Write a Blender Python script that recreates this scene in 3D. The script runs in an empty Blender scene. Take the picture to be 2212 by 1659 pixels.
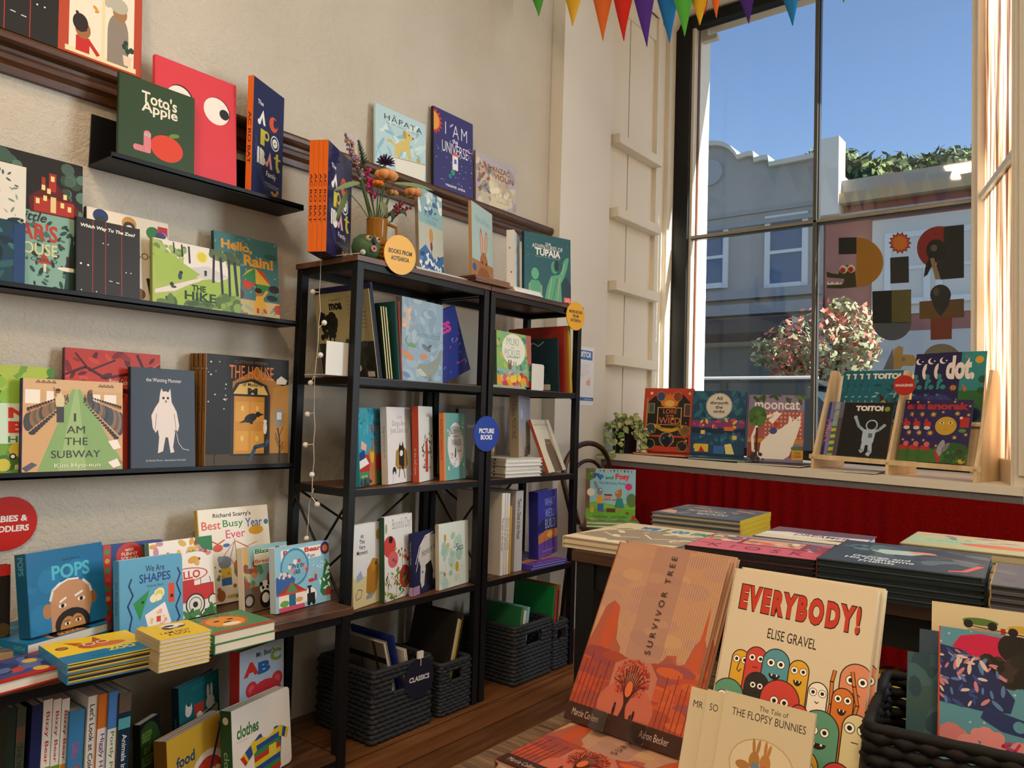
import bpy, math, random
from mathutils import Vector, Matrix
sc = bpy.context.scene
COL = sc.collection
rad = math.radians
# ------------------------------------------------------------------ camera
F = 1655.0
PIT, ROL, YAW = rad(2.4), rad(1.7), rad(38.45)
CAM = Vector((2.1, 0.0, 1.06))
_f = Vector((-math.sin(YAW)*math.cos(PIT), math.cos(YAW)*math.cos(PIT), math.sin(PIT)))
_r = Vector((math.cos(YAW), math.sin(YAW), 0))
_u = _r.cross(_f)
RT = _r*math.cos(ROL) + _u*math.sin(ROL)
UP = -_r*math.sin(ROL) + _u*math.cos(ROL)
M3 = Matrix((RT, UP, -_f)).transposed()
cam = bpy.data.cameras.new('camera')
camo = bpy.data.objects.new('camera', cam); COL.objects.link(camo)
camo.matrix_world = Matrix.Translation(CAM) @ M3.to_4x4()
cam.sensor_width = 36; cam.lens = F/2212*36; cam.clip_start = 0.02; cam.clip_end = 500
sc.camera = camo
sc.view_settings.view_transform = 'Standard'; sc.view_settings.look = 'None'
sc.view_settings.gamma = 1; sc.view_settings.use_curve_mapping = False
sc.view_settings.exposure = 0.5
# ------------------------------------------------------------------ sky, sun, shop lights
w = bpy.data.worlds.new('sky'); sc.world = w; w.use_nodes = True
nt = w.node_tree; bg = nt.nodes['Background']
sky = nt.nodes.new('ShaderNodeTexSky'); sky.sky_type = 'NISHITA'
sky.sun_disc = False; sky.sun_elevation = rad(34); sky.sun_rotation = rad(83)
sky.altitude = 0; sky.air_density = 1.0; sky.dust_density = 0.4; sky.ozone_density = 3.0
nt.links.new(sky.outputs[0], bg.inputs[0]); bg.inputs[1].default_value = 0.17

def light(name, kind, loc, energy, color, size=None, rot=None, sy=None):
    l = bpy.data.lights.new(name, kind); l.energy = energy; l.color = color
    if size is not None:
        if kind == 'AREA':
            l.size = size
            if sy: l.shape = 'RECTANGLE'; l.size_y = sy
        elif kind == 'SUN': l.angle = size
        else: l.shadow_soft_size = size
    o = bpy.data.objects.new(name, l); COL.objects.link(o); o.location = loc
    if rot is not None: o.rotation_euler = rot
    return o
sd = Vector((-1.0, -0.16, -0.62)).normalized()      # the way the sunlight travels
sun = light('sun', 'SUN', (6, 6, 8), 13.0, (1.0, 0.92, 0.80), rad(0.6))
sun.rotation_euler = sd.to_track_quat('-Z', 'Y').to_euler()
CEIL = 3.75
WARM = (1.0, 0.72, 0.45); DAY = (0.80, 0.91, 1.0)
# the shop's ceiling fittings (their housings are built with the ceiling) and an added cool fill lamp out of view
LAMPS = [(1.0, -0.6), (2.6, -0.2), (3.0, -2.0)]
for (x, y) in LAMPS:
    light('ceiling_lamp_light', 'AREA', (x, y, CEIL-0.11), 27, WARM, 0.5)
light('added_day_fill', 'AREA', (3.75, 3.26, 1.85), 125, DAY, 1.5, (rad(-90), 0, 0), 2.2)

# ------------------------------------------------------------------ pixel rays onto real planes
def ray(px, py):
    return M3 @ Vector(((px-1106)/F, -(py-829.5)/F, -1))
def at(px, py, ax, v):
    d = ray(px, py); i = 'xyz'.index(ax)
    return CAM + d*((v-CAM[i])/d[i])
def onplane(px, py, p, n):
    d = ray(px, py)
    return CAM + d*((p-CAM).dot(n)/d.dot(n))
# zoomed measuring windows of the photograph
def Z1(x, y): return (x/3.16, y/3.16)
def Z2(x, y): return (x/2.593, 420+y/2.593)
def Z3(x, y): return (x/2.681, 1040+y/2.681)
def Z4(x, y): return (620+x/3.19, 200+y/3.19)
def Z5(x, y): return (620+x/3.072, 540+y/3.072)
def Z6(x, y): return (620+x/2.596, 1020+y/2.596)
def Z7(x, y): return (1180+x/2.1434, 980+y/2.1434)
def Z8(x, y): return (1250+x/2.2994, 720+y/2.2994)
def Z9(x, y): return (1050+x/1.9036, y/1.9036)

# ------------------------------------------------------------------ materials
def lin(c): return c/12.92 if c <= 0.04045 else ((c+0.055)/1.055)**2.4
def rgb(h):
    if not isinstance(h, str): return h
    if len(h) == 3: h = ''.join(a*2 for a in h)
    return tuple(lin(int(h[i:i+2], 16)/255) for i in (0, 2, 4))
_mats = {}
def mat(h, rough=0.45, metal=0.0, spec=0.25):
    k = (h, rough, metal)
    if k in _mats: return _mats[k]
    m = bpy.data.materials.new('paint_%s' % h); m.use_nodes = True
    b = m.node_tree.nodes['Principled BSDF']
    b.inputs['Base Color'].default_value = (*rgb(h), 1)
    b.inputs['Roughness'].default_value = rough; b.inputs['Metallic'].default_value = metal
    b.inputs['Specular IOR Level'].default_value = spec
    _mats[k] = m
    return m
def nodes(name, rough=0.6):
    m = bpy.data.materials.new(name); m.use_nodes = True
    t = m.node_tree; b = t.nodes['Principled BSDF']; b.inputs['Roughness'].default_value = rough
    return m, t, b
def N(t, kind, **kw):
    n = t.nodes.new(kind)
    for k, v in kw.items():
        if k.startswith('i_'):
            n.inputs[int(k[2:]) if k[2:].isdigit() else k[2:].replace('_', ' ')].default_value = v
        else: setattr(n, k, v)
    return n
def ramp(t, fac, stops):
    r = t.nodes.new('ShaderNodeValToRGB'); t.links.new(fac, r.inputs[0])
    e = r.color_ramp.elements
    while len(e) < len(stops): e.new(0.5)
    for q, (p, c) in zip(e, stops): q.position = p; q.color = (*rgb(c), 1)
    return r.outputs[0]
def plaster(name, c1, c2, bump=0.25, scale=9):
    m, t, b = nodes(name, 0.62)
    co = N(t, 'ShaderNodeTexCoord')
    a = N(t, 'ShaderNodeTexNoise', i_Scale=scale, i_Detail=8.0, i_Roughness=0.62)
    t.links.new(co.outputs['Object'], a.inputs['Vector'])
    c = N(t, 'ShaderNodeTexNoise', i_Scale=1.6, i_Detail=3.0)
    t.links.new(co.outputs['Object'], c.inputs['Vector'])
    t.links.new(ramp(t, c.outputs[0], [(0.3, c1), (0.7, c2)]), b.inputs['Base Color'])
    vo = N(t, 'ShaderNodeTexVoronoi', i_Scale=scale*1.6); vo.feature = 'SMOOTH_F1'
    t.links.new(a.outputs[1], vo.inputs['Vector'])
    mx = N(t, 'ShaderNodeMath', operation='ADD'); t.links.new(a.outputs[0], mx.inputs[0]); t.links.new(vo.outputs[0], mx.inputs[1])
    bp = N(t, 'ShaderNodeBump', i_Strength=bump, i_Distance=0.012)
    t.links.new(mx.outputs[0], bp.inputs['Height']); t.links.new(bp.outputs[0], b.inputs['Normal'])
    return m
def wood(name, c1, c2, c3, axis='Y', scale=1.0, rough=0.45, plank=None):
    m, t, b = nodes(name, rough)
    co = N(t, 'ShaderNodeTexCoord'); mp = N(t, 'ShaderNodeMapping')
    s = {'X': (1.2, 14, 14), 'Y': (14, 1.2, 14), 'Z': (14, 14, 1.2)}[axis]
    mp.inputs['Scale'].default_value = [q*scale for q in s]
    t.links.new(co.outputs['Object'], mp.inputs['Vector'])
    a = N(t, 'ShaderNodeTexNoise', i_Scale=2.2, i_Detail=9.0, i_Roughness=0.65, i_Distortion=0.6)
    t.links.new(mp.outputs[0], a.inputs['Vector'])
    out = ramp(t, a.outputs[0], [(0.3, c1), (0.52, c2), (0.72, c3)])
    if plank:
        sp = N(t, 'ShaderNodeSeparateXYZ'); t.links.new(co.outputs['Object'], sp.inputs[0])
        k = {'X': 1, 'Y': 0}[axis]
        dv = N(t, 'ShaderNodeMath', operation='DIVIDE'); t.links.new(sp.outputs[k], dv.inputs[0]); dv.inputs[1].default_value = plank
        fr = N(t, 'ShaderNodeMath', operation='FRACT'); t.links.new(dv.outputs[0], fr.inputs[0])
        fl = N(t, 'ShaderNodeMath', operation='FLOOR'); t.links.new(dv.outputs[0], fl.inputs[0])
        wn = N(t, 'ShaderNodeTexWhiteNoise', noise_dimensions='1D'); t.links.new(fl.outputs[0], wn.inputs['W'])
        hs = N(t, 'ShaderNodeHueSaturation')
        ma = N(t, 'ShaderNodeMath', operation='MULTIPLY_ADD'); t.links.new(wn.outputs[0], ma.inputs[0]); ma.inputs[1].default_value = 0.5; ma.inputs[2].default_value = 0.75
        t.links.new(ma.outputs[0], hs.inputs['Value']); t.links.new(out, hs.inputs['Color'])
        gp = N(t, 'ShaderNodeMath', operation='GREATER_THAN'); t.links.new(fr.outputs[0], gp.inputs[0]); gp.inputs[1].default_value = 0.03
        mix = N(t, 'ShaderNodeMix', data_type='RGBA'); t.links.new(gp.outputs[0], mix.inputs[0])
        mix.inputs[6].default_value = (*rgb('1a0d07'), 1); t.links.new(hs.outputs[0], mix.inputs[7]); out = mix.outputs[2]
    t.links.new(out, b.inputs['Base Color'])
    bp = N(t, 'ShaderNodeBump', i_Strength=0.12, i_Distance=0.004)
    t.links.new(a.outputs[0], bp.inputs['Height']); t.links.new(bp.outputs[0], b.inputs['Normal'])
    return m
def cloth(name, c1, c2, rough=0.95, sc_=220):
    m, t, b = nodes(name, rough)
    co = N(t, 'ShaderNodeTexCoord'); a = N(t, 'ShaderNodeTexNoise', i_Scale=float(sc_), i_Detail=2.0)
    t.links.new(co.outputs['Object'], a.inputs['Vector'])
    t.links.new(ramp(t, a.outputs[0], [(0.3, c1), (0.7, c2)]), b.inputs['Base Color'])
    b.inputs['Specular IOR Level'].default_value = 0.1
    return m
def pages_mat(h):
    k = ('pages', h)
    if k in _mats: return _mats[k]
    m, t, b = nodes('paper_pages', 0.8)
    co = N(t, 'ShaderNodeTexCoord'); mp = N(t, 'ShaderNodeMapping'); mp.inputs['Scale'].default_value = (1, 900, 1)
    t.links.new(co.outputs['Object'], mp.inputs['Vector'])
    a = N(t, 'ShaderNodeTexNoise', i_Scale=2.0, i_Detail=1.0); t.links.new(mp.outputs[0], a.inputs['Vector'])
    c = rgb(h); d = tuple(q*0.72 for q in c)
    r = t.nodes.new('ShaderNodeValToRGB'); t.links.new(a.outputs[0], r.inputs[0])
    r.color_ramp.elements[0].position = .35; r.color_ramp.elements[0].color = (*d, 1)
    r.color_ramp.elements[1].position = .6; r.color_ramp.elements[1].color = (*c, 1)
    t.links.new(r.outputs[0], b.inputs['Base Color'])
    _mats[k] = m
    return m
def glass(name, tint=(1, 1, 1), refl=0.05):
    m = bpy.data.materials.new(name); m.use_nodes = True; t = m.node_tree; t.nodes.clear()
    o = N(t, 'ShaderNodeOutputMaterial'); tr = N(t, 'ShaderNodeBsdfTransparent'); gl = N(t, 'ShaderNodeBsdfGlossy')
    tr.inputs[0].default_value = (*tint, 1); gl.inputs['Roughness'].default_value = 0.03
    mx = N(t, 'ShaderNodeMixShader'); mx.inputs[0].default_value = refl
    t.links.new(tr.outputs[0], mx.inputs[1]); t.links.new(gl.outputs[0], mx.inputs[2]); t.links.new(mx.outputs[0], o.inputs[0])
    return m
STEEL = mat('0d0e10', 0.45, 0.0)
WHITE = mat('e9e4d8', 0.5)
# ------------------------------------------------------------------ mesh collector
class MB:
    def __init__(s): s.v = []; s.f = []; s.m = []; s.mats = []; s.sm = []
    def mi(s, m):
        if m not in s.mats: s.mats.append(m)
        return s.mats.index(m)
    def face(s, pts, m, smooth=False):
        b = len(s.v); s.v += [tuple(p) for p in pts]; s.f.append(tuple(range(b, b+len(pts)))); s.m.append(s.mi(m)); s.sm.append(smooth)
    def add(s, vs, fs, m, smooth=False):
        b = len(s.v); s.v += [tuple(p) for p in vs]; k = s.mi(m)
        for f in fs: s.f.append(tuple(b+i for i in f)); s.m.append(k); s.sm.append(smooth)
    def box(s, x0, y0, z0, x1, y1, z1, m, xf=None):
        vs = [Vector((x, y, z)) for z in (z0, z1) for y in (y0, y1) for x in (x0, x1)]
        if xf: vs = [xf @ q for q in vs]
        s.add(vs, [(0, 2, 3, 1), (4, 5, 7, 6), (0, 1, 5, 4), (2, 6, 7, 3), (0, 4, 6, 2), (1, 3, 7, 5)], m)
    def prism(s, prof, d, m, smooth=False):          # closed outline swept by d
        n = len(prof); d = Vector(d); a = [Vector(p) for p in prof]; vs = a+[p+d for p in a]
        fs = [(i, (i+1) % n, n+(i+1) % n, n+i) for i in range(n)]
        s.add(vs, fs, m, smooth); s.add(vs, [tuple(range(n))[::-1], tuple(range(n, 2*n))], m)
    def tube(s, pts, r, m, n=8, closed=False, cap=True):
        pts = [Vector(p) for p in pts]; k = len(pts)
        rs = r if isinstance(r, (list, tuple)) else [r]*k
        vs = []; ref = None
        for i, p in enumerate(pts):
            t = (pts[(i+1) % k]-pts[i-1]) if closed else (pts[min(i+1, k-1)]-pts[max(i-1, 0)])
            t.normalize()
            if ref is None: ref = Vector((0, 0, 1)) if abs(t.z) < .9 else Vector((1, 0, 0))
            a = t.cross(ref)
            if a.length < 1e-4: ref = Vector((1, 0.3, 0)); a = t.cross(ref)
            a.normalize(); b = a.cross(t); ref = b
            for j in range(n):
                g = 2*math.pi*j/n; vs.append(p+(a*math.cos(g)+b*math.sin(g))*rs[i])
        fs = []
        for i in range(k if closed else k-1):
            q = (i+1) % k
            for j in range(n): fs.append((i*n+j, i*n+(j+1) % n, q*n+(j+1) % n, q*n+j))
        s.add(vs, fs, m, True)
        if cap and not closed: s.add(vs, [tuple(range(n))[::-1], tuple(range((k-1)*n, k*n))], m)
    def lathe(s, prof, c, m, n=24, xf=None):
        c = Vector(c); vs = []
        for (r, z) in prof:
            for j in range(n):
                g = 2*math.pi*j/n; q = Vector((r*math.cos(g), r*math.sin(g), z))
                vs.append(c+(xf @ q if xf else q))
        fs = [(i*n+j, i*n+(j+1) % n, (i+1)*n+(j+1) % n, (i+1)*n+j) for i in range(len(prof)-1) for j in range(n)]
        s.add(vs, fs, m, True)
    def ball(s, c, r, m, n=12, sq=(1, 1, 1)):
        k = max(4, n//2)
        vs = []; c = Vector(c)
        for i in range(k+1):
            t = math.pi*i/k
            for j in range(n):
                g = 2*math.pi*j/n
                vs.append(c+Vector((r*sq[0]*math.sin(t)*math.cos(g), r*sq[1]*math.sin(t)*math.sin(g), r*sq[2]*math.cos(t))))
        s.add(vs, [(i*n+j, (i+1)*n+j, (i+1)*n+(j+1) % n, i*n+(j+1) % n) for i in range(k) for j in range(n)], m, True)
    def build(s, name, parent=None, bevel=0, mw=None):
        me = bpy.data.meshes.new(name); me.from_pydata(s.v, [], s.f)
        for m in s.mats: me.materials.append(m)
        me.polygons.foreach_set('material_index', s.m); me.polygons.foreach_set('use_smooth', s.sm); me.update()
        o = bpy.data.objects.new(name, me); COL.objects.link(o)
        if parent is not None: o.parent = parent
        if mw is not None: o.matrix_world = mw
        if bevel:
            b = o.modifiers.new('edge', 'BEVEL'); b.width = bevel; b.segments = 2; b.limit_method = 'ANGLE'
        return o
def tag(o, label=None, cat=None, group=None, kind=None):
    if label: o['label'] = label
    if cat: o['category'] = cat
    if group: o['group'] = group
    if kind: o['kind'] = kind
    return o
def thing(name, label, cat, loc=(0, 0, 0), mw=None, group=None):
    o = bpy.data.objects.new(name, None); COL.objects.link(o); o.empty_display_size = .02
    if mw is not None: o.matrix_world = mw
    else: o.location = loc
    return tag(o, label, cat, group)
def struct(mb, name, bevel=0):
    return tag(mb.build(name, None, bevel), kind='structure')
def dup(root, mw, label, group=None):
    r = root.copy(); COL.objects.link(r); r.matrix_world = mw; r['label'] = label
    if group: r['group'] = group
    for ch in list(root.children):
        c = ch.copy(); COL.objects.link(c); c.parent = r
        for g in list(ch.children):
            d = g.copy(); COL.objects.link(d); d.parent = c
    return r
# ------------------------------------------------------------------ printed art
_txt = {}
def glyphs(text, bold=0.0, shear=0.0, space=1.0):
    k = (text, bold, shear, space)
    if k in _txt: return _txt[k]
    cu = bpy.data.curves.new('lettering', 'FONT'); cu.body = text; cu.size = 1; cu.offset = bold; cu.shear = shear
    cu.space_character = space; cu.resolution_u = 3; cu.fill_mode = 'FRONT'; cu.align_x = 'CENTER'; cu.space_line = 0.92
    o = bpy.data.objects.new('lettering', cu); COL.objects.link(o)
    dg = bpy.context.evaluated_depsgraph_get(); me = o.evaluated_get(dg).to_mesh()
    vs = [(v.co.x, v.co.y) for v in me.vertices]; fs = [tuple(p.vertices) for p in me.polygons]
    o.evaluated_get(dg).to_mesh_clear(); bpy.data.objects.remove(o); bpy.data.curves.remove(cu)
    xs = [v[0] for v in vs] or [0, 1]; ys = [v[1] for v in vs] or [0, 1]
    x0, x1, y0, y1 = min(xs), max(xs), min(ys), max(ys)
    vs = [((x-x0)/(x1-x0 or 1), (y-y0)/(y1-y0 or 1)) for x, y in vs]
    _txt[k] = (vs, fs); return _txt[k]
LAY = 0.000006
def draw(mb, art, w, h, fn, rough=0.42, clip=True):
    """art in a 0..100 square, y down; fn(x, z, off) -> local point"""
    k = 0
    def put(pts, c, fs=None):
        nonlocal k
        if clip: pts = [(min(100, max(0, x)), min(100, max(0, y))) for x, y in pts]
        off = LAY*(k+1)
        vs = [fn(x/100*w, h*(1-y/100), off) for x, y in pts]
        mb.add(vs, fs or [tuple(range(len(vs)))], mat(c, rough))
    def ell(cx, cy, rx, ry, c, rot=0, n=20):
        a = rad(rot); r_ = h/w
        pts = []
        for i in range(n):
            g = -2*math.pi*i/n; x, y = rx*math.cos(g), ry*math.sin(g)*r_
            pts.append((cx+x*math.cos(a)-y*math.sin(a), cy+(x*math.sin(a)+y*math.cos(a))/r_))
        put(pts, c)
    for a in art:
        t = a[0]
        if t == 'R': put([(a[1], a[4]), (a[3], a[4]), (a[3], a[2]), (a[1], a[2])], a[5])
        elif t == 'E': ell(*a[1:])
        elif t == 'C': ell(a[1], a[2], a[3], a[3]*w/h, a[4])
        elif t == 'O': ell(a[1], a[2], a[3], a[3]*w/h, a[5]); k += 1; ell(a[1], a[2], a[3]-a[4], (a[3]-a[4])*w/h, a[6])
        elif t == 'P':
            p = list(zip(a[1][::2], a[1][1::2]))
            ar = sum(p[i-1][0]*p[i][1]-p[i][0]*p[i-1][1] for i in range(len(p)))
            put(p[::-1] if ar > 0 else p, a[2])
        elif t == 'S':
            p = list(zip(a[1][::2], a[1][1::2])); hw = a[2]/2; pts = []; fs = []
            for (x0, y0), (x1, y1) in zip(p, p[1:]):
                dx, dy = (x1-x0), (y1-y0)*h/w; L = math.hypot(dx, dy) or 1; dx, dy = dx/L*hw, dy/L*hw
                b = len(pts); e = .4
                pts += [(x0-dx*e-dy, y0+(-dy*e+dx)*w/h), (x1+dx*e-dy, y1+(dy*e+dx)*w/h), (x1+dx*e+dy, y1+(dy*e-dx)*w/h), (x0-dx*e+dy, y0+(-dy*e-dx)*w/h)]
                fs.append((b, b+1, b+2, b+3))
            put(pts, a[3], fs)
        elif t == 'T':
            op = a[7] if len(a) > 7 else {}
            vs, fs = glyphs(a[1], op.get('b', 0.012), op.get('s', 0), op.get('k', 1.0))
            x0, y0, x1, y1 = a[2:6]; sk = op.get('skew', 0)
            if op.get('rot'):   # reads from bottom to top
                pts = [(x0+(1-y)*(x1-x0), y1-x*(y1-y0)) for x, y in vs] if op['rot'] > 0 else [(x0+y*(x1-x0), y0+x*(y1-y0)) for x, y in vs]
            else:
                pts = [(x0+x*(x1-x0), y1-y*(y1-y0)+sk*(x-.5)+op.get('arc', 0)*(4*(x-.5)**2)) for x, y in vs]
            put(pts, a[6], fs)
        elif t == 'N':      # n, x0,y0,x1,y1, rmin,rmax, colours, seed, aspect
            rg = random.Random(a[9] if len(a) > 9 else 1); asp = a[10] if len(a) > 10 else 1
            for i in range(a[1]):
                r = rg.uniform(a[6], a[7])
                ell(rg.uniform(a[2], a[4]), rg.uniform(a[3], a[5]), r, r*asp*w/h, a[8][rg.randrange(len(a[8]))], (a[11] if len(a) > 11 else rg.uniform(0, 180)) if asp != 1 else 0, 10)
                k += 1
        elif t == 'Y':      # star: cx,cy,r,points,colour,inner
            n = a[4]*2; inn = a[6] if len(a) > 6 else .45
            put([(a[1]+a[3]*(1 if i % 2 == 0 else inn)*math.sin(2*math.pi*i/n), a[2]-a[3]*(1 if i % 2 == 0 else inn)*math.cos(2*math.pi*i/n)*w/h) for i in range(n)][::-1], a[5])
        elif t == 'B':      # rounded blob creature: cx, base y, half width, top y, fill, line
            cx, yb, hw, yt, c, ln = a[1:7]
            def body(g):
                p = [(cx-hw-g, yb)]; r = (hw+g)*w/h
                for i in range(13):
                    q = math.pi*i/12; p.append((cx-(hw+g)*math.cos(q), yt-g*w/h+r-r*math.sin(q)))
                p.append((cx+hw+g, yb)); return p[::-1]
            put(body(.7), ln); k += 1; put(body(0), c)
        k += 1
# ------------------------------------------------------------------ books
def frame(o, u, v, n):           # columns: right, into the book, up
    return Matrix(((u.x, -n.x, v.x, o.x), (u.y, -n.y, v.y, o.y), (u.z, -n.z, v.z, o.z), (0, 0, 0, 1)))
def rcorner(w, h, r, x0=0, z0=0):
    p = []
    for cx, cz, a0 in ((w-r, r, -90), (w-r, h-r, 0), (0, h, None), (0, 0, None)):
        if a0 is None: p.append((x0+cx, z0+cz))
        else: p += [(x0+cx+r*math.cos(rad(a0+i*22.5)), z0+cz+r*math.sin(rad(a0+i*22.5))) for i in range(5)]
    return p
def make_book(name, label, w, h, t, cover='fff', spine=None, art=(), kind='hard', pages='efe6d4', sart=(), group=None, cat='book', mw=None, back=None, rough=0.42, hid=0.0):
    root = thing(name, label, cat, mw=mw, group=group)
    c = mat(cover, rough); s = mat(spine or cover, rough); bk = mat(back or cover, rough)
    mb = MB()
    if kind == 'hard':
        bt = min(.0026, t*.3)
        mb.box(0, 0, 0, w, bt, h, c); mb.box(0, t-bt, 0, w, t, h, bk); mb.box(-.0022, 0, 0, .0004, t, h, s)
        pb = MB(); pb.box(.001, bt, .004, w-.004, t-bt, h-.004, pages_mat(pages))
    elif kind == 'board':
        r = min(.012, w*.08); bt = .002 if t > .01 else .0007
        o = rcorner(w, h, r)
        mb.prism([(x, 0, z) for x, z in o], (0, bt, 0), c); mb.prism([(x, t-bt, z) for x, z in o], (0, bt, 0), bk)
        mb.box(-.0012, 0, 0, .0006, t, h, s)
        pb = MB(); n = max(2, min(9, int((t-2*bt)/.0024))); d = (t-2*bt)/n
        rg = random.Random(len(label)); cl = pages if isinstance(pages, (list, tuple)) else [pages]
        for i in range(n):
            o = rcorner(w-.0012, h-.001, r, .0006, .0005)
            pb.prism([(x, bt+d*i+.00012, z) for x, z in o], (0, d-.00024, 0), mat(cl[i % len(cl)], .55))
    else:
        bt = .0006
        mb.box(0, 0, 0, w, bt, h, c); mb.box(0, t-bt, 0, w, t, h, bk); mb.box(-.0006, 0, 0, .0004, t, h, s)
        pb = MB(); pb.box(.0004, bt, .0006, w-.0006, t-bt, h-.0006, pages_mat(pages))
    draw(mb, art, w, h-hid, (lambda x, z, o: (x, -o, z+hid)), rough)
    if sart: draw(mb, sart, t, h, (lambda x, z, o: (-.0022-o if kind == 'hard' else -.0012-o, t-x, z)), rough)
    mb.build('cover', root); pb.build('pages', root)
    return root
def place(a, tl, tr, z=None, ang=90, lean=8, w=None, h=None):
    """a: (px,py,axis,val) lower left corner; tl,tr: top corners in pixels; ang: heading of the lower edge from +X"""
    A = at(*a)
    if z is not None: A.z = z
    u = Vector((math.cos(rad(ang)), math.sin(rad(ang)), 0)); n0 = Vector((u.y, -u.x, 0))
    v = Vector((0, 0, 1))*math.cos(rad(lean)) - n0*math.sin(rad(lean)); n = u.cross(v)
    s0 = None
    if tl:
        p = onplane(tl[0], tl[1], A, n)-A; s0 = p.dot(u)
        if h is None: h = p.dot(v)
    if tr:
        q = onplane(tr[0], tr[1], A, n)-A
        if w is None: w = q.dot(u)-(s0 if s0 is not None else 0)
        if s0 is None: s0 = q.dot(u)-w
        if h is None: h = q.dot(v)
    return frame(A+u*(s0 or 0), u, v, n), w, h
def stand(name, label, a, tl, tr, t, z=None, ang=90, lean=8, w=None, h=None, **kw):
    if z is not None: z += t*math.sin(rad(abs(lean)))
    mw, w, h = place(a, tl, tr, z, ang, lean, w, h)
    BL.append((name, round(w, 3), round(h, 3)))
    return make_book(name, label, w, h, t, mw=mw, **kw)
BL = []
def flatmw(x, y, ztop, ang):
    """cover up; (x, y) the corner under the lower left of the cover"""
    u = Vector((math.cos(rad(ang)), math.sin(rad(ang)), 0)); n = Vector((0, 0, 1)); v = n.cross(u)
    return frame(Vector((x, y, ztop)), u, v, n)
def lie(name, label, fl, fr, tl, ztop, t, ang=None, w=None, h=None, **kw):
    A = at(*fl, 'z', ztop)
    if fr:
        Bp = at(*fr, 'z', ztop); d = Bp-A
        if ang is None: ang = math.degrees(math.atan2(d.y, d.x))
        if w is None: w = d.length
    if h is None:
        T = at(*tl, 'z', ztop)-A; u = Vector((math.cos(rad(ang)), math.sin(rad(ang)), 0)); h = T.dot(Vector((0, 0, 1)).cross(u))
    BL.append((name, round(w, 3), round(h, 3), round(ang)))
    return make_book(name, label, w, h, t, mw=flatmw(A.x, A.y, ztop, ang), **kw), (A, ang, w, h)
def shifted(mw, du=0, dn=0, dv=0, rot=0):
    """a copy's place: moved along the cover (du, dv) and into the pile (dn)"""
    return mw @ Matrix.Translation((du, dn, dv)) @ Matrix.Rotation(rad(rot), 4, 'Y')
# ================================================================== the room
FLZ = .06
PL = plaster('aged_cream_plaster', 'c1b7a6', 'd0c7b7', 0.38)
PAINT = plaster('white_wall_paint', 'dcd7ca', 'e4dfd3', 0.05, 4)
PANEL = plaster('cream_panel_paint', 'ddd4c0', 'e2dac8', 0.04, 4)
DARKWOOD = wood('dark_stained_rail', '2a170c', '4d2d17', '6b4427', 'Y', 1, 0.35)
FLOOR = wood('floor_boards', '4a2c18', '6f4626', '8a5f3a', 'Y', 0.8, 0.4, 0.125)
SHELFWOOD = wood('rustic_brown_board', '2f1c12', '5d3d28', '7a5439', 'Y', 1.0, 0.42)
TABLEWOOD = wood('brown_table_board', '2a190f', '4c301d', '644228', 'X', 1.0, 0.45)
PLY = wood('birch_plywood', 'cfae80', 'e2c79b', 'ecd7b0', 'Z', 0.6, 0.5)
BLACKP = mat('141516', 0.45); RX = 6.2; BACK = -3.6
PIERY, BAYY, WINY, D = 2.877, 3.31, 4.013, 0.07
mb = MB(); mb.box(-.2, BACK, 0, 0, BAYY, CEIL, PL); struct(mb, 'wall_left')
mb = MB(); mb.box(0, PIERY, 0, D, BAYY, CEIL, PAINT); struct(mb, 'wall_pier')
mb = MB(); mb.box(-.2, BACK-.2, -.1, RX, 4.3, FLZ, FLOOR); struct(mb, 'floor')
mb = MB(); mb.box(-.2, BACK-.2, CEIL, RX, BAYY+.15, CEIL+.1, PAINT); struct(mb, 'ceiling')
mb = MB(); mb.box(-.2, BACK-.2, 0, RX, BACK, CEIL, PAINT); struct(mb, 'wall_back')
mb = MB(); mb.box(RX, BACK-.2, 0, RX+.2, 4.2, CEIL, PAINT); struct(mb, 'wall_right')
# head of the bay, under-sill wall, piers
mb = MB()
mb.box(D, BAYY, 3.46, 1.79, BAYY+.1, CEIL, PAINT); mb.box(1.79, BAYY, 0, RX, BAYY+.12, CEIL, PANEL)
mb.box(1.815, BAYY-.012, .9, 1.85, BAYY, 3.6, PANEL)
mb.box(D, BAYY+.03, 0, 1.79, BAYY+.1, .84, PAINT); struct(mb, 'wall_front')
mb = MB(); mb.box(-.1, BAYY, 3.41, 2.0, 4.25, 3.46, PAINT)
mb.prism([(D, BAYY, 3.41), (D+.045, BAYY, 3.41), (D+.02, BAYY, 3.35), (D, BAYY, 3.33)], (0, WINY-BAYY, 0), PANEL); struct(mb, 'ceiling_bay')
# left reveal: boarded cheek
mb = MB(); mb.box(-.2, BAYY, 0, .03, 4.25, 3.46, PANEL)
for y0, y1 in ((3.315, 3.515), (3.525, 3.80), (3.825, 3.93)): mb.box(.03, y0, .9, .048, y1, 3.36, PANEL)
mb.box(.03, 3.31, 3.2, .058, 3.83, 3.33, PANEL)
mb.box(.03, 3.795, .9, .072, 3.84, 3.36, PANEL); mb.box(.03, 3.93, .9, .075, 4.0, 3.36, PANEL)
struct(mb, 'wall_reveal')
for k, (py, nm) in enumerate(((283, 'highest'), (445, 'second'), (605, 'third'), (767, 'lowest'))):
    a = at(1333, py, 'x', .105)
    m = MB(); m.box(.048, 3.335, a.z-.05, .108, 3.80, a.z, PANEL)
    o = m.build('ledge_shelf', None, .002)
    tag(o, ['narrow empty cream ledge highest on the panelled window cheek, level with the top panes',
            'narrow empty cream ledge second down on the window cheek, just above the horizontal glazing bar',
            'narrow empty cream ledge third down on the window cheek, below the horizontal glazing bar',
            'narrow empty cream ledge lowest on the window cheek, just above the trailing plant'][k], 'ledge', 'cream ledges on the window cheek')
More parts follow.
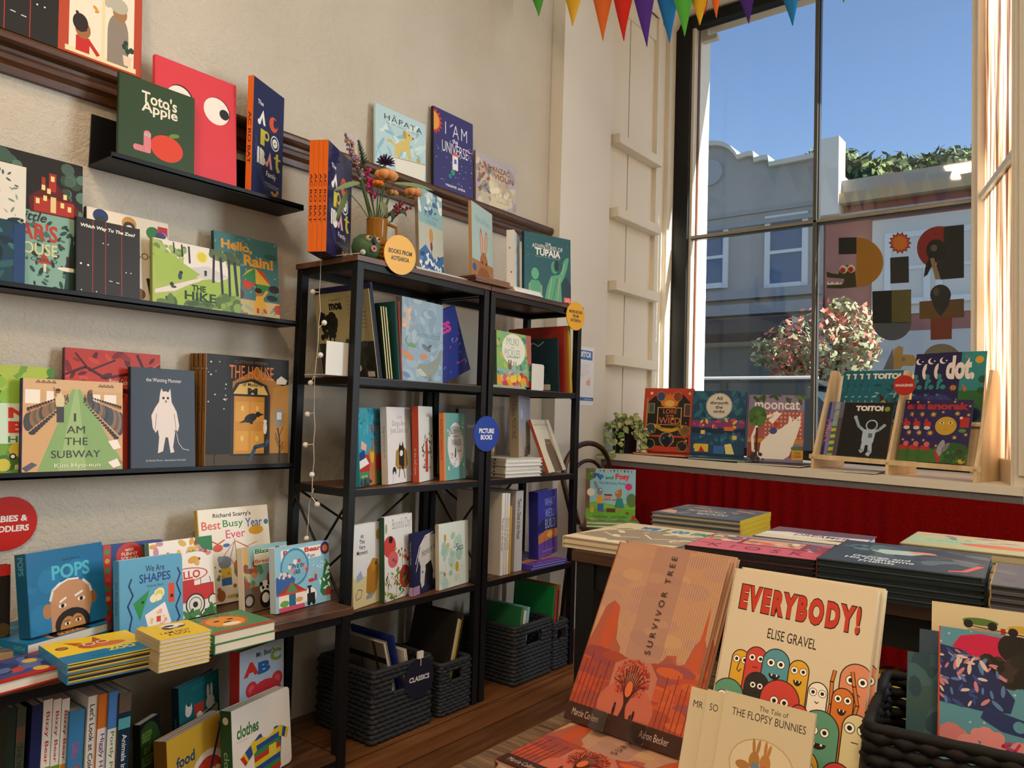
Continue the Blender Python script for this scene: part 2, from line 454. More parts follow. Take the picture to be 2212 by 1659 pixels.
# sill (slightly out of level, as in the photo)
def sillz(x): return .893-.0185*(x-.07)
mb = MB()
SILLW = mat('e8e0d0', .4)
vs = [(x, y, sillz(x)+dz) for dz in (-.032, 0) for x, y in ((.0, BAYY-.03), (1.83, BAYY-.03), (1.83, BAYY+.06), (1.63, 4.02), (.0, 4.02))]
mb.add(vs, [(4, 3, 2, 1, 0), (5, 6, 7, 8, 9)]+[(i, (i+1) % 5, 5+(i+1) % 5, 5+i) for i in range(5)], SILLW)
vs = [(x, y, sillz(x)+dz) for dz in (-.062, -.032) for x, y in ((.07, BAYY-.02), (1.83, BAYY-.02), (1.83, BAYY+.03), (.07, BAYY+.03))]
mb.add(vs, [(3, 2, 1, 0), (4, 5, 6, 7)]+[(i, (i+1) % 4, 4+(i+1) % 4, 4+i) for i in range(4)], cloth('grey_hook_tape', '6d6a6c', '7f7c7e'))
struct(mb, 'trim_sill')
# front window
GL = glass('window_glass', (.88, .91, .93))
W1 = MB()
W1.box(.055, WINY-.01, .84, .165, WINY+.06, 3.40, BLACKP)
W1.box(.165, WINY-.01, 3.335, 1.575, WINY+.06, 3.40, BLACKP); W1.box(.165, WINY-.01, .84, 1.6, WINY+.06, .93, BLACKP)
REDW = mat('7b4a36', .5)
W1.box(.165, WINY+.01, .9, .185, WINY+.075, 3.34, mat('d9d2c0', .4)); W1.box(.185, WINY+.05, .9, .196, WINY+.08, 3.34, REDW)
W1.box(1.572, WINY-.02, .84, 1.612, WINY+.07, 3.40, mat('e0d9c9', .35))
wf = struct(W1, 'window_1', .003)
m = MB(); m.box(.860, WINY+.005, .93, .890, WINY+.035, 3.335, mat('3c3e3e', .3)); m.box(.866, WINY-.012, .93, .884, WINY, 3.335, mat('55544f', .3))
m.box(.185, WINY, 2.092, 1.572, WINY+.035, 2.118, mat('3c3e3e', .3)); m.box(.185, WINY-.012, 2.099, 1.572, WINY, 2.113, mat('8b8577', .3))
m.build('glazing_bars', wf, .002)
for x0, x1, z0, z1 in ((.185, .858, .93, 2.092), (.892, 1.572, .93, 2.092), (.185, .858, 2.118, 3.335), (.892, 1.572, 2.118, 3.335)):
    m = MB(); m.box(x0, WINY+.022, z0, x1, WINY+.026, z1, GL); m.build('pane', wf)
# angled side light of the bay
dx, dy = math.sin(rad(17)), -math.cos(rad(17))
sm = Matrix.Translation((1.606, WINY-.005, 0)) @ Matrix.Rotation(math.atan2(dy, dx), 4, 'Z')
SW = MB(); LT = mat('ddd5c4', .35)
SW.box(0, -.02, .84, .05, .04, 3.41, LT, sm); SW.box(.05, -.01, 2.095, .70, .03, 2.125, LT, sm)
SW.box(.05, -.01, .84, .70, .03, .95, LT, sm); SW.box(.05, -.01, 3.33, .70, .03, 3.41, LT, sm); SW.box(.69, -.02, .84, .73, .04, 3.41, LT, sm)
sw = struct(SW, 'window_2')
dg_ = bpy.data.materials.new('milky_glow_glass'); dg_.use_nodes = True; t = dg_.node_tree; t.nodes.clear()  # translucent to glow and block direct sun; streak colours painted for reflections
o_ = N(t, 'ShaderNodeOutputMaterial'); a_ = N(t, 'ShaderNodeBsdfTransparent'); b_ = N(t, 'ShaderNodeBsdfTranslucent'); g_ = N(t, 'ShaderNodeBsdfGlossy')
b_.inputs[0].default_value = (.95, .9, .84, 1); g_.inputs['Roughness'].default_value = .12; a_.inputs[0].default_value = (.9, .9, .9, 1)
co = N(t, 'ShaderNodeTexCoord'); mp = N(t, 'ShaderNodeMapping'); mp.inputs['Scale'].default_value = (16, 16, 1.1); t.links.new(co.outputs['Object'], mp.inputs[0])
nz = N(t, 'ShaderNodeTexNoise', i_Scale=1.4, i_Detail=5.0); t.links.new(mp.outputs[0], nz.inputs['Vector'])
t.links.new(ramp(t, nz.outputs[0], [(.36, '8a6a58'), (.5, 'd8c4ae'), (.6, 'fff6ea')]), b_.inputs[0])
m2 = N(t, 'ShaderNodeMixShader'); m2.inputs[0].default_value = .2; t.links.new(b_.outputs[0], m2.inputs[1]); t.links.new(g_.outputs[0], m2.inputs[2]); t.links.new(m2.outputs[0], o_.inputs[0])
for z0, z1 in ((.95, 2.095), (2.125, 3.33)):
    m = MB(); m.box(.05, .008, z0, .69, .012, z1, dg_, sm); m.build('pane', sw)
SE = MB()  # added frame around the unseen fill lamp, solid wall behind it
for x0, x1, z0, z1 in ((2.92, 3.0, .7, 3.0), (4.5, 4.58, .7, 3.0), (2.92, 4.58, 2.95, 3.03), (2.92, 4.58, .67, .75)): SE.box(x0, BAYY-.03, z0, x1, BAYY, z1, LT)
struct(SE, 'fill_lamp_frame')
# masonry around the opening, outside
OUT = mat('f1e9d8', .6)
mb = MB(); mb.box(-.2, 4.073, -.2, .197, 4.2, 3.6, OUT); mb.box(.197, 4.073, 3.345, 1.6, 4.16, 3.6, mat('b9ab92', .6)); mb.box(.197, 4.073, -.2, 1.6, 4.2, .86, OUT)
mb.box(-3, 4.25, -.2, -.2, 4.3, 5, OUT); mb.box(-.2, 4.25, 3.46, 2.2, 4.3, 5, OUT); struct(mb, 'wall_outer')
m = MB(); m.box(.2, 4.08, 3.27, .29, 4.12, 3.30, mat('cfc6b2')); m.box(.205, 4.08, 3.30, .235, 4.11, 3.345, mat('cfc6b2'))
tag(m.build('blind_bracket', None, .003), 'small pale bracket at the top corner of the street window', 'bracket')
# curtain below the sill
mb = MB(); RED = cloth('red_velvet', '650305', '860608', .9, 160)
nx = 260; rg = random.Random(4); vs = []
ph = [rg.uniform(0, 6) for _ in range(4)]
for j in range(9):
    z = .833-j*.095
    for i in range(nx+1):
        x = .09+i*(1.76/nx)
        env = .05+.95*math.exp(-((x-.72)/.22)**2)+.25*math.exp(-((x-1.3)/.3)**2)
        y = 3.284-.021*env*(math.sin(x*95+ph[0])+.6*math.sin(x*41+ph[1]))*(.35+.65*min(1, j/4))-.004*math.sin(x*17+ph[2])
        vs.append((x, y, z-.0185*(x-.07)))
fs = [(j*(nx+1)+i, (j+1)*(nx+1)+i, (j+1)*(nx+1)+i+1, j*(nx+1)+i+1) for j in range(8) for i in range(nx)]
mb.add(vs, fs, RED, True)
tag(mb.build('curtain'), 'deep red velvet curtain gathered below the window sill', 'curtain')
# picture rail
mb = MB()
prof = [(0, 0), (.016, 0), (.018, .018), (.026, .03), (.026, .042), (.022, .05), (.024, .058), (.034, .066), (.039, .074), (.04, .085), (.036, .093), (0, .093)]
mb.prism([(x, -1.5, 1.845+z) for x, z in prof][::-1], (0, 1.5+PIERY-.004, 0), DARKWOOD)
o = struct(mb, 'trim_rail'); o['label'] = 'dark stained wooden picture rail along the plaster wall'
# ceiling fittings
HOUS = mat('e8e6e0', .5)
for k, (x, y) in enumerate(LAMPS):
    r = thing('ceiling_light', 'white square ceiling light of the shop, %s' % ['over the wall ledges', 'over the middle of the room', 'at the back of the room'][k], 'ceiling light', (x, y, CEIL), group='shop ceiling lights')
    m = MB(); m.box(-.29, -.29, -.10, .29, .29, 0, HOUS); m.build('housing', r, .004)
# ------------------------------------------------------------------ ledges on the wall
def wall_ledge(label, y0, y1, z, back=False, d=.1):
    r = thing('picture_ledge', label, 'shelf', (0, y0, z), group='black wall ledges'); L = y1-y0
    m = MB(); m.box(.003, 0, 0, d, L, .006, STEEL); m.build('shelf_board', r)
    m = MB(); m.box(d-.004, 0, 0, d, L, .017, STEEL); m.build('front_lip', r, .001)
    m = MB(); m.box(.003, 0, 0, .008, L, .14 if back else .05, STEEL); m.build('back_plate', r, .001)
wall_ledge('topmost black metal picture ledge, holding a green, a pink and a navy book', .845, 1.42, 1.673, True, .134)
wall_ledge('middle black metal picture ledge, holding the black book and the forest path book', -.3, 1.435, 1.318)
wall_ledge('lowest black metal picture ledge, holding the subway and white monster books', -.3, 1.444, .878)
# ------------------------------------------------------------------ steel bookcases
XF, XB = .35, .06
SH = [(1.14, 'a'), (.81, 'b'), (.452, 'c')]
TOPZ = 1.52; S1, S2, S3 = 1.162, .832, .474
def bookcase(label, y0, y1):
    r = thing('bookcase', label, 'bookcase', (0, 0, 0), group='black steel bookcases with brown boards'); p = .026
    for x in (XF-p, XB):
        for y in (y0, y1-p):
            m = MB(); m.box(x, y, FLZ, x+p, y+p, TOPZ-.017, STEEL); m.build('upright', r, .0015)
    for z in (SH[0][0], SH[1][0], SH[2][0], TOPZ-.037):
        for x in (XF-p, XB):
            m = MB(); m.box(x+.003, y0+p, z, x+p-.003, y1-p, z+.02, STEEL); m.build('long_rail', r)
        for y in (y0, y1-p):
            m = MB(); m.box(XB+p, y+.003, z, XF-p, y+p-.003, z+.02, STEEL); m.build('cross_rail', r)
    for z in (S1, S2, S3):
        m = MB(); m.box(XB+.004, y0+p, z-.016, XF-.004, y1-p, z, SHELFWOOD); m.build('shelf_board', r)
    m = MB(); m.box(XB-.004, y0-.004, TOPZ-.017, XF+.004, y1+.004, TOPZ, SHELFWOOD); m.build('top_board', r, .001)
    for za, zb in ((.82, .47), (.46, .82)):
        m = MB(); m.tube([(XB+.012, y0+.014, za), (XB+.012, y1-.014, zb)], .004, STEEL, 6); m.build('cross_brace', r)
    for za, zb in ((.80, .47),):
        m = MB(); m.tube([(XB+.014, y0+.012, za), (XF-.014, y0+.012, zb+.02)], .004, STEEL, 6); m.tube([(XB+.014, y0+.012, zb), (XF-.014, y0+.012, za)], .004, STEEL, 6); m.build('side_brace', r)
YA0, YA1, YB0, YB1 = 1.459, 2.061, 2.072, 2.659
bookcase('taller looking black steel bookcase beside the wall ledges, vase on top', YA0, YA1)
bookcase('black steel bookcase next to the bentwood chair, teal book on top', YB0, YB1)
# ------------------------------------------------------------------ low unit
UX, UZ, UY1 = .40, .507, 1.452
r = thing('shelf_unit', 'low brown board shelf unit with black steel legs, covered in board books', 'shelf', (0, 0, 0))
m = MB(); m.box(.03, -.2, UZ-.02, UX, UY1, UZ, SHELFWOOD); m.build('top_board', r, .0015)
m = MB(); m.box(.05, -.2, .088, UX-.01, UY1-.03, .1, SHELFWOOD); m.build('shelf_board', r)
for x in (.04, UX-.034):
    for y in (.62, UY1-.036):
        if y < 1 and x > .2: continue
        m = MB(); m.box(x, y, FLZ, x+.03, y+.03, UZ-.02, STEEL); m.build('leg', r, .0015)
for z in (.066, UZ-.042):
    for x in (.043, UX-.031):
        m = MB(); m.box(x, -.2, z, x+.024, UY1-.036, z+.022, STEEL); m.build('long_rail', r)
    m = MB(); m.box(.07, UY1-.033, z, UX-.034, UY1-.009, z+.022, STEEL); m.build('end_rail', r)
# ------------------------------------------------------------------ tables
TZ = .71; TX0, TX1, TY0, TY1 = .955, 2.75, 1.717, 2.50
r = thing('display_table', 'brown topped display table with black legs, piled with picture books', 'table', (TX0, TY0, 0))
m = MB(); m.box(0, 0, TZ-.03, TX1-TX0, TY1-TY0, TZ, TABLEWOOD); m.build('tabletop', r, .003)
m = MB(); m.box(.02, .02, TZ-.10, TX1-TX0-.02, TY1-TY0-.02, TZ-.03, BLACKP); m.build('apron', r, .002)
for x in (.0, TX1-TX0-.07):
    for y in (0.0, TY1-TY0-.07):
        m = MB(); m.box(x+.01, y+.01, FLZ, x+.065, y+.065, TZ-.03, BLACKP); m.build('leg', r, .003)
# low woven table in front
FZ = .47
RAT = wood('weathered_coarse_timber', '2b1d12', '6b4f34', '8a7355', 'X', 2.2, .8)
FX0, FY0, FY1 = 1.205, .985, 2.0
r = thing('low_table', 'low table with weathered coarse grained wooden top and thick rounded edge', 'table', (FX0, FY0, 0))
m = MB(); L_ = FY1-FY0
prof_ = [(.02, FZ-.045), (.006, FZ-.038), (0, FZ-.022), (.006, FZ-.007), (.02, FZ), (1.4, FZ), (1.4, FZ-.045)]
m.prism([(x, 0, z) for x, z in prof_], (0, L_, 0), RAT); m.build('tabletop', r, .004)
for x in (.12, 1.28):
    for y in (.08, L_-.12):
        m = MB(); m.box(x, y, FLZ, x+.05, y+.05, FZ-.045, TABLEWOOD); m.build('leg', r, .004)
# ------------------------------------------------------------------ baskets
ROPE = mat('303338', .55); ROPE2 = mat('1d1f22', .65)
def basket(label, w, d, h, mw, rows=14, hole=True, rope=ROPE, group='black woven baskets', see=False):
    r = thing('woven_basket', label, 'basket', mw=mw, group=group)
    per = [(0, 0), (w, 0), (w, d), (0, d)]; pts = []; st = .0125 if not see else .016
    for (x0, y0), (x1, y1) in zip(per, per[1:]+per[:1]):
        n = max(2, int(round(math.hypot(x1-x0, y1-y0)/st))//2*2)
        nx, ny = (y1-y0), -(x1-x0); L = math.hypot(nx, ny); nx, ny = nx/L, ny/L
        for i in range(n): pts.append((x0+(x1-x0)*i/n, y0+(y1-y0)*i/n, nx, ny))
    m = MB(); dz = h/rows; am = .0028 if not see else .005; rr = dz*(.56 if not see else .5)
    hx0, hx1 = w*.32, w*.68
    for k in range(rows):
        z = dz*(k+.5); seg = []; cut = hole and rows-5 <= k <= rows-3
        for i, (x, y, nx, ny) in enumerate(pts):
            s = am*(1 if (i+k) % 2 else -1)
            if cut and y == 0 and hx0 < x < hx1:
                if len(seg) > 1: m.tube(seg, rr, rope, 6)
                seg = []; continue
            seg.append((x+nx*s, y+ny*s, z+random.Random(k*977+i).uniform(-.0012, .0012)))
        if cut: seg.append(seg and (pts[0][0], pts[0][1], z)); m.tube(seg, rr, rope, 6)
        else: m.tube(seg, rr, rope, 6, closed=True)
    m.build('weave', r)
    m = MB(); q = [(x, y, h+.002) for x, y in per]
    tw = []
    rc = .014
    for (x0, y0), (x1, y1) in zip(per, per[1:]+per[:1]):
        L = math.hypot(x1-x0, y1-y0); ux, uy = (x1-x0)/L, (y1-y0)/L; nx, ny = -uy, ux
        for i in range(1, 5):
            a_ = math.pi/2*i/5; tw.append((x0+ux*rc*(1-math.cos(a_))+nx*rc*(1-math.sin(a_)), y0+uy*rc*(1-math.cos(a_))+ny*rc*(1-math.sin(a_)), h+.003))
        for i in range(17): q = rc+(L-2*rc)*i/16; tw.append((x0+ux*q, y0+uy*q, h+.003))
    m.tube(tw, [.0085 if i % 2 else .0075 for i in range(len(tw))], rope, 8, closed=True)
    if hole: m.tube([(hx0, -.003, h-dz*5), (hx1, -.003, h-dz*5)], .006, rope, 6)
    m.build('rim', r)
    m = MB(); m.box(.002, .002, 0, w-.002, d-.002, .006, ROPE2)
    if not see:
        for x0, y0, x1, y1 in ((.004, .004, w-.004, .006), (.004, d-.006, w-.004, d-.004), (.004, .006, .006, d-.006), (w-.006, .006, w-.004, d-.006)):
            if y1 < .01 and hole:
                m.box(x0, y0, .006, hx0, y1, h, ROPE2); m.box(hx1, y0, .006, x1, y1, h, ROPE2); m.box(hx0, y0, .006, hx1, y1, h-dz*5, ROPE2)
            else: m.box(x0, y0, .006, x1, y1, h, ROPE2)
    m.build('lining', r)
    return r
def bmw(x, y, z, ang): return Matrix.Translation((x, y, z)) @ Matrix.Rotation(rad(ang), 4, 'Z')
# ================================================================== the street
ST = -.25
mb = MB(); mb.box(-40, 4.3, ST-.3, 40, 60, ST, mat('6f7276', .9)); struct(mb, 'street')
GR = plaster('grey_render', '94938f', '9d9c98', .1, 2); BRICK = plaster('red_brick', '8c4a44', '9c5850', .2, 6)
FY = 14.0
def atz(p): q = at(*p, 'y', FY); return q.x, q.z
bd = thing('grey_building', 'grey rendered shop building with stepped curved parapet across the street', 'building', (-4, FY, ST))
bd_i = Matrix.Translation((4, -FY, -ST))
def loc(pts, y): return [(x+4, y-FY, z-ST) for x, z in pts]
top = [atz(Z9(*p)) for p in ((1345, 655), (1170, 690), (1165, 662), (1145, 662), (1108, 672), (1104, 646), (1082, 646), (1040, 660), (1030, 645), (1010, 622), (985, 608), (955, 602), (920, 604), (880, 618))]
top = [(-2.03, top[0][1])] + top[1:]
prof = [(-2.03, ST)] + top + [(-6.5, top[-1][1]-.5), (-9, top[-1][1]-.5), (-9, ST)]
m = MB(); m.prism(loc(prof, FY), (0, 6, 0), GR); m.build('facade', bd)
m = MB()
for a, b_ in zip(top, top[1:]):
    m.add(loc([a, b_, (b_[0], b_[1]+.09), (a[0], a[1]+.09)], FY-.1)+[(x, y+.5, z) for x, y, z in loc([a, b_, (b_[0], b_[1]+.09), (a[0], a[1]+.09)], FY-.1)], [(0, 1, 2, 3), (4, 7, 6, 5), (3, 2, 6, 7), (0, 4, 5, 1), (0, 3, 7, 4), (1, 5, 6, 2)], mat('c9c5b8', .8))
m.build('coping', bd)
c = atz(Z9(925, 713)); m = MB(); m.prism([(c[0]+4+.25*math.cos(i*.2618), -.06, c[1]-ST+.25*math.sin(i*.2618)) for i in range(24)], (0, .06, 0), mat('9ba0a3', .8)); m.build('round_emblem', bd)
m = MB()
for p, th, dp in (((1100, 930), .09, .08), ((1100, 1232), .16, .22), ((1100, 1300), .2, .3), ((1100, 880), .05, .05)):
    z = atz(Z9(*p))[1]; m.box(-5, -dp, z-ST, 1.97, 0, z-ST+th, mat('8d9296', .8))
m.build('cornice', bd)
def window(bd, x0, z0, x1, z1, bx, sash='cfd2d2', pn='4f6a86'):
    w_ = MB(); y = -.05; f_ = .1
    w_.box(x0-f_, y, z0-f_, x0, .1, z1+f_, mat(sash, .6)); w_.box(x1, y, z0-f_, x1+f_, .1, z1+f_, mat(sash, .6))
    w_.box(x0, y, z1, x1, .1, z1+f_, mat(sash, .6)); w_.box(x0, y-.06, z0-f_, x1, .1, z0, mat(sash, .6)); w_.box(x0, y, (z0+z1)/2-.03, x1, .1, (z0+z1)/2+.03, mat(sash, .6))
    o = w_.build('window', bd); p_ = MB(); p_.box(x0, 0, z0, x1, .0, z1, mat(pn, .08)); p_.face([(x0, -.02, z0), (x1, -.02, z0), (x1, -.02, z1), (x0, -.02, z1)], mat(pn, .08)); p_.build('pane', o)
a, b_ = atz(Z9(1172, 912)), atz(Z9(1300, 1160)); window(bd, a[0]+4, b_[1]-ST, b_[0]+4, a[1]-ST, 4)
a, b_ = atz(Z9(880, 960)), atz(Z9(975, 1165)); window(bd, a[0]+3.7, b_[1]-ST, b_[0]+4, a[1]-ST, 4)
za = atz(Z9(1200, 1345))[1]-ST; zb = atz(Z9(1200, 1400))[1]-ST
m = MB(); m.box(-4, -1.4, zb, 1.9, 0, za, mat('3a3c3f', .7)); m.build('awning', bd)
m = MB(); m.box(-4, -.04, .5, 1.7, 0, zb-.1, mat('4a5258', .15)); m.build('shop_window', bd)
rb = thing('red_brick_building', 'red brick building with pale cornice and wide white framed window across the street', 'building', (-2, FY, ST))
zc = atz(Z9(1700, 715))[1]-ST; z2 = atz(Z9(1700, 790))[1]-ST
m = MB(); m.box(0, .02, 0, 7, 6, z2, BRICK); m.build('brick_wall', rb)
m = MB(); m.box(0, -.12, z2, 7, 6, zc, mat('9a958c', .8)); m.box(0, -.25, z2-.12, 7, 0, z2+.06, mat('b29a76', .8)); m.box(0, -.16, z2-.35, 7, .02, z2-.28, mat('a8988a', .8)); m.build('cornice', rb)
m = MB(); m.box(-.03, -.3, z2-.3, .3, .1, zc+.75, mat('d8d3c6', .8)); m.build('sunlit_parapet_end', rb)  # pale colour stands for the sunlit parapet end of the grey building
zb = atz(Z9(1700, 1370))[1]-ST; m = MB(); m.box(0, -.3, zb-.7, 7, .02, zb, mat('a9adae', .7)); m.build('shop_fascia', rb)
a, b_ = atz(Z9(1668, 985)), atz(Z9(1800, 1225)); c, d_ = atz(Z9(1880, 965)), atz(Z9(1975, 1210))
m = MB(); m.box(a[0]+2-.3, -.03, b_[1]-ST-.25, d_[0]+2.9, .02, a[1]-ST+.35, mat('c6c4bd', .7)); m.build('window_surround', rb)
for q0, q1 in ((a[0], b_[0]), (c[0], c[0]+1.0)): window(rb, q0+2, b_[1]-ST, q1+2, a[1]-ST, 2, pn='5b7793')
m = MB(); m.box(0.1, -.05, .4, 7, .02, zb-.7, mat('566069', .2)); m.build('shop_window', rb)
# wooded hill
hill = MB(); rg = random.Random(8); vs = []; nx, ny = 40, 6
for j in range(ny):
    for i in range(nx+1):
        vs.append((-34+i*1.7, 40+j*5, ST+(6.5+1.1*math.sin(i*.45)+j*1.1)*(1 if j else .0)+rg.uniform(-.3, .3)))
hill.add(vs, [(j*(nx+1)+i, j*(nx+1)+i+1, (j+1)*(nx+1)+i+1, (j+1)*(nx+1)+i) for j in range(ny-1) for i in range(nx)], mat('4d5b3a', .9), True)
struct(hill, 'hill')
def leafball(m, c, r, n, s, cols, rg, sq=1.0):
    for i in range(n):
        d = Vector((rg.gauss(0, 1), rg.gauss(0, 1), rg.gauss(0, 1))).normalized()*r*rg.uniform(.55, 1.05); d.z *= sq
        p = Vector(c)+d; a = Vector((rg.gauss(0, 1), rg.gauss(0, 1), rg.gauss(0, 1))).normalized(); b = a.cross(d).normalized()
        m.face([p-a*s, p-b*s*.55, p+a*s, p+b*s*.55], mat(cols[rg.randrange(len(cols))], .7))
k = 0
for px, py, sz in ((1560, 352, 1.0), (1735, 350, 1.0), (1800, 318, 1.6), (1862, 345, 1.5), (1925, 345, 1.6), (1985, 345, 1.5), (2045, 338, 1.7), (2110, 330, 1.9), (2180, 322, 2.0)):
    TY_ = 34+(k % 3)*5
    c = at(px, py+16, 'y', TY_); sz *= TY_/38*.85
    tr = thing('tree', 'bushy dark green tree on the hill, showing above the rooftops', 'tree', (c.x, TY_, ST), group='trees on the hill')
    m = MB(); rg = random.Random(k)
    leafball(m, (0, 0, c.z-ST-.4*sz), sz*.95, 420, .22, ['3f4f2c', '55683a', '6a7a45', '2f3d24'], rg, .9)
    m.ball((0, 0, c.z-ST-.4*sz), sz*.72, mat('35442a', .9), 10); m.build('crown', tr)
    m = MB(); m.tube([(0, 0, 0), (0, 0, c.z-ST-.5*sz)], .12, mat('4a3a2a', .9), 6); m.build('trunk', tr); k += 1
c = at(1775, 790, 'y', 9.5)
tr = thing('flowering_tree', 'street tree with red brush flowers outside the window', 'tree', (c.x, 9.5, ST))
m = MB(); rg = random.Random(77)
for px, py, s in ((1775, 710, .32), (1720, 750, .3), (1690, 775, .28), (1830, 690, .26), (1850, 740, .3), (1790, 770, .36), (1740, 800, .3), (1840, 790, .3), (1665, 765, .2), (1870, 760, .2), (1815, 665, .14)):
    q = at(px, py, 'y', 9.5); leafball(m, (q.x-c.x, rg.uniform(-.3, .3), q.z-ST), s, 170, .045, ['8d9168', 'a5a27a', '7b8360', 'aaa788'], rg)
m.build('foliage', tr)
m = MB()
for px, py, s in ((1775, 710, .33), (1720, 750, .3), (1690, 775, .28), (1830, 690, .26), (1850, 740, .3), (1790, 770, .36), (1740, 800, .3), (1665, 765, .2), (1870, 760, .2)):
    q = at(px, py, 'y', 9.5); leafball(m, (q.x-c.x, rg.uniform(-.35, .2), q.z-ST), s, 90, .042, ['c2685a', 'd57a68', 'd98e7c'], rg)
m.build('blossom', tr)
m = MB()
m.tube([(0, 0, 0), (.05, 0, .9), (0, 0, c.z-ST)], [.06, .05, .035], mat('5b4636', .9), 8)
for px, py in ((1720, 750), (1830, 690), (1850, 740), (1690, 775)):
    q = at(px, py, 'y', 9.5); m.tube([(0.03, 0, 1.1), ((q.x-c.x)*.6, 0, (q.z-ST)*.8), (q.x-c.x, 0, q.z-ST)], [.035, .025, .012], mat('5b4636', .9), 6)
m.build('trunk', tr)
# parked car
cx = at(1640, 826, 'y', 7.6)
car = thing('car', 'dark parked car with white roof outside the window', 'car', (cx.x, 7.6, ST))
H = cx.z-ST; CARP = mat('2b3238', .2); m = MB()
body = [(-2.1, .35), (-2.15, .75), (-1.9, .95), (-1.2, 1.02), (1.3, 1.02), (2.1, .9), (2.2, .6), (2.15, .35)]
m.prism([(x, -.85, z) for x, z in body][::-1], (0, 1.7, 0), CARP); m.build('body', car, .05)
cab = [(-1.25, 1.0), (-.75, H-.05), (.7, H-.05), (1.35, 1.0)]
m = MB(); m.prism([(x, -.78, z) for x, z in cab][::-1], (0, 1.56, 0), mat('3a444b', .1)); m.build('cabin_glass', car, .04)
m = MB(); m.prism([(-.85, -.74, H-.07), (.85, -.74, H-.07), (.7, -.7, H), (-.7, -.7, H)], (0, 1.46, 0), mat('2f363c', .25)); m.build('roof', car, .02)
m = MB(); m.box(-.8, -.8, H-.015, .8, -.72, H+.012, mat('e9e9e6', .25)); m.box(-.08, -.8, 1.0, .0, -.77, H-.03, CARP); m.build('roof_bar', car, .01)
for x in (-1.35, 1.35):
    for y in (-.86, .66):
        m = MB(); m.lathe([(.0, 0), (.2, 0), (.33, .02), (.34, .1), (.33, .18), (.2, .2), (0, .2)], (x, y, .33), mat('141414', .8), 20, Matrix.Rotation(rad(-90), 3, 'X')); m.build('wheel', car)
# ================================================================== books on the wall rail and ledges
SK = '9a6b45'; W_ = 'f3ece0'
def eyes(cx, cy, r, d, wc='fbf6ea', pc='1a1a1a'):
    a = []
    for s in (-1, 1): a += [('C', cx+s*d, cy, r, pc), ('C', cx+s*d, cy, r*.86, wc), ('C', cx+s*d, cy, r*.45, pc)]
    return a
ZOO = [('S', [24, 0, 24, 100], .9, 'b5362a'), ('S', [44, 0, 44, 100], .9, 'b5362a'), ('S', [70, 0, 70, 100], .9, 'b5362a'),
       ('T', 'Which Way To The Zoo?', 5, 8, 92, 14, 'f4efe4', {'b': .03, 's': .15, 'skew': 1}),
       ('C', 40, 30, 1, W_), ('C', 48, 30.5, 1, W_), ('C', 6, 62, 1.6, W_), ('C', 17, 63, 1.6, W_), ('C', 77, 65, 1, W_), ('C', 85, 65, 1, W_),
       ('S', [50, 80, 55, 80.3], 1, W_), ('S', [61, 81, 66, 81.3], 1, W_), ('C', 7, 97, 1, W_), ('C', 30, 97, 1, W_)]
RZ = 1.938
stand('picture_book', 'black book with thin red stripes, up on the wooden rail beside the red arch-window book', (125, 96, 'x', .038), None, (128, -20), .014, z=RZ, lean=4, w=.21, h=.26, cover='2a2725', art=ZOO)
GRAN = [('P', [12, 96, 12, 20, 20, 6, 50, 0, 80, 6, 90, 20, 90, 96], 'efe3cd'), ('R', 50, 2, 54, 96, 'e8d9a8'), ('R', 8, 93, 93, 98, 'e9dcae'),
        ('E', 70, 64, 13, 20, '8f8478'), ('R', 57, 66, 83, 95, '8f8478'), ('E', 72, 42, 9, 9, 'a57b52'), ('E', 70, 35, 12, 8, 'b9b4a2'), ('E', 57, 37, 4, 4, 'b9b4a2'),
        ('R', 20, 80, 36, 95, 'c62f2a'), ('S', [34, 82, 46, 93], 5, 'c62f2a'), ('E', 28, 73, 9, 9, 'a06b45'), ('E', 25, 67, 9, 9, '332a26'), ('C', 21, 58, 2, '332a26'), ('C', 32, 73, .8, '222'),
        ('P', [76, 83, 88, 83, 86, 93, 78, 93], 'e8d0b0'), ('E', 82, 78, 3, 3, '2f4535'), ('E', 78, 74, 3, 3, '2f4535'), ('E', 87, 76, 3.4, 3, '2f4535'), ('E', 80, 70, 3, 2.4, '2f4535'), ('S', [82, 83, 82, 72], 1, '2f4535'),
        ('E', 42, 47, 3.5, 1.6, 'd89a3a', 40), ('E', 44, 50, 3, 1.4, 'd89a3a', -30), ('E', 18, 30, 6, 2, '3c5a44', 15), ('E', 24, 25, 5, 2, '3c5a44', -15)]
stand('picture_book', 'red book with an arched window showing a grandmother and child, on the wooden rail', (125, 97, 'x', .038), (128, -30), (308, -30), .012, z=RZ, lean=4, h=.27, cover='b8492f', art=GRAN)
HAP = [('R', 0, 0, 100, 100, 'b9d6dc'), ('N', 40, 0, 15, 100, 95, 6, 16, ['a3cbd8', 'cfe2e0', '8fbdd0', 'd9e8e2'], 3, .22), ('T', 'HĀPATA', 16, 8, 92, 20, '3a3f45', {'b': .0, 'k': 1.15}), ('T', 'te kuri maia o te moana', 22, 22, 86, 25, '6d8fa0', {'b': 0}),
       ('P', [34, 78, 100, 72, 96, 100, 40, 100], 'e6e4d6'), ('S', [33, 78, 100, 71], 1.6, 'b9a77e'),
       ('P', [36, 74, 38, 56, 46, 48, 56, 42, 52, 34, 56, 27, 64, 26, 68, 30, 74, 34, 70, 39, 66, 40, 66, 52, 70, 72, 64, 73, 60, 60, 50, 62, 44, 75], 'd9c272'), ('S', [38, 58, 28, 52, 22, 54], 4, 'd9c272'), ('E', 56, 33, 4, 7, 'b8a055'), ('C', 65, 31, 1.2, '333'), ('C', 73, 34, 1.5, '3a3020'), ('E', 84, 68, 4, 4, 'c2a866')]
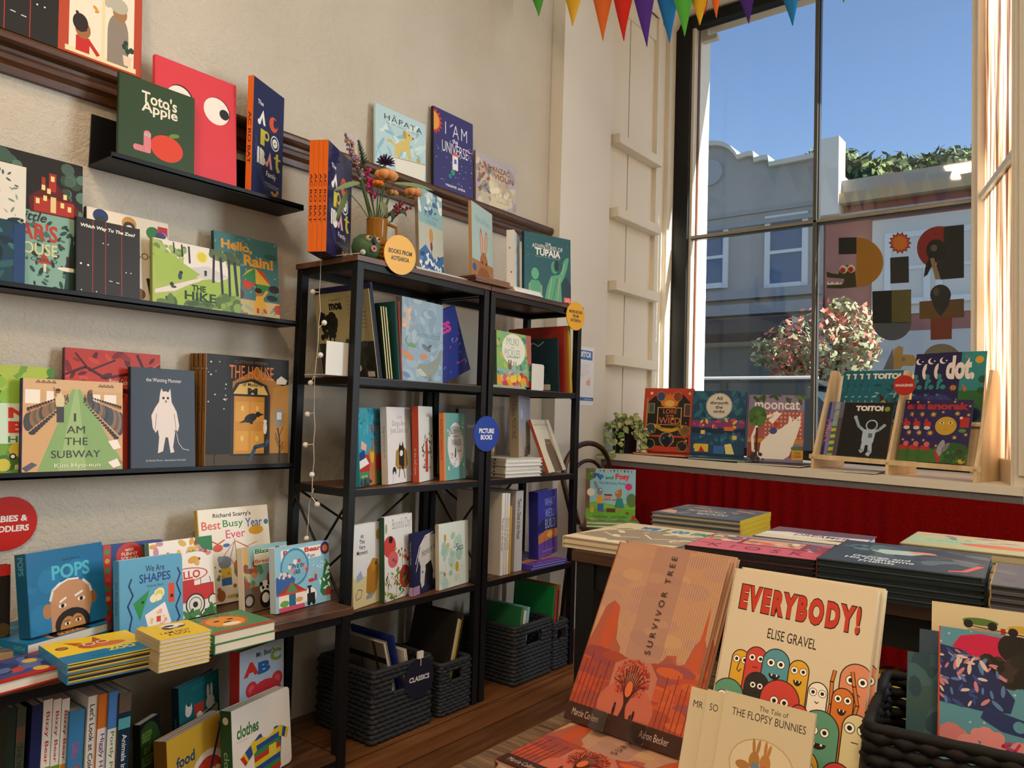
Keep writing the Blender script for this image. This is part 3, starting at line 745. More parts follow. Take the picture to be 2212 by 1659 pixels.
stand('picture_book', 'pale blue book with a golden dog on a boat, on the wooden rail', (*Z4(615, 480), 'x', .037), Z4(612, 70), Z4(955, 215), .01, z=RZ, lean=3, cover='b9d6dc', art=HAP)
UNI = [('N', 70, 5, 30, 98, 90, .4, 1.1, ['cfd2ea', 'f2f2fa', '8e90c8'], 5), ('Y', -2, 18, 24, 16, 'd9432f', .72), ('C', -2, 18, 16, 'e8a04a'),
       ('T', 'I AM', 28, 13, 84, 29, 'e8e8f4', {'b': -.012, 'k': 1.3}), ('T', 'the', 46, 31, 60, 37, 'f4f4fa'), ('T', 'UNIVERSE', 20, 38, 86, 52, 'f0f0f6', {'b': -.005}),
       ('P', [46, 53, 60, 53, 60, 71, 46, 71], 'eceaf0'), ('P', [44, 53, 53, 47, 62, 53], 'd8604a'), ('R', 50, 57, 56, 63, '5a6fb0'), ('E', 47, 75, 5, 4, '3f9a7a'), ('E', 40, 81, 4, 3, '2f7f9a'), ('E', 88, 40, 5, 1.4, 'e5a0a8', 20), ('E', 44, 15, 6, 1.2, 'c7a7e0', -40),
       ('T', 'vasanti unka', 28, 91, 78, 95, 'f0f0f6')]
stand('picture_book', 'indigo starry book with a red sun and a small house, on the wooden rail', (*Z4(1005, 635), 'x', .037), Z4(1010, 90), Z4(1280, 222), .012, z=RZ, lean=3, cover='393a72', spine='23232c', art=UNI)
ANZ = [('R', 0, 0, 100, 100, 'b9b2b4'), ('N', 70, 0, 20, 100, 100, 6, 16, ['c9bda8', 'a89f9c', 'd8cdb4', 'b7aeb6', 'c5b193'], 7, .5), ('N', 25, 35, 60, 80, 90, 4, 10, ['e6dbb8', 'efe6c8', 'd9c9a0'], 8, .6), ('N', 30, 5, 20, 35, 75, 2, 6, ['7d6f68', '93857a', 'a4614c'], 9, .5),
       ('P', [40, 80, 64, 74, 84, 92, 60, 100, 30, 100], 'dccfae'), ('T', 'The', 28, 18, 40, 24, '5a2a22'), ('T', 'ANZAC', 40, 17, 84, 28, '8a3a28', {'b': 0}), ('T', 'VIOLIN', 44, 31, 94, 42, '8a3a28', {'b': 0}), ('T', 'Jennifer Beck', 50, 86, 78, 88.5, '5a4a40')]
stand('picture_book', 'faded cream and mauve book with brick red lettering, right end of the wooden rail', (*Z4(1312, 740), 'x', .037), Z4(1300, 395), Z4(1573, 515), .01, z=RZ, lean=3, cover='b9b2b4', spine='8a6f66', art=ANZ)
# top ledge
LB1 = 1.680
TOTO = [('T', "Toto's", 28, 12, 75, 27, 'ece2cc', {'b': .02}), ('T', 'Apple', 28, 25, 76, 41, 'ece2cc', {'b': .02}), ('E', 62, 75, 22, 16, 'd8452e'), ('S', [64, 60, 65, 50], 1, '28361f'), ('E', 72, 56.5, 7, 2.6, '6d8a3c', -18), ('E', 66.5, 59, 2.5, 1.6, '6d8a3c', 30),
        ('S', [36, 64, 36, 84], 9.4, 'd9828a'), ('C', 36, 64, 4.7, 'd9828a'), ('S', [38, 83, 22, 83], 8, 'd9828a'), ('C', 22, 83, 4, 'd9828a')]+[('S', [32, y, 40, y], .35, 'b85f6b') for y in (70, 73, 76, 79)]+[('S', [x, 79.5, x, 86.5], .35, 'b85f6b') for x in (23, 26, 29, 32)]+eyes(36, 65, 2, 2.1)
stand('picture_book', 'green square book with a pink worm beside a red apple, on the topmost black ledge', (262, 332, 'x', .112), (259, 154), (421, 206), .009, z=LB1, hid=.009, lean=4, cover='33472c', spine='26371f', art=TOTO)
PINK = [('C', 29, 31, 15.5, '3a2224'), ('C', 28, 32, 15.2, 'efe6dc'), ('C', 40, 34, 5, '2b2a2b'), ('C', 75, 31, 17, '8f2a32'), ('C', 74, 31.6, 16.6, 'f1e8dd'), ('C', 84, 32.5, 6.4, '2b2a2b')]
stand('picture_book', 'big coral pink book with two googly eyes, behind the green apple book', (340, 340, 'x', .096), (337, 117), (510, 182), .014, z=LB1, hid=.009, lean=5, cover='d8414b', art=PINK)
ACR = [('T', 'The', 14, 17, 32, 21, W_), ('P', [16, 37, 32, 24, 40, 37, 33, 37, 29, 31, 24, 37], W_), ('C', 20, 36, 5, W_), ('C', 66, 31, 14, 'd9542c'), ('C', 72, 30, 7, '23284e'), ('R', 66, 26, 84, 30, '23284e'),
       ('R', 25, 41, 38, 55, 'd3bf3a'), ('C', 44, 45, 9, 'd3bf3a'), ('C', 44, 45, 5, '23284e'), ('O', 72, 47, 14, 2.2, W_, '23284e'), ('C', 72, 47, 8.5, W_), ('Y', 72, 47, 3.2, 5, '23284e'),
       ('R', 16, 58, 30, 72, W_), ('C', 32, 62, 7, W_), ('C', 33, 68, 9, W_), ('R', 22, 58, 24, 72, '23284e'), ('P', [44, 71, 57, 57, 66, 72, 58, 72, 54, 65, 50, 71], 'e6a7a0'), ('C', 47, 69, 4.5, 'e6a7a0'), ('P', [76, 56, 84, 55, 84, 66, 92, 70, 82, 72, 76, 68], 'd3bf3a'), ('R', 70, 59, 92, 60.6, 'd3bf3a'),
       ('T', 'Family', 46, 75, 78, 81, W_), ('T', 'ANOUCK BOISROBERT\n& LOUIS RIGAUD', 42, 85, 90, 88.5, 'b8b8c8', {'b': 0}), ('S', [64, 92, 74, 94.5, 84, 92, 87, 89], 3.4, 'd98a2c'), ('S', [66, 91, 76, 93, 86, 88], 1.6, 'e8d04a'), ('S', [8, 56, 26, 80, 46, 92], .5, '8a8ca8'), ('S', [10, 50, 30, 76, 44, 90], .5, '8a8ca8')]
ACS = [('T', 'AC RO BAT', 22, 30, 78, 74, '43231c', {'rot': -1, 'b': .02})]
stand('picture_book', 'navy book with bright orange spine, standing angled at the right end of the topmost ledge', (*Z1(1770, 1340), 'x', .108), Z1(1735, 515), Z1(1940, 715), .018, z=LB1, hid=.009, ang=114, lean=1, cover='23284e', spine='df6a1a', art=ACR, sart=ACS)
# middle ledge
LB2 = 1.325
JUN = [('R', 0, 0, 100, 55, 'd9d3c6'), ('R', 0, 48, 100, 100, '1f3f4e'), ('N', 50, 0, 45, 100, 98, 6, 15, ['16303d', '2c5a60', '23485a', '142632', '3a6f70', '1d3a6a'], 11, .35), ('N', 30, 20, 20, 95, 48, 1.5, 4, ['8c9a86', '6d8a78', 'a8a898'], 12, .3), ('N', 12, 20, 5, 90, 18, 1, 3, ['4a4f58'], 13, .4), ('R', 88, 50, 100, 100, '22406a')]
stand('picture_book', 'white topped jungle book with dark blue leaves, left end of the middle ledge', (57, 630, 'x', .09), None, (57, 362), .01, z=LB2, hid=.009, lean=6, w=.2, cover='d9d3c6', art=JUN)
LBH = [('R', 0, 0, 100, 45, '26211c'), ('R', 0, 43, 100, 100, '7fa596'), ('N', 22, 2, 5, 30, 40, 5, 9, ['3f5a4c', '56705f', '2b3a30'], 21), ('N', 14, 80, 5, 100, 42, 5, 8, ['3a4a40', '4a6054', '59786a'], 22),
       ('P', [40, 33, 68, 18, 96, 36, 94, 44, 42, 44], '5a1d18'), ('R', 46, 32, 90, 43, 'a83024'), ('R', 62, 12, 70, 26, 'a83024'), ('R', 54, 16, 58, 24, 'a83024'), ('R', 64, 30, 70, 42, 'dcc68a')]+[('R', x, y, x+4, y+4, 'e8d48a') for x, y in ((48, 33), (56, 30), (75, 33), (83, 35), (64, 14), (54, 22), (60, 24), (78, 26))]+[('N', 60, 40, 50, 100, 99, 1, 2.4, ['2c4a44', '1f3530', '4a6a60'], 24, 2.2), ('P', [80, 99, 88, 55, 98, 99], '1f3a33'), ('P', [78, 88, 88, 66, 100, 88], '1f3a33'), ('P', [50, 82, 58, 74, 66, 82], 'b03a28'), ('R', 57, 82, 60, 88, 'dccfae'), ('R', 82, 74, 88, 84, '2a2420'), ('E', 84, 84, 12, 1.6, 'e4dcc8'),
       ('T', 'Little', 28, 44, 60, 51, '2a2a26', {'s': .3}), ('T', "BEAR'S", 10, 52, 72, 65, 'b8372c', {'b': .02}), ('T', 'HOUSE', 24, 67, 72, 76, 'd6cc94', {'b': .01}), ('T', 'BENJAMIN CHAUD', 4, 78, 72, 81.5, '2f4a46')]
stand('picture_book', 'teal book with a dark forest and a red lamplit house, on the middle ledge', (163, 640, 'x', .076), (-22, 308), (178.8, 362), .012, z=LB2, hid=.009, lean=6, cover='26211c', art=LBH)
stand('picture_book', 'black book with thin red stripes and white title, on the middle ledge', (172, 640, 'x', .092), (167, 467), (302, 490), .012, z=LB2, hid=.009, lean=6, cover='2e2a28', spine='1d1b1a', art=ZOO)
ARM = [('T', 'BOOK', 58, 42, 92, 50, '6f4a3a', {'b': .0})]+[('E', x, y, 9, 8, c) for x, y, c in ((16, 8, '2f3f6e'), (50, 10, 'c89048'), (80, 16, '3f7a4a'))]+[('R', 86, 6, 99, 24, 'b8344c'), ('E', 92, 20, 7, 7, 'e4ddd0'), ('E', 90, 17, 7, 4, '4a4a8a'), ('E', 50, 13, 7, 5, '3c3a3a'), ('E', 50, 15, 4, 3, 'e9e2d4'), ('E', 88, 22, 6, 6, '4a4848'), ('E', 16, 14, 6, 6, '3a3a3e'), ('P', [70, 72, 96, 70, 92, 90, 74, 92], '3a332c'), ('E', 84, 74, 9, 6, '8f6a40'), ('E', 60, 92, 9, 7, '7a5a3a'), ('E', 88, 97, 8, 5, 'a5763e'), ('T', 'Blake', 78, 64, 94, 67, '6a5a4c')]
stand('picture_book', 'cream book with animals in armchairs, peeking from behind the black striped book', (345, 655, 'x', .07), (187, 445), (363, 483), .012, z=LB2, hid=.009, lean=8, cover='e6dac4', spine='2a2724', art=ARM)
HIK = [('R', 0, 0, 100, 100, 'a5b85a'), ('P', [0, 0, 62, 0, 80, 10, 88, 42, 60, 62, 30, 30, 8, 8], 'e6ded4'), ('P', [34, 40, 60, 30, 86, 42, 60, 60], 'cfc8c6'), ('C', 54, 17, 6.4, 'e6d860'), ('C', 54, 17, 5, 'd9c63e'), ('N', 45, 0, 5, 34, 42, 1.5, 4, ['6f8a4a', '8aa35a', 'a5b86a'], 31), ('P', [0, 12, 30, 30, 52, 46, 40, 56, 6, 66], '9db850'),
       ('P', [2, 86, 2, 80, 30, 64, 54, 50, 57, 54, 40, 64, 24, 78], 'e0d4cc'), ('P', [54, 54, 66, 50, 98, 70, 98, 100, 10, 100, 30, 78], '9ab648'), ('R', 84, 0, 100, 20, '4f5f3a'), ('N', 26, 66, 0, 100, 12, 3, 6, ['5a6a40', '43532f', '6f8050'], 32)]
HIK += [('S', [x, y0, x+dx_, y1], wd, '262c34') for x, y0, dx_, y1, wd in ((68, 10, -1, 55, 2.6), (76, 12, 2, 72, 2.8), (86, 14, 1, 74, 2.8), (93, 16, 4, 82, 3.4), (22, 2, 1, 18, 1.4), (31, 3, 1, 22, 1.6), (39, 4, 1, 30, 2))]
HIK += [('N', 30, 74, 76, 100, 98, 3, 6, ['6f8a3e', '566f34', '86a04c'], 33), ('N', 18, 10, 92, 66, 100, 2, 4, ['4a5f34', '5f7a40'], 34, 2), ('C', 30, 48, 2, '22262a'), ('E', 29, 54, 2.2, 5, '2c4a5e'), ('C', 58, 40, 1.6, '22262a'), ('E', 58, 44, 1.5, 3, '33402c'), ('C', 20, 68, 2, '2a2a26'), ('E', 22, 72, 3, 2, '3f4a30'),
        ('T', 'THE', 42, 64, 58, 74, '1f3a20', {'b': .03}), ('T', 'HIKE', 34, 75, 70, 89, '1f3a20', {'b': .02}), ('T', 'ALISON FARRELL', 34, 91, 76, 97, '33502a', {'b': .005})]
stand('picture_book', 'lime green landscape book of a forest path and sun, on the middle ledge', (345, 650, 'x', .092), (330, 512), (518, 545), .012, z=LB2, hid=.009, lean=6, cover='a5b85a', spine='7a8a44', art=HIK)
RAI = [('R', 0, 0, 100, 100, '4a7a7c'), ('R', 0, 80, 100, 100, 'cbb27c'), ('N', 40, 0, 0, 100, 75, .4, .9, ['8fb0b0'], 41, 4), ('T', 'Hello,', 10, 8, 58, 22, 'e0a03a', {'b': .04}), ('T', 'Rain!', 44, 22, 92, 37, 'e0a03a', {'b': .04}), ('E', 88, 20, 11, 4, '3a6664'), ('N', 14, 20, 84, 98, 98, 3, 8, ['6f9a94', '8fb09a', 'b8a268'], 42, .35),
       ('P', [40, 52, 62, 38, 62, 58], '3f8a52'), ('P', [62, 38, 86, 58, 62, 58], 'd8b040'), ('P', [40, 52, 50, 42, 62, 38], 'c9b040'), ('P', [62, 38, 76, 42, 86, 58], 'c8482e'), ('P', [40, 55, 62, 58, 50, 68, 42, 64], 'c8482e'), ('P', [62, 58, 86, 58, 74, 68, 62, 70], '3f8a52'), ('S', [62, 58, 66, 76], 1, '2a2a2a'),
       ('C', 66, 70, 5, 'b8794e'), ('E', 66, 66.5, 5.6, 3.4, '3a251c'), ('P', [58, 90, 62, 74, 72, 73, 80, 90], 'e0b040'), ('S', [72, 75, 80, 66], 4, 'e0b040'), ('S', [64, 90, 64, 95], 3.4, 'c8382e'), ('S', [74, 90, 77, 94], 3.4, 'c8382e'), ('E', 92, 62, 9, 5, '3a3030'), ('E', 88, 74, 9, 4, '2c3a34'), ('E', 98, 88, 8, 6, 'b8483a'), ('E', 34, 74, 9, 7, '6d3a4a'), ('T', 'KYO MACLEAR', 22, 96.5, 48, 98.8, '4a3a2a')]
stand('picture_book', 'teal rainy book of a child under a striped umbrella, end of the middle ledge', (470, 690, 'x', .075), (462, 497), (598, 526), .012, z=LB2, hid=.009, lean=8, cover='4a7a7c', spine='23403f', art=RAI)
# lowest ledge
LB3 = .885
NB = [('R', 0, 0, 100, 100, '6f9a3a'), ('N', 50, 0, 0, 100, 40, 5, 12, ['4f8030', '86b03e', '3a6a2c', 'a5b848'], 51), ('R', 0, 36, 100, 74, 'c5d8c0'), ('T', 'N', 60, 40, 76, 50, 'c8382c', {'b': .06}), ('T', 'B', 60, 53, 76, 64, 'c8382c', {'b': .06}), ('T', 'Hom', 60, 67, 86, 73, '3a7a3a', {'b': .02}), ('N', 20, 0, 78, 100, 100, 4, 9, ['5f8a34', '44702c', 'c8b840'], 52), ('C', 64, 86, 3, '1a1a1a'), ('C', 64, 86, 1.8, W_), ('T', 'BOND', 66, 94, 86, 98, 'e8dcb8')]
stand('picture_book', 'bright green leafy book at the left end of the lowest ledge, behind the subway book', (117, 1010, 'x', .07), None, (117, 795), .012, z=LB3, hid=.009, lean=8, w=.25, cover='6f9a3a', art=NB)
SUB = [('R', 0, 0, 100, 100, 'cfa474'), ('R', 0, 0, 100, 12, 'd2ac80'), ('P', [47, 10, 55, 10, 100, 92, 100, 100, 14, 100], '86a868'), ('P', [50, 10, 53, 10, 62, 100, 34, 100], '9bb87a')]
SUB += [('R', x, y, x+q, y+hh, 'efe4d8') for x, y, q, hh in ((2, 12, 14, 15), (22, 13, 7, 12), (68, 15, 8, 9), (80, 15, 13, 10), (32, 13, 4, 8))]
rg = random.Random(5)
for i in range(15):
    s = i/14; x = 5+s*37; y = 34-s*17; hh = 26-s*19
    SUB += [('E', x, y+hh*.5, 4.4-s*3, hh*.38, rg.choice(['6d5a4a', '8a6a4c', '55504e', 'a57a52', '4a4644'])), ('C', x+.5, y, 2-s*1.2, rg.choice(['a5704a', '8a5a3c'])), ('E', x+.5, y-1.4+s, 1.9-s*1.2, 1.6-s, '2f2522'), ('E', x+4-s*3, y+hh*.95, 3.4-s*2.4, 2.2-s*1.6, '3d3634')]
    x = 97-s*37; y = 30-s*13; hh = 36-s*28
    SUB += [('E', x, y+hh*.5, 4.8-s*3.4, hh*.38, rg.choice(['4a4a52', '6a5a52', '3f4048', '8a7058'])), ('C', x, y, 2-s*1.2, 'a5704a'), ('E', x, y-1.4+s, 1.9-s*1.2, 1.6-s, '2f2522'), ('E', x-4+s*3, y+hh*.95, 3-s*2, 2-s*1.5, '33302f')]
SUB += [('E', 35, 24, 4.5, 9, 'd8c69a'), ('R', 32, 30, 39, 47, '3f3e42'), ('C', 33, 13, 2.4, '8a5a3c'), ('E', 33, 11.4, 2.4, 1.4, '2a2220'), ('S', [31, 18, 29, 9], 1.6, 'b07a50'), ('E', 65, 18, 3, 8, '4a4644'), ('C', 66, 11.5, 1.8, '8a5a3c')]
SUB += [('P', [x, 96, x+9, 90, x+14, 93, x+4, 100], c) for x, c in ((0, '5a5668'), (88, 'b0704a'))]+[('P', [84, 68, 94, 66, 98, 76, 90, 78], 'f0e6da'), ('P', [84, 92, 94, 88, 98, 96, 90, 99], 'f0e6da')]
for i in range(4): SUB += [('S', [12+i*5, 4, 14+i*5, 1.5, 16+i*5, 4, 12+i*5, 4], .6, '6b5138'), ('S', [74+i*4, 6, 76+i*4, 3.5, 78+i*4, 6, 74+i*4, 6], .6, '6b5138')]
SUB += [('T', t_, x0, y0, x1, y1, '3c3538', {'b': -.004}) for t_, x0, y0, x1, y1 in (('I', 49, 37, 51, 46), ('AM', 42, 51, 60, 59), ('THE', 40, 64, 63, 72), ('SUBWAY', 27, 78, 76, 86))]+[('T', 'Kim Hyo-eun', 30, 92, 76, 98, 'f1e9da', {'b': .0})]
stand('picture_book', 'tan and green landscape book of seated train passengers, purple spine, on the lowest ledge', (50, 1010, 'x', .092), (50, 816), (265, 827), .014, z=LB3, hid=.009, lean=6, cover='cfa474', spine='2a2150', art=SUB)
m = None
RGO = [('R', 0, 0, 100, 100, 'b8392c'), ('N', 30, 0, 0, 100, 45, 4, 9, ['7a1f1c', '8f2a22', '5a1816', 'c9483a'], 61, .4), ('S', [0, 22, 20, 15, 40, 24, 70, 18, 100, 24], 3, '4a1414'), ('S', [10, 4, 24, 18, 50, 8], 2, '4a1414'), ('S', [74, 2, 84, 20, 100, 10], 3, '4a1414'), ('S', [4, 50, 30, 30, 60, 34, 90, 40], 5, '561814'), ('T', 'Peter Goes', 44, 24, 66, 29, 'd9c8b0', {'b': 0}), ('E', 68, 26, 2, 4, 'efe6da', 30), ('E', 40, 52, 14, 4, 'c99a3c'), ('C', 8, 38, 1.4, W_), ('C', 12, 38, 1.4, W_)]
stand('picture_book', 'red jungle patterned landscape book peeking out behind the subway book', (150, 1005, 'x', .068), (141, 750), (346, 766), .012, z=LB3, hid=.009, lean=7, cover='b8392c', spine='5a2040', art=RGO)
WM = [('P', [30, 48, 36, 40, 42, 34, 44, 24, 46, 20, 50, 26, 55, 26, 60, 20, 62, 34, 70, 44, 74, 58, 72, 64, 68, 62, 64, 80, 66, 85, 60, 86, 56, 70, 52, 70, 48, 84, 40, 86, 42, 70, 40, 62, 36, 66, 32, 60], 'e4d6ce'), ('E', 52, 31, 9, 8, 'e4d6ce'), ('E', 52, 48, 15, 16, 'e4d6ce'), ('S', [38, 46, 36, 62], .7, '2f3a48'), ('S', [66, 46, 69, 62], .7, '2f3a48'),
      ('E', 49, 30, 2, 1.4, '1f2226'), ('E', 56, 30, 2, 1.4, '1f2226'), ('E', 53, 33, 1.2, .8, '1f2226'), ('S', [50, 34.4, 55, 34.2], .6, '1f2226'), ('S', [69, 64, 73, 76, 80, 82, 90, 83.4], .8, 'e4d6ce'), ('T', 'the Wanting Monster', 22, 10, 78, 15, 'e6dfd6', {'b': 0, 's': -.05}), ('T', 'by Martine Murray - illustrated by Anna Read', 22, 92, 84, 94.6, 'c8c4be', {'b': 0}), ('S', [34, 63, 37, 66], .8, '2a323c'), ('S', [66, 63, 70, 66], .8, '2a323c')]
stand('picture_book', 'slate blue book with a pale long eared monster, on the lowest ledge', (287, 1006, 'x', .092), (284, 792), (420, 801), .016, z=LB3, hid=.009, lean=6, cover='343f4c', spine='202834', art=WM)
MAD = [('R', 0, 0, 100, 100, '19130d'), ('P', [30, 100, 30, 24, 60, 10, 100, 30, 100, 100], 'a5702a'), ('P', [70, 100, 80, 28, 100, 24, 100, 100], 'b5802e'), ('R', 0, 90, 100, 100, '4a3a24'),
       ('P', [28, 92, 28, 34, 34, 25, 54, 20, 72, 26, 76, 36, 76, 92], '2a1f16'), ('P', [32, 90, 32, 37, 50, 24, 72, 37, 72, 90], 'c98a2c'), ('P', [30, 36, 38, 26, 52, 23, 68, 27, 74, 36], 'dfbc6a'), ('R', 30, 35, 74, 37, '241a12'), ('R', 69, 37, 74, 90, '1c1612')]
MAD += [('R', x, y, x+16, y+18, 'd79a3a') for x, y in ((34, 42), (52, 42), (34, 69), (52, 69))]+[('E', x, y, 2, 2.6, 'e6c06a') for x, y in ((42, 48), (60, 48), (42, 76), (60, 76))]
MAD += [('E', 52, 57, 8, 4, '16120f', -20), ('C', 61, 53.5, 3, '16120f'), ('P', [63, 52, 69, 53.5, 63, 55], '16120f'), ('P', [38, 62, 48, 57, 46, 61], '16120f'), ('C', 53, 61, 2, '16120f'), ('T', 'M', 48, 29, 60, 35.4, '16120f', {'b': .05}), ('T', 'of Madame', 42, 24, 66, 27.6, '16120f'), ('T', 'CLOTILDE PERRIN', 32, 4, 72, 6.6, '7a6a50', {'b': 0}), ('T', 'THE HOUSE', 26, 8.5, 80, 21, 'e0813a', {'b': .0}),
        ('S', [52, 96, 58, 84, 70, 82, 74, 78], 4.5, '35506a'), ('R', 82, 48, 93, 64, '8a8a86'), ('R', 85, 51, 91, 58, 'dcd8d0'), ('E', 70, 66, 2.4, 6, 'e6e2dc'), ('C', 70, 60, 2.2, 'e6e2dc')]
for bx, sg in ((10, 1), (88, -1)):
    MAD += [('S', [bx, 99, bx+1, 60 if sg > 0 else 78, bx+2*sg, 38 if sg > 0 else 66], 1.4, '1a140f')]+[('S', [bx, y, bx+s_*(10 if sg > 0 else 5), y-9], .7, '1a140f') for y, s_ in ((88, 1), (80, -1), (74, 1), (84, -1), (92, 1))]
MAD += [('N', 16, 0, 4, 24, 50, .5, 1, ['d9d4c4'], 66), ('P', [84, 20, 90, 16, 98, 20, 96, 24, 84, 24], 'd8d4c4')]
MADS = [('T', 'THE HOUSE OF MADAME M', 25, 10, 75, 50, '5a4224', {'rot': -1})]
bk0 = stand('picture_book', 'front of four shrink wrapped brown books of a lamplit front door, lowest ledge', (447, 1000, 'x', .092), (447, 763), (624, 777), .016, z=LB3, hid=.009, lean=3, cover='19130d', spine='8a6030', art=MAD, sart=MADS, group='shrink wrapped door books', rough=.45)
for i in range(3):
    dup(bk0, shifted(bk0.matrix_world, -.0035*(i+1), .0175*(i+1), .0012*(i+1)), 'shrink wrapped brown door book, %s behind the front copy on the lowest ledge' % ['first', 'second', 'third'][i])
# ================================================================== sign on the wall, low unit books
def disc(name, label, c, nrm, r, col, lines, tcol, txtscale=1.0, t=.003):
    """round card sign; lines: (text, y of middle, height, half width) in radii"""
    n = Vector(nrm).normalized(); u = Vector((0, 0, 1)).cross(n).normalized(); v = n.cross(u)
    mw = frame(Vector(c), u, v, n); root = thing(name, label, 'sign', mw=mw)
    m = MB(); m.prism([(r*math.cos(i*.1309), 0, r*math.sin(i*.1309)) for i in range(48)], (0, t, 0), mat(col, .35)); m.build('card', root)
    m = MB()
    for tx, y, hh, hw in lines:
        draw(m, [('T', tx, 50-hw*50, 50-y*50-hh*50, 50+hw*50, 50-y*50+hh*50, tcol, {'b': .035})], 2*r, 2*r, lambda x, z, o: (x-r, -o-.0001, z-r), clip=False)
    m.build('lettering', root)
    return root
c = at(17, 1131, 'x', .008)
disc('wall_sign', 'round red card sign for babies and toddlers on the wall above the board books', (.008, c.y, c.z), (1, 0, 0), .064, 'c5261c', [('BABIES &', .18, .12, .66), ('TODDLERS', -.2, .12, .72)], 'f3ece4')
U = UZ+.0005
POPS = [('N', 20, 0, 0, 100, 100, 10, 20, ['1a6896', '2274a4'], 71), ('T', 'POPS', 30, 20, 80, 38, '4fb0c4', {'b': .03}), ('T', 'Gavin Bishop', 44, 13, 68, 17, '0c3a52'), ('E', 22, 74, 6, 9, 'a9744e'), ('E', 82, 68, 5, 8, '8a5d3f'), ('P', [26, 100, 26, 60, 34, 48, 52, 42, 70, 44, 80, 56, 80, 74, 72, 100], 'b58560'), ('E', 53, 58, 26, 17, 'bb8a64'),
        ('S', [26, 62, 30, 50, 40, 43], 3, 'd8d4ce'), ('S', [70, 44, 78, 52, 80, 60], 3, 'd8d4ce'), ('S', [36, 45, 50, 40, 64, 41], 2, 'e6e2dc'), ('S', [38, 66, 46, 62], 2.4, 'e8e2da'), ('S', [58, 62, 68, 58], 2.4, 'e8e2da'), ('E', 41, 71, 5, 2.6, 'efe6da'), ('C', 41, 71, 2.4, '2a1a12'), ('E', 66, 67, 5, 2.6, 'efe6da'), ('C', 66, 67, 2.4, '2a1a12'),
        ('E', 53, 95, 23, 19, '211814'), ('E', 46, 99, 9.5, 14, 'b07a42', 12), ('E', 60, 98, 9.5, 14, 'b07a42', -12), ('R', 40, 97, 66, 100, 'b07a42'), ('E', 46, 94, 3.6, 1.8, 'efe6da'), ('C', 46, 94, 1.7, '1a120e'), ('E', 60, 92.5, 3.6, 1.8, 'efe6da'), ('C', 60, 92.5, 1.7, '1a120e'), ('S', [42, 91, 49, 90.4], .8, '211814'), ('S', [57, 89, 64, 89], .8, '211814')]
PS = [('T', 'POPS', 25, 4, 75, 26, '3f9ab0', {'rot': -1, 'b': .02})]
ly, (A, an, bw, bh) = lie('board_book', 'upper of two blue board books lying under the book of an old man peeking', Z3(162, 945), Z3(640, 812), Z3(25, 870), U+.044, .021, h=.19, kind='board', cover='1b6b9a', art=POPS, pages='e6dfd0', group='blue board books lying flat', sart=[('T', 'POPS', 30, 78, 70, 96, '3f9ab0', {'rot': 1, 'b': .02})])
dup(ly, shifted(ly.matrix_world, 0, .022, rot=1), 'lower of two blue board books lying under the book of an old man peeking')
stand('board_book', 'upright blue board book of a white haired man above a dark haired girl', (*Z3(150, 900), 'x', .29), Z3(148, 420), Z3(590, 362), .034, z=U+.045, ang=an, lean=10, kind='board', cover='1b6b9a', spine='145478', art=POPS, pages=['efe8dc', 'dfe2cf', 'f4f0e8', '9ab06a', 'c5d0c8'], sart=PS)
FUN = [('R', 0, 0, 12, 100, 'b8392c')]+[('C', 6, 8+i*11, 4, ['3f8a4a', 'd9a03a', '3f8a4a', 'd8452e'][i % 4]) for i in range(9)]+[('C', 42, 16, 22, 'b8302a'), ('T', 'with\nFUNNY\nSOUND\nBUTTONS', 24, 6, 60, 26, 'e8dcc8'), ('T', 'MY', 68, 6, 94, 24, 'd9a03a', {'b': .04}), ('N', 40, 14, 30, 100, 100, 4, 9, ['2f3a7a', '4a3a7a', 'b0482c', '2f6a5a'], 74)]
stand('board_book', 'dark blue board book with a red button column, behind the book of shapes', (*Z3(590, 800), 'x', .18), Z3(597, 372), Z3(948, 330), .03, z=U, ang=92, lean=8, kind='board', cover='27407f', art=FUN, pages='3a4a6a')
HEL = [('R', 0, 0, 100, 100, 'efe8de'), ('R', 0, 0, 5, 100, '2f4a2a'), ('N', 26, 4, 0, 100, 32, 3, 8, ['c8402c', 'd9a03a', 'c88aa0', 'd8b05a', '8a4a2a'], 81, .6), ('P', [72, 0, 100, 0, 100, 20, 84, 16], '2f7a4a'), ('E', 56, 46, 34, 9, 'c8302c'), ('E', 56, 46, 32, 7.8, 'efe8de'), ('T', 'HELLO', 34, 41, 78, 51, 'c8302c', {'b': .03}), ('T', 'Jane Reiseger', 58, 15, 84, 19, '2a2a2a', {'b': 0}), ('T', 'Lee Fodun', 34, 17, 52, 20, '2a2a2a', {'b': 0}),
       ('R', 48, 60, 98, 80, 'c8302c'), ('R', 50, 52, 68, 62, 'c8302c'), ('O', 68, 84, 15, 2, '2a2a2a', 'e9e2d6'), ('O', 68, 84, 10, 1, '2a2a2a', 'e9e2d6'), ('C', 68, 84, 4, '2a2a2a'), ('O', 96, 82, 8, 1.6, '2a2a2a', 'e9e2d6'), ('S', [78, 52, 78, 60, 94, 60, 92, 52], 1, '4a4a4a'), ('N', 16, 50, 94, 100, 100, 2, 4, ['3a6a3a', '4f8a4a'], 82, 3)]
stand('picture_book', 'white book with a red tractor and bright paint blobs, behind the book of shapes', (*Z3(832, 790), 'x', .22), Z3(840, 362), Z3(1226, 318), .012, z=U, ang=96, lean=10, cover='efe8de', spine='2f4a2a', art=HEL)
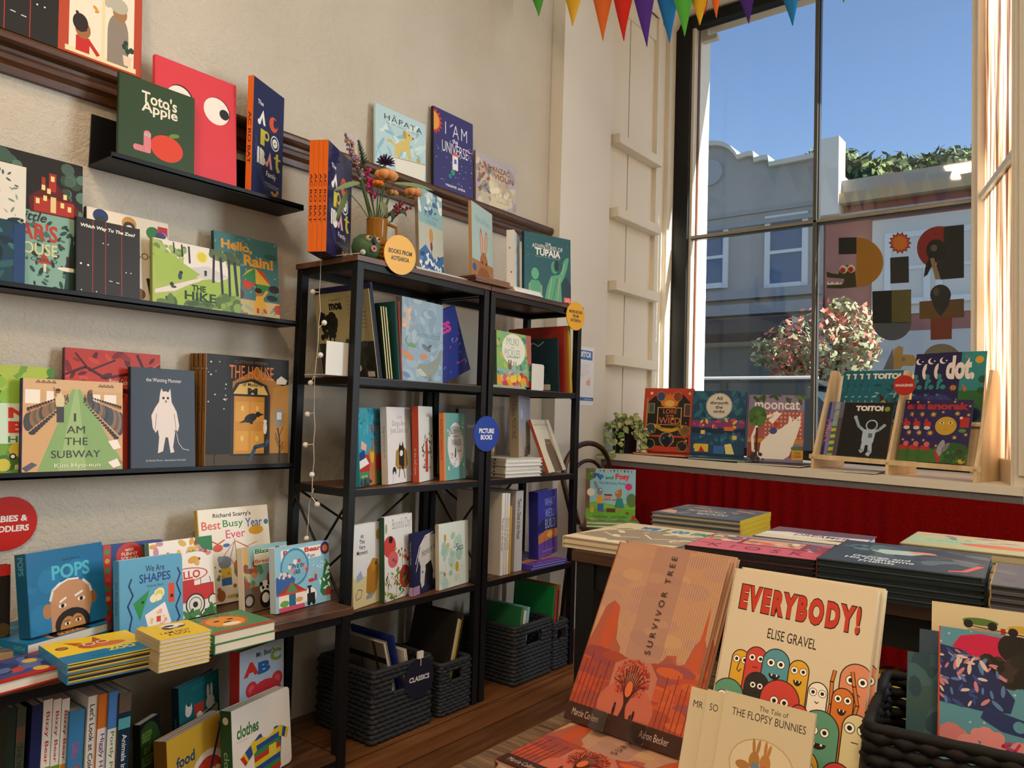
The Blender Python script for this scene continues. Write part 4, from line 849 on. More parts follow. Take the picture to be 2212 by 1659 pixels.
YEAR = [('T', "Richard Scarry's", 20, 5, 74, 11, '2a2420', {'b': .02}), ('T', 'Best', 4, 13, 30, 22, 'd8584a'), ('T', 'Busy', 33, 13, 62, 23, '3f8a4a'), ('T', 'Year', 65, 13, 90, 23, '3f6aa8'), ('T', 'Ever', 36, 24, 64, 33, 'd8587a'), ('E', 80, 27, 11, 5, 'd9a02c'), ('C', 96, 19, 3.4, '3f7a9a'),
        ('S', [48, 36, 30, 52, 26, 62], 1, 'd8587a'), ('S', [48, 36, 40, 54, 50, 70], 1, '8a6ab0'), ('S', [48, 36, 64, 44, 80, 40], 1, 'd8782c'), ('S', [48, 36, 70, 46, 84, 50], 1, 'c8402c'), ('S', [48, 34, 50, 80], 1.6, 'b8a06a'), ('S', [14, 33, 24, 38, 34, 34], 1.6, 'c8402c'), ('E', 24, 42, 7, 4, 'd8583a'),
        ('E', 32, 58, 9, 7, '7d8794'), ('C', 26, 54, 4, '8d97a4'), ('R', 26, 64, 40, 76, 'd9b03a'), ('R', 26, 74, 40, 82, '3f6aa8'), ('E', 48, 66, 4, 9, 'b8783a'), ('E', 24, 92, 6, 6, 'b06a3a'), ('E', 22, 86, 3, 3, 'b06a3a'), ('E', 40, 94, 9, 2, 'c8b06a'), ('E', 36, 40, 5, 2, '3f6aa8'), ('N', 30, 10, 55, 90, 98, 1, 3, ['c8a06a', '6a8a5a', 'b0603a', '4a6a8a'], 85), ('E', 74, 74, 10, 14, '4f7a3a')]
stand('picture_book', 'tall white book with gold speckled spine and circus animals, behind the other board books', (*Z3(1160, 760), 'x', .13), Z3(1142, 168), Z3(1546, 132), .014, z=U, ang=92, lean=12, cover='efe6d6', spine='b89a3a', art=YEAR)
SHP = [('T', 'We Are', 40, 10, 70, 18, '1f2a4a', {'b': .01}), ('T', 'SHAPES', 30, 20, 80, 31, '27407f', {'b': .02}), ('T', 'Melinda Beck', 42, 34, 68, 37, '1f2a3a', {'b': .0}), ('S', [18, 24, 14, 32, 20, 44, 12, 56, 18, 70, 14, 84, 20, 96], 2.6, '1f3a6a'), ('S', [92, 18, 96, 26, 90, 38, 96, 52, 88, 66, 94, 80, 86, 90], 2.6, '27306a'), ('P', [20, 54, 46, 40, 30, 76], '2f8a4a'), ('C', 35, 54, 2, '1a2a1a'),
       ('N', 9, 50, 42, 66, 54, 5, 7, ['e9dc9a', 'd8cc6a', 'efe6c0'], 91), ('R', 76, 36, 86, 60, 'd8482e'), ('R', 79, 50, 84, 54, '2a2030'), ('P', [38, 70, 70, 58, 80, 84, 46, 98], 'f3e9e4'), ('N', 16, 44, 66, 74, 90, 1.5, 3, ['e9a0a8', 'e9c86a', 'f0b8c0'], 92), ('R', 56, 74, 63, 81, 'd8482e'), ('E', 63, 88, 5, 2.6, '27206a'), ('C', 32, 88, 7, 'e0b83a'), ('E', 34, 90, 3, 2, 'b0502c')]
SHS = [('T', 'We Are Shapes', 25, 25, 75, 65, '1f3a5a', {'rot': -1, 'b': 0})]
stand('board_book', 'light blue board book of smiling geometric shapes, standing on the low unit', (*Z3(690, 865), 'x', .315), Z3(690, 462), Z3(1054, 420), .026, z=U, ang=93, lean=7, kind='board', cover='5b9dc0', spine='4a8cb4', art=SHP, pages=['cfe0e6', 'b8d4de'], sart=SHS)
BZB = [('R', 0, 0, 100, 100, '8ab4b8'), ('R', 0, 0, 12, 100, 'c9a060'), ('N', 20, 0, 20, 40, 60, 4, 8, ['b0603a', 'c98a5a', '5a8a6a', '8a4a3a'], 95), ('R', 24, 6, 100, 20, 'efe8dc'), ('T', 'Bizzy Bear', 26, 5, 110, 14, '3f7a3a', {'b': .04}), ('R', 24, 20, 100, 29, 'efe0c4'), ('T', 'Breakdown', 26, 21, 96, 27, 'b0402c'), ('R', 0, 62, 100, 100, '6a5648'), ('E', 76, 52, 26, 16, 'b8302a'), ('R', 52, 66, 100, 74, 'd8962c'), ('O', 74, 82, 15, 5, '241f1c', '9a8a7a'), ('O', 10, 82, 12, 4, '241f1c', '9a8a7a'), ('C', 46, 66, 12, 'f0ece4'), ('E', 46, 84, 13, 14, '201c1c'), ('E', 46, 82, 8, 8, 'f0ece4'), ('C', 37, 60, 4, '201c1c'), ('C', 55, 60, 4, '201c1c'), ('C', 41, 66, 3, '201c1c'), ('C', 51, 66, 3, '201c1c')]
stand('board_book', 'board book of a panda with a red tow truck, behind the fairground book', (*Z3(1400, 740), 'x', .27), Z3(1405, 388), Z3(1660, 352), .022, z=U, ang=98, lean=7, kind='board', cover='8ab4b8', spine='d8d0c0', art=BZB, pages='d8cfc0')
BZF = [('R', 0, 0, 100, 100, '8fc0d4'), ('N', 20, 55, 30, 100, 60, .6, 1.2, ['f4f6f6'], 96), ('R', 10, 5, 84, 24, 'f0eadc'), ('T', 'Bizzy Bear', 14, 6, 84, 16, 'c8302c', {'b': .04}), ('T', 'Fun', 58, 17, 72, 23, '27306a'), ('C', 92, 12, 9, '5a2a6a'), ('C', 92, 12, 5, 'd8803a'), ('C', 34, 34, 26, '3f8aa8'), ('C', 34, 34, 23, '7fb8cc'), ('T', 'FUN at the\nFAIR', 24, 28, 52, 46, '1f2430', {'b': .02}), ('N', 8, 20, 24, 60, 52, 2, 4, ['d88a9a', 'f0e0e0', 'c8504a'], 97),
       ('P', [80, 82, 92, 30, 100, 40, 100, 90, 86, 90], '2f7a4a'), ('N', 16, 80, 35, 100, 85, 2, 5, ['f4f4f0', 'eef0ee', '2f7a4a'], 98, .4), ('R', 90, 80, 99, 90, 'c8302c'), ('P', [0, 46, 20, 40, 34, 52, 30, 70, 0, 74], '3a62a0'), ('N', 8, 4, 40, 30, 48, 2, 3, ['e0d0c0', 'c8402c'], 99), ('P', [2, 74, 28, 56, 54, 74], 'b5382c'), ('P', [14, 74, 28, 56, 40, 74], '5a8a5a'), ('R', 4, 74, 52, 94, 'efe6d4'), ('R', 2, 72, 54, 75, 'd8482e'), ('R', 22, 75, 34, 94, '2a6a8a'), ('R', 4, 93, 50, 100, 'c8506a'), ('E', 14, 88, 8, 5, '6aa84a'), ('E', 40, 86, 7, 4, 'd8a070'),
       ('C', 62, 84, 11, 'f4efe6'), ('R', 55, 80, 70, 96, '23252a'), ('R', 58, 70, 62, 80, '23252a'), ('R', 56, 68, 64, 71, '23252a'), ('C', 58, 96, 3, '111'), ('C', 67, 96, 3, '111'), ('E', 64, 60, 6, 3, 'c8402c'), ('C', 72, 50, 3, 'd8a080'), ('R', 70, 52, 75, 62, '8a5a8a')]
stand('board_book', 'pale blue fairground board book with a carousel, at the low unit end', (*Z3(1590, 810), 'x', .325), Z3(1592, 390), Z3(1942, 356), .024, w=.2, z=U, ang=97, lean=6, kind='board', cover='8fc0d4', spine='b8cdd8', art=BZF, pages=['d8cfe4', 'c8b8dc', 'cfe0e8'])
# lying piles
YDOG = [('R', 0, 0, 100, 100, 'e0bf2c'), ('T', 'I AM NOT\nA DOG', 18, 56, 74, 84, '2a2420', {'b': .02}), ('E', 60, 26, 22, 16, '8a7a70'), ('E', 70, 20, 12, 9, 'e6e0d4'), ('E', 44, 34, 10, 12, '5a4a44'), ('P', [36, 12, 60, 6, 76, 16, 66, 34, 48, 36], 'efe8dc'), ('E', 52, 22, 10, 6, '3a3030'), ('E', 70, 34, 6, 4, '2a2424')]
yp, (A, an, bw, bh) = lie('board_book', 'topmost yellow book with a grey dog on the thin stack at the unit edge', Z3(928, 922), Z3(1232, 862), Z3(742, 862), U+.068, .0079, kind='board', cover='e0bf2c', spine='a89878', art=YDOG, pages='d9cdb8', group='stack of thin yellow dog books')
WORD = ['second', 'third', 'fourth', 'fifth', 'sixth', 'seventh', 'eighth', 'ninth']
for i in range(7): dup(yp, shifted(yp.matrix_world, rg.uniform(-.001, .001), .0084*(i+1), rg.uniform(-.001, .001)), '%s thin yellow dog book down in its stack on the low unit' % WORD[i])
LION = [('R', 0, 0, 100, 100, '4f8a5e'), ('Y', 48, 44, 36, 22, 'c8622c', .8), ('C', 48, 46, 27, 'e0913a'), ('E', 38, 38, 5, 3.4, '2a1a12'), ('E', 60, 38, 5, 3.4, '2a1a12'), ('E', 49, 50, 6, 3.4, '4a2a1a'), ('E', 49, 62, 14, 8, 'efe2c8'), ('R', 0, 88, 100, 100, 'b8402c'), ('N', 14, 0, 0, 100, 20, 3, 7, ['6aa86a', '3a6a4a'], 101, .4), ('T', 'LION', 30, 3, 66, 12, '2f6a4a')]
lp, (A, an, bw, bh) = lie('board_book', 'upper green book with a big lion face, lying beside the yellow dog stack', Z3(1245, 890), Z3(1605, 808), Z3(1105, 800), U+.046, .022, kind='board', cover='4f8a5e', art=LION, pages='e6dcc6', group='green lion books')
dup(lp, shifted(lp.matrix_world, .002, .0225, 0), 'lower green lion board book, under its twin beside the yellow dog stack')
ZOOB = [('R', 0, 0, 100, 100, 'e6c62c'), ('P', [0, 68, 100, 62, 100, 100, 0, 100], '1f74a8'), ('T', 'ZOO', 52, 64, 84, 78, 'd8c83a', {'b': .05}), ('T', 'A pop-the-flap book', 30, 82, 80, 90, '14507a'), ('E', 46, 40, 16, 14, 'b0562c'), ('E', 62, 46, 20, 10, 'c8743a'), ('P', [30, 34, 22, 10, 40, 24], 'b0562c'), ('P', [50, 26, 58, 4, 62, 28], 'b0562c'), ('O', 44, 34, 7, 2, 'e6dcc8', 'b0562c'), ('O', 60, 32, 7, 2, 'e6dcc8', 'b0562c'), ('C', 14, 34, 7, '3a4a5a'), ('C', 14, 34, 5, 'b0603a')]
zp, (A, an, bw, bh) = lie('board_book', 'upper yellow and blue animal flap book, lying at the front edge of the low unit', Z3(392, 1060), Z3(915, 955), Z3(195, 955), U+.044, .021, kind='board', cover='e6c62c', spine='2f7fb0', art=ZOOB, pages=['3a3030', 'd9c03a', '8a7a60', '2a2a2a'], back='1f74a8', group='yellow and blue flap books')
dup(zp, shifted(zp.matrix_world, .004, .0218, .006, 1.5), 'lower yellow and blue animal flap book, under its twin at the unit front edge')
TEAL = [('R', 0, 0, 100, 100, '2f6a6a'), ('N', 30, 0, 0, 100, 100, 5, 12, ['3a7a70', '1f4a50', '4a8a7a', '8a5a4a'], 111), ('S', [10, 70, 90, 62], 6, 'c9a03a')]
lie('board_book', 'brown edged teal board book lying flat at the left end of the low unit', Z3(-34, 990), Z3(130, 967), Z3(-94, 930), U+.028, .027, w=.13, h=.11, kind='board', cover='2f6a6a', art=TEAL, pages='b39a78')
REDB = [('R', 0, 0, 100, 100, 'a8281f'), ('P', [4, 90, 10, 10, 60, 0, 90, 20, 70, 80], '3a4a86'), ('N', 18, 10, 10, 90, 90, 6, 12, ['5a6aa0', '2f3a6a', 'd8b04a', 'b8423a'], 113)]
lie('picture_book', 'red bordered book with blue picture lying flat at the low unit front edge', Z3(-60, 1182), Z3(222, 1108), Z3(-130, 1050), U+.024, .023, w=.2, h=.135, cover='a8281f', art=REDB)
stand('picture_book', 'black and red book standing at the left end of the low unit', (*Z3(22, 900), 'x', .22), None, Z3(62, 478), .02, z=U+.03, ang=92, lean=6, w=.16, cover='1c1614', art=[('R', 0, 0, 100, 14, 'b5261f'), ('N', 12, 30, 60, 100, 100, 4, 10, ['2f4a2a', '4a3a1a'], 114)])
# lower shelf: row of spines
LS = .1005
def spine(label, x0, x1, top, cols, txt, tc, z=LS, xp=.30, d=.17, kind='board', cover=None, grp='spines on the lower shelf of the low unit'):
    """a book with its spine to the room; x0..x1 pixels across the spine"""
    a = at(x0, 1600, 'x', xp); b = at(x1, 1600, 'x', xp); hh = at((x0+x1)/2, top, 'x', xp).z-z; t = b.y-a.y
    n = len(cols); h0 = 0; sart = []
    for c_, y0, y1 in cols: sart.append(('R', 0, y0, 100, y1, c_))
    for tx, y0, y1, tcol in txt: sart.append(('T', tx, 24, y0, 76, y1, tcol, {'rot': -1, 'b': .015}))
    u = Vector((-1, 0, 0))
    o = Vector((xp, b.y, z))
    return make_book('board_book', label, d, hh, t-.0006, cover=cover or cols[0][0], spine=cols[0][0], kind=kind, sart=sart, pages='d9cfbd', mw=frame(o, u, Vector((0, 0, 1)), Vector((0, 1, 0))), group=grp)
spine('dark green book spine, left end of the lower shelf', 14, 32, 1530, [('1f2f24', 0, 100)], [], W_)
spine('drab olive book spine with brown bands on the lower shelf', 33, 53, 1530, [('43493a', 0, 100), ('6a4a3a', 12, 22), ('6a4a3a', 70, 74)], [('THE VERY BIG BOOK', 24, 68, '22261e')], W_)
spine('navy and red book spine on the lower shelf', 65, 88, 1524, [('1f2a5a', 0, 52), ('c5402c', 52, 100)], [('ALFIE', 60, 84, '8a201a')], W_)
for k, (a_, b_, c_, c2, t2) in enumerate(((89, 109, '7aa03a', 'd8c83a', 'Under\nFun'), (110, 128, '6a9a3a', 'c8c040', 'Snow\nFun'), (129, 146, 'd8a02c', '4a8a6a', 'Breakdown\nTruck'))):
    spine('white spine with red bear title, %s' % ['the first of three, yellow-green below', 'middle of three, green below', 'third of three, orange below'][k], a_, b_, 1512+k*-1, [('efe9de', 0, 44), (c_, 44, 74), (c2, 74, 100)], [('Bizzy Bear', 8, 42, 'b8342c'), (t2, 48, 72, '2a3a2a')], W_)
spine('blue spine with a white owl and red title on the lower shelf', 147, 180, 1535, [('3f86b8', 0, 100)], [('The noisy book', 40, 90, 'c8503c'), ('Salina', 24, 36, 'b05a9a')], W_, xp=.31)
spine('white book spine with playful black lettering on the lower shelf', 185, 206, 1504, [('e9e3d8', 0, 100)], [("Let's Look at Colours", 6, 60, '2a2a2a'), ('Marion Deuchars', 66, 92, '8a8a8a')], W_, xp=.315)
spine('spine banded orange, white and green, named for a hen', 208, 229, 1500, [('d8762c', 0, 24), ('efe9de', 24, 60), ('6aa03a', 60, 88), ('c8302c', 88, 100)], [('Higgly Hen', 28, 58, '5a3a8a'), ('Axel Scheffler', 62, 84, 'e9e3d0')], W_, xp=.32)
spine('spine banded blue, white and orange, named for a pig', 230, 250, 1495, [('4f86c8', 0, 26), ('efe9de', 26, 60), ('d8762c', 60, 88), ('c8302c', 88, 100)], [('Portly Pig', 28, 58, '4a8a4a'), ('Axel Scheffler', 62, 84, 'efe3d0')], W_, xp=.325)
spine('dark navy spine with turquoise bands about animals in the sky', 253, 279, 1498, [('6a5a4a', 0, 14), ('16324a', 14, 100), ('5ab0b8', 18, 26), ('5ab0b8', 80, 88), ('6a5a4a', 92, 100)], [('Animals in the Sky', 30, 76, 'e6e6e0')], W_, xp=.33)
SLP = [('E', 40, 34, 60, 32, '2f4a20'), ('T', 'BEEP\nand\nSLEEP', 4, 12, 60, 52, '6a8a3a', {'b': .03}), ('N', 16, 10, 55, 100, 98, 5, 12, ['3a2a2a', '5a3a2a', '2a3a4a', '7a4a3a'], 121)]
stand('board_book', 'dark book with a green leaf shape, in the shadow of the low unit shelf', (300, 1640, 'x', .3), (302, 1478), (345, 1458), .02, z=LS, ang=120, lean=4, h=.2, kind='board', cover='161c1c', art=SLP)
WHO = [('R', 0, 0, 100, 100, '1f6a70'), ('T', 'WHO LOVES BOOKS?', 30, 8, 94, 14, '3a8a90', {'b': 0}), ('P', [4, 66, 50, 72, 96, 54, 96, 100, 4, 100], 'd8c890'), ('S', [50, 72, 50, 100], 1, '8a7a4a'), ('N', 22, 8, 74, 92, 98, 2, 3.6, ['c8502c', '4a7a3a', 'd8982c', '8a5a9a'], 123), ('E', 22, 44, 8, 8, 'efe6dc'), ('P', [14, 42, 16, 30, 22, 38], 'efe6dc'), ('P', [26, 38, 30, 32, 31, 44], 'efe6dc'), ('E', 48, 50, 12, 12, 'c8402c'), ('P', [36, 50, 36, 36, 46, 44], 'c8402c'), ('P', [52, 44, 60, 36, 60, 50], 'c8402c'), ('E', 48, 58, 7, 6, 'efe6dc'), ('E', 76, 46, 11, 11, 'efe6dc'), ('E', 71, 28, 3.4, 12, 'efe6dc'), ('E', 80, 28, 3.4, 12, 'efe6dc'), ('S', [8, 66, 50, 60, 90, 52], 2, 'efe6dc'), ('E', 64, 62, 8, 3, '201c24')]
stand('picture_book', 'teal book with a cat, fox and rabbit reading, on the lower shelf of the unit', (382, 1650, 'x', .26), (385, 1462), (471, 1425), .02, z=LS, ang=114, lean=5, h=.245, hid=.085, cover='1f6a70', spine='14303a', art=WHO, sart=[('T', 'WHO LOVES BOOKS', 30, 30, 70, 96, '5a8a90', {'rot': -1})])
BEAR = [('R', 0, 0, 100, 100, 'b9cfe2'), ('T', "Mr. Bear's", 36, 8, 78, 16, '23384a', {'b': .02}), ('T', 'A', 8, 20, 42, 40, 'd8382c', {'b': .06}), ('T', 'B', 40, 24, 68, 42, '2f6ab0', {'b': .06}), ('T', 'C', 68, 12, 94, 30, '8aa83a', {'b': .06}), ('C', 26, 60, 13, 'd83a44'), ('C', 84, 58, 13, 'd83a44'), ('C', 26, 60, 7, 'e0666c'), ('C', 84, 58, 7, 'e0666c'), ('E', 56, 76, 38, 24, 'd83a44'), ('E', 58, 88, 20, 12, 'e88a84'), ('E', 40, 84, 4, 3, '2a1414'), ('E', 72, 80, 4, 3, '2a1414'), ('E', 58, 86, 7, 4, '2a1414')]
stand('board_book', 'pale blue alphabet book with a red bear, standing on the lower shelf', (518, 1620, 'x', .29), (518, 1410), (613, 1381), .034, z=LS, hid=.13, ang=102, lean=3, kind='hard', cover='b9cfe2', spine='c8382e', art=BEAR, sart=[('T', 'Mr. Bear', 24, 60, 76, 98, '8a201c', {'rot': -1})])
FOOD = [('R', 0, 0, 100, 100, 'd9ae3a'), ('T', 'food', 14, 30, 44, 46, '2a4a7a', {'b': .03}), ('C', 66, 86, 34, 'efe6d8'), ('C', 66, 88, 28, 'c8402c'), ('N', 24, 44, 74, 88, 98, 3, 6, ['e6cf9a', 'd8b06a', 'efe0b8'], 131, .5), ('S', [66, 84, 90, 18], 4, '2f3a7a'), ('E', 91, 16, 4, 5, '2f3a7a'), ('T', 'Rosa Jensen', 14, 49, 34, 52, '8a6a2a', {'b': 0})]
stand('board_book', 'yellow board book showing a bowl of red pasta, on the lower shelf', (358, 1690, 'x', .37), Z3(965, 1560), Z3(1305, 1362), .036, z=LS, ang=112, lean=6, h=.17, kind='board', cover='d9ae3a', spine='6a4a1c', art=FOOD, pages=['efe8dc', 'd9d4cc', 'f4efe6', 'c8503a'])
CLO = [('T', 'clothes', 8, 22, 44, 38, '3a7a4a', {'b': .03}), ('P', [34, 50, 44, 44, 76, 44, 84, 50, 78, 100, 36, 100], '2f4fa0')]+[('P', [35, y, 80, y-4, 80, y+2.5, 35, y+6.5], c) for y, c in ((50, 'e0c82c'), (63, '3a8a4a'), (69.5, 'c8382c'), (76, 'e0c82c'), (89, '3a8a4a'), (95, 'c8382c'))]+[('P', [36, 47, 40, 62, 20, 74, 12, 62], 'e0c82c'), ('P', [30, 52, 33, 64, 26, 69, 20, 57], '2f4fa0'), ('P', [18, 61, 24, 71, 20, 74, 12, 62], 'c8382c'), ('P', [80, 44, 97, 54, 92, 66, 78, 58], 'e0c82c'), ('P', [86, 48, 92, 52, 88, 63, 83, 60], '2f4fa0'), ('E', 59, 44, 11, 8, 'efeae2'), ('R', 60, 64, 73, 79, 'e6d24a'), ('T', 'Rosa Jensen', 8, 40, 26, 42.5, 'b0a89a', {'b': 0})]
stand('board_book', 'white board book with a rainbow striped shirt, front of the lower shelf', (500, 1690, 'x', .385), Z3(1340, 1425), Z3(1676, 1262), .036, z=LS, ang=104, lean=6, h=.2, kind='board', cover='efeae2', spine='1f4a2c', art=CLO, pages=['efe8dc', 'd8c83a', 'e8e4dc', '7a9ab0'], sart=[('C', 50, 12, 26, 'e6dcc8'), ('T', 'clothes', 26, 50, 74, 98, '7aa87a', {'rot': -1})])
# ================================================================== steel bookcases: what stands on them
T = TOPZ+.0005
# shrink wrapped orange spined books, the same title as on the ledge
oc0 = stand('picture_book', 'front of the four shrink wrapped orange spined books on top of the bookcase', (*Z4(290, 1140), 'x', .285), Z4(287, 325), None, .0135, z=T, ang=121, lean=1, w=.205, cover='23284e', spine='df6a1a', art=ACR, sart=ACS, rough=.12, group='shrink wrapped orange spined books')
for i in range(3):
    dup(oc0, shifted(oc0.matrix_world, -.001*(i % 2), .0142*(i+1), 0), 'shrink wrapped orange spined book, %s behind the front copy on the bookcase top' % ['first', 'second', 'third, outermost,'][i])
SKYB = [('R', 0, 0, 100, 100, 'b9b8a6'), ('R', 0, 0, 100, 40, '8fb0ae'), ('N', 26, 0, 0, 100, 24, 4, 12, ['e8e4da', 'cfd8d4', '4a6a8a'], 141, .6), ('T', 'What Colour\nis the Sky?', 22, 26, 82, 39, '5a8aa0', {'b': 0}), ('E', 50, 52, 8, 9, 'c88a4a'), ('E', 50, 64, 5, 5, '7a3a5a'), ('P', [0, 74, 26, 64, 60, 78, 100, 70, 100, 100, 0, 100], '3f6a9a'), ('N', 40, 0, 74, 100, 100, 4, 9, ['e6e2d6', '5a86b0', '2f4a7a', 'd8d8d0'], 142, .5), ('S', [50, 66, 50, 80], 1.4, '5a3a4a')]
stand('picture_book', 'pale blue book of a pineapple balloon over waves, on the bookcase behind the vase', (*Z4(888, 1195), 'x', .27), Z4(900, 640), Z4(1066, 738), .012, z=T+.008, ang=104, lean=4, cover='8fb0ae', spine='9a8a70', art=SKYB)
lb = make_book('picture_book', 'upper thin pale book lying under the pineapple balloon book', .26, .2, .0036, kind='paper', cover='bfc4bd', art=[('N', 20, 0, 0, 100, 100, 6, 12, ['8fa8b0', 'e0dcd0'], 143, .5)], pages='e8e2d6', group='thin pale books lying on the bookcase', mw=flatmw(.345, at(*Z4(890, 1200), 'x', .345).y, T+.0078, 92))
dup(lb, shifted(lb.matrix_world, .004, .0039), 'lower thin pale book lying under the pineapple balloon book')
HARE = [('R', 0, 0, 100, 100, 'a9bdb4'), ('R', 0, 72, 100, 100, 'a5744a'), ('T', 'Hare & Ruru', 16, 14, 86, 22, '6d96a4', {'b': 0}), ('E', 44, 46, 7, 18, 'b5764a', -6), ('E', 66, 44, 7, 16, 'b5764a', 8), ('E', 44, 47, 4, 14, 'd8a586', -6), ('E', 66, 45, 4, 13, 'd8a586', 8), ('E', 55, 76, 20, 18, 'a5683c'), ('E', 46, 72, 3, 2, '201814'), ('E', 66, 72, 3, 2, '201814'), ('E', 55, 92, 30, 14, '8a5430'), ('E', 10, 82, 9, 5, '3a5a86'), ('R', 80, 86, 100, 96, 'c8482c')]
stand('picture_book', 'pale green book with a long eared brown hare, standing on three thin brown books', (*Z4(1283, 1290), 'x', .29), Z4(1270, 742), Z4(1389, 840), .012, z=T+.021, ang=108, lean=3, w=.2, cover='a9bdb4', spine='b0875c', art=HARE)
hb = make_book('picture_book', 'topmost of three thin brown books lying under the hare book', .19, .2, .006, cover='8a5a3c', spine='6a3a26', group='thin brown books lying on the bookcase', pages='d8c8b0', mw=flatmw(.375, at(*Z4(1290, 1300), 'x', .37).y, T+.0205, 90))
for i in range(2): dup(hb, shifted(hb.matrix_world, .004*(i+1), .0066*(i+1), .003*i, rot=1.5*i), '%s of three thin brown books lying under the hare book' % ['middle', 'lowest'][i])
OPB = [('N', 24, 0, 0, 100, 100, 3, 9, ['9fb6c6', 'd9c87a', 'c8d4d6', '7a9ab0'], 151, .6), ('P', [60, 80, 90, 74, 100, 100, 50, 100], 'd8c24a'), ('C', 40, 30, 10, 'd8803a')]
stand('picture_book', 'white pale blue book standing half open, seen edge on, beside the teal statue book', (*Z4(1565, 1330), 'x', .30), Z4(1566, 945), Z4(1626, 1040), .03, z=T+.019, ang=119, lean=2, w=.13, cover='c5d2d6', spine='d8d6d0', art=OPB, sart=[('C', 40, 30, 14, '8a9aa8'), ('C', 60, 70, 12, 'b0604a')])
wb = make_book('picture_book', 'topmost of four thin white books lying below the teal statue book', .17, .2, .0042, kind='paper', cover='e6e4de', pages='ece8de', group='thin white books lying on the bookcase', mw=flatmw(.352, at(*Z4(1560, 1340), 'x', .352).y, T+.0185, 90))
for i in range(3): dup(wb, shifted(wb.matrix_world, .002*(i+1), .0046*(i+1), -.002*i, rot=.6*i), '%s of four thin white books lying below the teal statue book' % ['second', 'third', 'lowest'][i])
TUP = [('R', 0, 0, 100, 100, '16535a'), ('N', 26, 2, 2, 98, 50, .3, .7, ['8ab0b0'], 161), ('T', 'THE', 44, 12, 56, 15.5, 'e6e2d6'), ('T', 'ADVENTURES OF', 16, 16, 82, 22.5, 'e6e2d6', {'b': .0}), ('T', 'TUPAIA', 22, 22, 77, 33, 'e6e2d6', {'b': .03}), ('T', 'Courtney Sina Meredith and Mat Tait', 22, 34, 76, 36, '9ab8b4', {'b': 0}), ('P', [70, 100, 76, 70, 90, 60, 100, 72, 100, 100], '12303e'),
       ('P', [8, 100, 8, 80, 14, 72, 30, 72, 37, 80, 38, 100], '4f9a72'), ('E', 22, 62, 8, 9, '5aa87a'), ('S', [10, 78, 14, 98], 1, 'd8a070'), ('S', [36, 78, 34, 98], 1, 'd8a070'), ('P', [42, 100, 48, 78, 56, 62, 74, 58, 80, 50, 84, 36, 90, 30, 96, 30, 92, 46, 86, 60, 78, 72, 80, 100], '4fa07a'), ('E', 64, 48, 8, 10, '4a9670'), ('E', 68, 45, 5, 9, '14222a'), ('S', [58, 66, 50, 98], 1.2, 'd8a070'), ('S', [70, 64, 60, 98], 1.2, '2a5a4a'), ('S', [76, 62, 70, 98], 1.2, 'd8a070'), ('S', [86, 40, 80, 58], 1, 'd8b07a'), ('R', 84, 92, 100, 100, 'd8503a'), ('T', 'ALLEN\nUNWIN', 86, 93, 98, 98.6, 'f0d8c8')]
stand('picture_book', 'teal book of green statue like figures, right end of the bookcase top', (*Z4(1640, 1440), 'x', .30), Z4(1636, 940), Z4(1953, 995), .014, z=T, ang=74, lean=3, h=.262, cover='16535a', spine='0f3038', art=TUP)
# ---- row two, leaning books whose covers face along the shelf
def leaning(name, label, br, top, t, d, z, lean, hh=None, **kw):
    """br: pixel of the lower outer corner, at depth x=.335; cover faces towards the camera end of the shelf"""
    a = at(*br, 'x', .335); u = Vector((1, 0, 0)); v = Vector((0, -math.sin(rad(lean)), math.cos(rad(lean)))); n = u.cross(v)
    if hh is None: hh = (at(*top, 'x', .335).z-z)/math.cos(rad(lean))
    return make_book(name, label, d, hh, t, mw=frame(Vector((.335-d, a.y, z)), u, v, n), **kw)
R2 = S1+.001
MOA = [('R', 0, 0, 100, 58, 'a39a74'), ('R', 0, 58, 100, 100, '2a2c28'), ('N', 34, 0, 60, 100, 100, 5, 10, ['33352e', '20221f', '3d4038'], 171, .6), ('T', 'moa', 26, 12, 50, 20, '17150f', {'b': .05}), ('T', 'The apparition of', 26, 7, 48, 9.5, '4a4632', {'b': 0}), ('N', 60, 8, 24, 36, 52, 3, 5, ['1c1e16', '26281c', '14150f'], 172), ('S', [22, 50, 24, 86], 3, '1c1a14'), ('S', [30, 50, 27, 86], 2, '1c1a14'), ('C', 70, 88, 4, 'd8d4c4'), ('R', 84, 92, 96, 98, 'd8d4c8')]+[('T', x_, 60, 6+i*4.4, 92, 8+i*4.4, '4a4632', {'b': -.01}) for i, x_ in enumerate(('the story of the great', 'birds that walked these', 'islands long before us,', 'told in pictures from', 'the oldest bones found', 'in caves and swamps', 'and river terraces', 'by many hands', 'over the years'))]
leaning('picture_book', 'tall khaki book with a dark tree, leaning against the white bookend, top left shelf', Z5(605, 828), Z5(500, 248), .008, .262, R2, 11, cover='a39a74', back='33352e', art=MOA)
leaning('picture_book', 'navy backed book leaning just behind the khaki tree book, top left shelf', Z5(622, 830), Z5(515, 205), .007, .27, R2, 11, cover='262a52', art=[('R', 0, 0, 100, 100, '262a52')])
POR = [('R', 0, 0, 100, 100, '2a5a5c'), ('O', 66, 26, 20, 2, 'c8a04a', '3a2a24'), ('E', 66, 24, 9, 6, 'b07a56'), ('E', 66, 28, 10, 5, '2a1c18'), ('R', 50, 84, 66, 94, 'e0dccf'), ('E', 14, 60, 10, 9, 'b8b0a0')]
